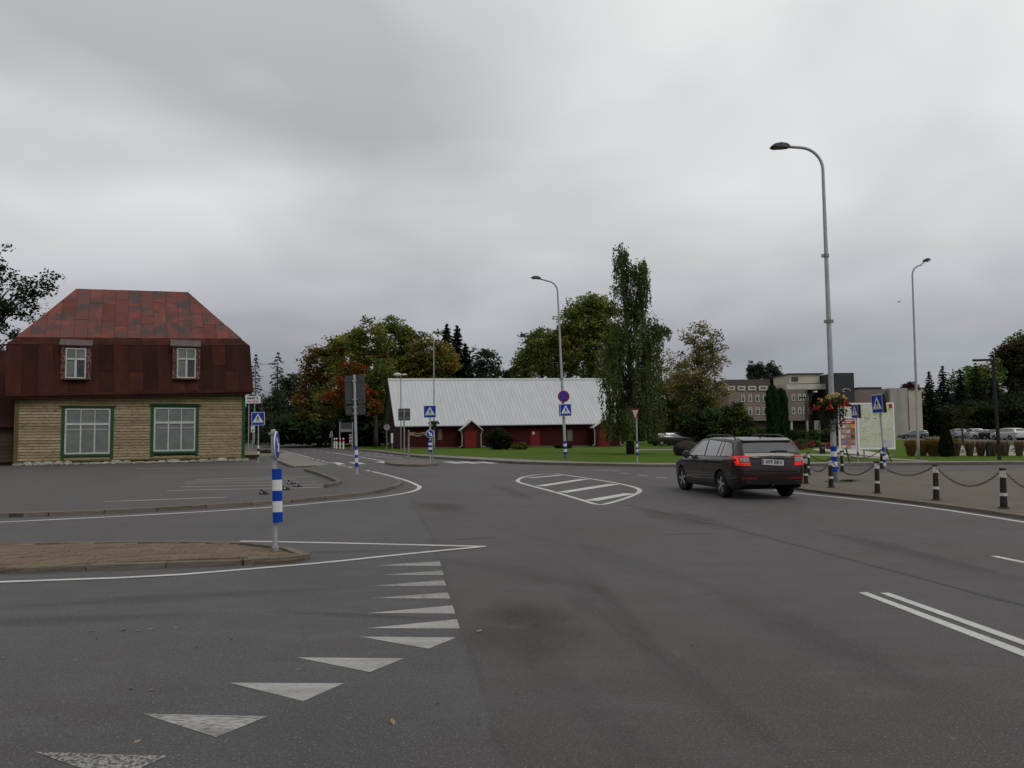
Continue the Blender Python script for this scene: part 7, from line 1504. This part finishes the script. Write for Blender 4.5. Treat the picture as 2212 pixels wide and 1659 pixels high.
# flower baskets on lamps
def basket(label, center, r_, cols, hang, parent_scale=1.0, n=1):
    t = thing('flower_basket', label, 'flower basket', center)
    MB().lathe([(r_ * .12, -r_ * .75), (r_ * .2, -r_ * .6), (r_ * .24, -r_ * .05), (r_ * .22, 0)], 12).build('pot', M_blk_metal, t)
    m = int(900 * n); a = RNG.uniform(0, 6.28, m); rr = r_ * RNG.uniform(.15, .95, m) ** .8; z = r_ * .55 * np.sqrt(np.maximum(0, 1 - (rr / r_) ** 2)) * RNG.uniform(.2, 1, m) - .08 * r_; c = np.stack([np.cos(a) * rr, np.sin(a) * rr, z], 1)
    leaves_obj('foliage', c, rand_dirs(m), rand_dirs(m), RNG.uniform(.06, .12, m), .05, np.array([(.03, .045, .012)]) * RNG.uniform(.6, 1.5, (m, 1)), t)
    ns = int(46 * n); C_, L_ = [], []
    for i in range(ns):
        a = RNG.uniform(0, 6.28); r0 = r_ * RNG.uniform(.3, .82); ln = hang * RNG.uniform(.3, 1.0) * (1.15 - .4 * r0 / r_); q = int(ln * 42); tt = RNG.uniform(0, 1, q); C_.append(np.stack([math.cos(a) * r0 + RNG.normal(0, .03, q), math.sin(a) * r0 + RNG.normal(0, .03, q), .02 - ln * tt], 1))
    c = np.concatenate(C_); d = RNG.normal(0, .6, c.shape); d[:, 2] -= 1; leaves_obj('trailing_leaves', c, d, rand_dirs(len(c)), RNG.uniform(.06, .11, len(c)), .035, np.array([(.038, .045, .018)]) * RNG.uniform(.55, 1.5, (len(c), 1)), t)
    for nm, col, cnt, zlo, zhi, rl, rh in cols:
        m = int(cnt * n); cl_ = max(3, m // 9); ca_ = RNG.uniform(0, 6.28, cl_); cr_ = r_ * RNG.uniform(rl, rh, cl_); cz_ = r_ * RNG.uniform(zlo, zhi, cl_); i = RNG.integers(cl_, size=m)
        c = np.stack([np.cos(ca_[i]) * cr_[i], np.sin(ca_[i]) * cr_[i], cz_[i]], 1) + RNG.normal(0, r_ * .055, (m, 3)); leaves_obj(nm, c, rand_dirs(m), rand_dirs(m), .075, .06, np.array([col]) * RNG.uniform(.7, 1.3, (m, 1)), t, pm('petals', (.5, .4, .2), attr='Col', rough=.7, trans=.2))
    return t
bl = lmp.location; kk = bl.y / F
basket('big hanging flower basket of yellow and red blooms on the tall lamp', Vector((bl.x - .06, bl.y - .16, HT(bl, 877))), .53, [('yellow_flowers', (.50, .38, .13), 190, .25, .68, .05, .7), ('red_flowers', (.50, .05, .03), 150, -.15, .12, .75, 1.05), ('orange_flowers', (.5, .16, .05), 60, .15, .4, .5, .85)], .95)
bl = lm4.location; basket('orange flower basket on the lamp before the barn', Vector((bl.x, bl.y - .14, HT(bl, 915))), .52, [('orange_flowers', (.42, .10, .03), 150, -.05, .35, .5, 1.0)], .75, n=.6)
for l_, y_, lb in ((lm6, 955 - 16, 'tiny red flower basket on the far lamp at the road bend'), (lm7, 958 - 12, 'dull brown flower basket low on the far lamp right of the pedestrian sign')):
    bl = l_.location; basket(lb, Vector((bl.x, bl.y - .15, HT(bl, y_))), 1.0, [('red_flowers', (.30, .06, .03), 120, 0, .3, .5, 1.0)], .9, n=.5)
for px, py, lb in ((1719, 970, 'red flower pot nearest the brown car roof'), (1754, 969, 'red flower pot right of the thin lamp'), (1790.5, 971, 'red flower pot at the tall lamp left side')):
    b = G(px, py, .1); t = thing('flower_pot', lb, 'flower pot', b, 0, 'red flower pots on the park path'); MB().lathe([(.18, 0), (.26, .3), (.24, .3)], 12).build('pot', pm('terracotta', (.12, .05, .035), rough=.8), t); m = 160; c = RNG.normal(0, .14, (m, 3)); c[:, 2] = np.abs(c[:, 2]) + .3; leaves_obj('flowers', c, rand_dirs(m), rand_dirs(m), .1, .08, np.array([(.26, .02, .025)]) * RNG.uniform(.6, 1.3, (m, 1)), t, pm('petals', (.5, .4, .2), attr='Col'))
b = G(1732, 971.5, .1); t = thing('plant_tub', 'brown wooden plant tub by the thin park lamp', 'planter', b); MB().lathe([(.25, 0), (.32, .55), (.28, .55)], 10).build('tub', M_tr, t); m = 160; c = RNG.normal(0, .18, (m, 3)); c[:, 2] = np.abs(c[:, 2]) + .5; leaves_obj('foliage', c, rand_dirs(m), rand_dirs(m), .14, .08, np.array([(.04, .07, .016)]) * RNG.uniform(.6, 1.3, (m, 1)), t)
# grass tuft at lamp foot
def tuft(label, p, r_, n=120):
    a = RNG.uniform(0, 6.28, n); c = np.stack([RNG.normal(0, r_, n), RNG.normal(0, r_ * .3, n), np.full(n, .04)], 1); d = RNG.normal(0, .5, (n, 3)); d[:, 2] = 1; o = leaves_obj('weed_tuft', c, d, rand_dirs(n), .1, .02, np.array([(.05, .06, .02)]) * RNG.uniform(.6, 1.4, (n, 1)), None); o.location = p; tag(o, label, 'weeds')
tuft('green weeds at the foot of the tall lamp post', lmp.location + Vector((.42, .0, 0)), .16)
# boulder
b = G(1486, 984, .1); t = thing('boulder', 'large dark rounded boulder on the lawn beside the brown car', 'boulder', b); bm = bmesh.new(); bmesh.ops.create_icosphere(bm, subdivisions=4, radius=1.0); k = b.y / F
from mathutils import noise as mn
for v in bm.verts:
    d = v.co.normalized(); f = 1 + .13 * mn.noise(d * 1.6) + .06 * mn.noise(d * 4) ; f *= 1 - .25 * max(0, d.z) * (d.x > 0) * d.x; v.co = Vector((d.x * 30 * k * f, d.y * .75 * f, .40 + d.z * .55 * f if d.z > -.6 else .40 - .42))
me = bpy.data.meshes.new('rock'); bm.to_mesh(me); bm.free(); put('rock', me, pm('boulder_stone', (.036, .027, .020), (.022, .018, .014), scale=2, detail=6, rough=.95, bump=.03, bscale=7, col3=(.05, .045, .03), scale3=3, ramp3=(.58, .75)), t, True)
# ------------------------------------------------------------------ fallen leaves and grit on the road
lm_ = [bpy.data.meshes.new('leaf') for _ in range(3)]
for i, me in enumerate(lm_):
    pts = [(-.05, 0, .004), (-.02, .026, .016), (.025, .02, .012), (.06, .0, .018), (.02, -.024, .009), (-.02, -.022, .006)]; pts = [(x * random.uniform(.8, 1.3), y * random.uniform(.6, 1.4), z) for x, y, z in pts]; me.from_pydata(pts, [], [(0, 1, 2, 3, 4, 5)])
M_dry = [pm('dry_leaf_tan', (.22, .17, .10), rough=.9), pm('dry_leaf_orange', (.20, .09, .04), rough=.9), pm('dry_leaf_dark', (.02, .016, .012), rough=.9)]
spots = [((1036, 1364), 1.3, 0, 'curled pale leaf on the dark road stain'), ((848, 1561), 1.2, 0, 'pale twisted leaf on the foreground asphalt'), ((268, 1361), 1.5, 1, 'orange leaf sliver left of the foreground triangles'), ((325, 1360), 1.0, 0, None), ((300, 1363), .9, 0, None), ((195, 1364), .9, 0, None), ((380, 1357), .7, 0, None), ((6, 1422), .8, 0, 'pale leaf at the left picture edge'), ((297, 1603), .8, 0, 'cream leaf fragment near the lowest triangle'), ((328, 1491), .7, 0, None), ((644, 1447), .7, 0, None),
         ((1652, 1138), 1.2, 2, 'dark leaf on the lane behind the brown car'), ((1495, 1395), .7, 2, None), ((880, 1210), .7, 2, None), ((283, 1490), .8, 2, None), ((208, 1380), .7, 2, None), ((122, 1550), .7, 2, None), ((500, 1382), .6, 2, None), ((425, 1399), .6, 2, None), ((945, 1520), .7, 2, None), ((1115, 1500), .7, 2, None), ((128, 1097), 1.6, 0, None), ((145, 1096), 1.2, 0, None)]
for (px, py), s, mi, lb in spots:
    o = bpy.data.objects.new('fallen_leaf', random.choice(lm_)); C.objects.link(o)
    if not o.data.materials: o.data.materials.append(M_dry[0])
    o.material_slots[0].link = 'OBJECT'; o.material_slots[0].material = M_dry[mi]; o.location = G(px, py, .004); s *= .32 if mi == 2 else .46; o.scale = (s, s, s * 1.2); o.rotation_euler = (random.uniform(-.2, .2), random.uniform(-.2, .2), random.uniform(0, 6))
    tag(o, lb or ('tiny dark leaf crumb lying on the asphalt' if mi == 2 else 'small pale leaf scrap lying on the asphalt'), 'leaf', 'fallen leaves on the asphalt')
# bird
p = P(1942, 652, 60); t = thing('bird', 'small dark bird gliding in the sky right of the tall lamp', 'bird', p, R(20)); MB().lathe([(.01, -.14), (.035, -.08), (.04, 0), (.03, .08), (.008, .16)], 8, (0, 0, 0), 'X').build('body', M_black, t, True)
MB().add([(-.03, .02, .02), (.05, .02, .02), (.02, .26, .04), (-.05, .24, .04), (-.03, -.02, .02), (.05, -.02, .02), (.02, -.26, .0), (-.05, -.24, .0)], [(0, 1, 2, 3), (4, 7, 6, 5)]).build('wings', M_black, t)
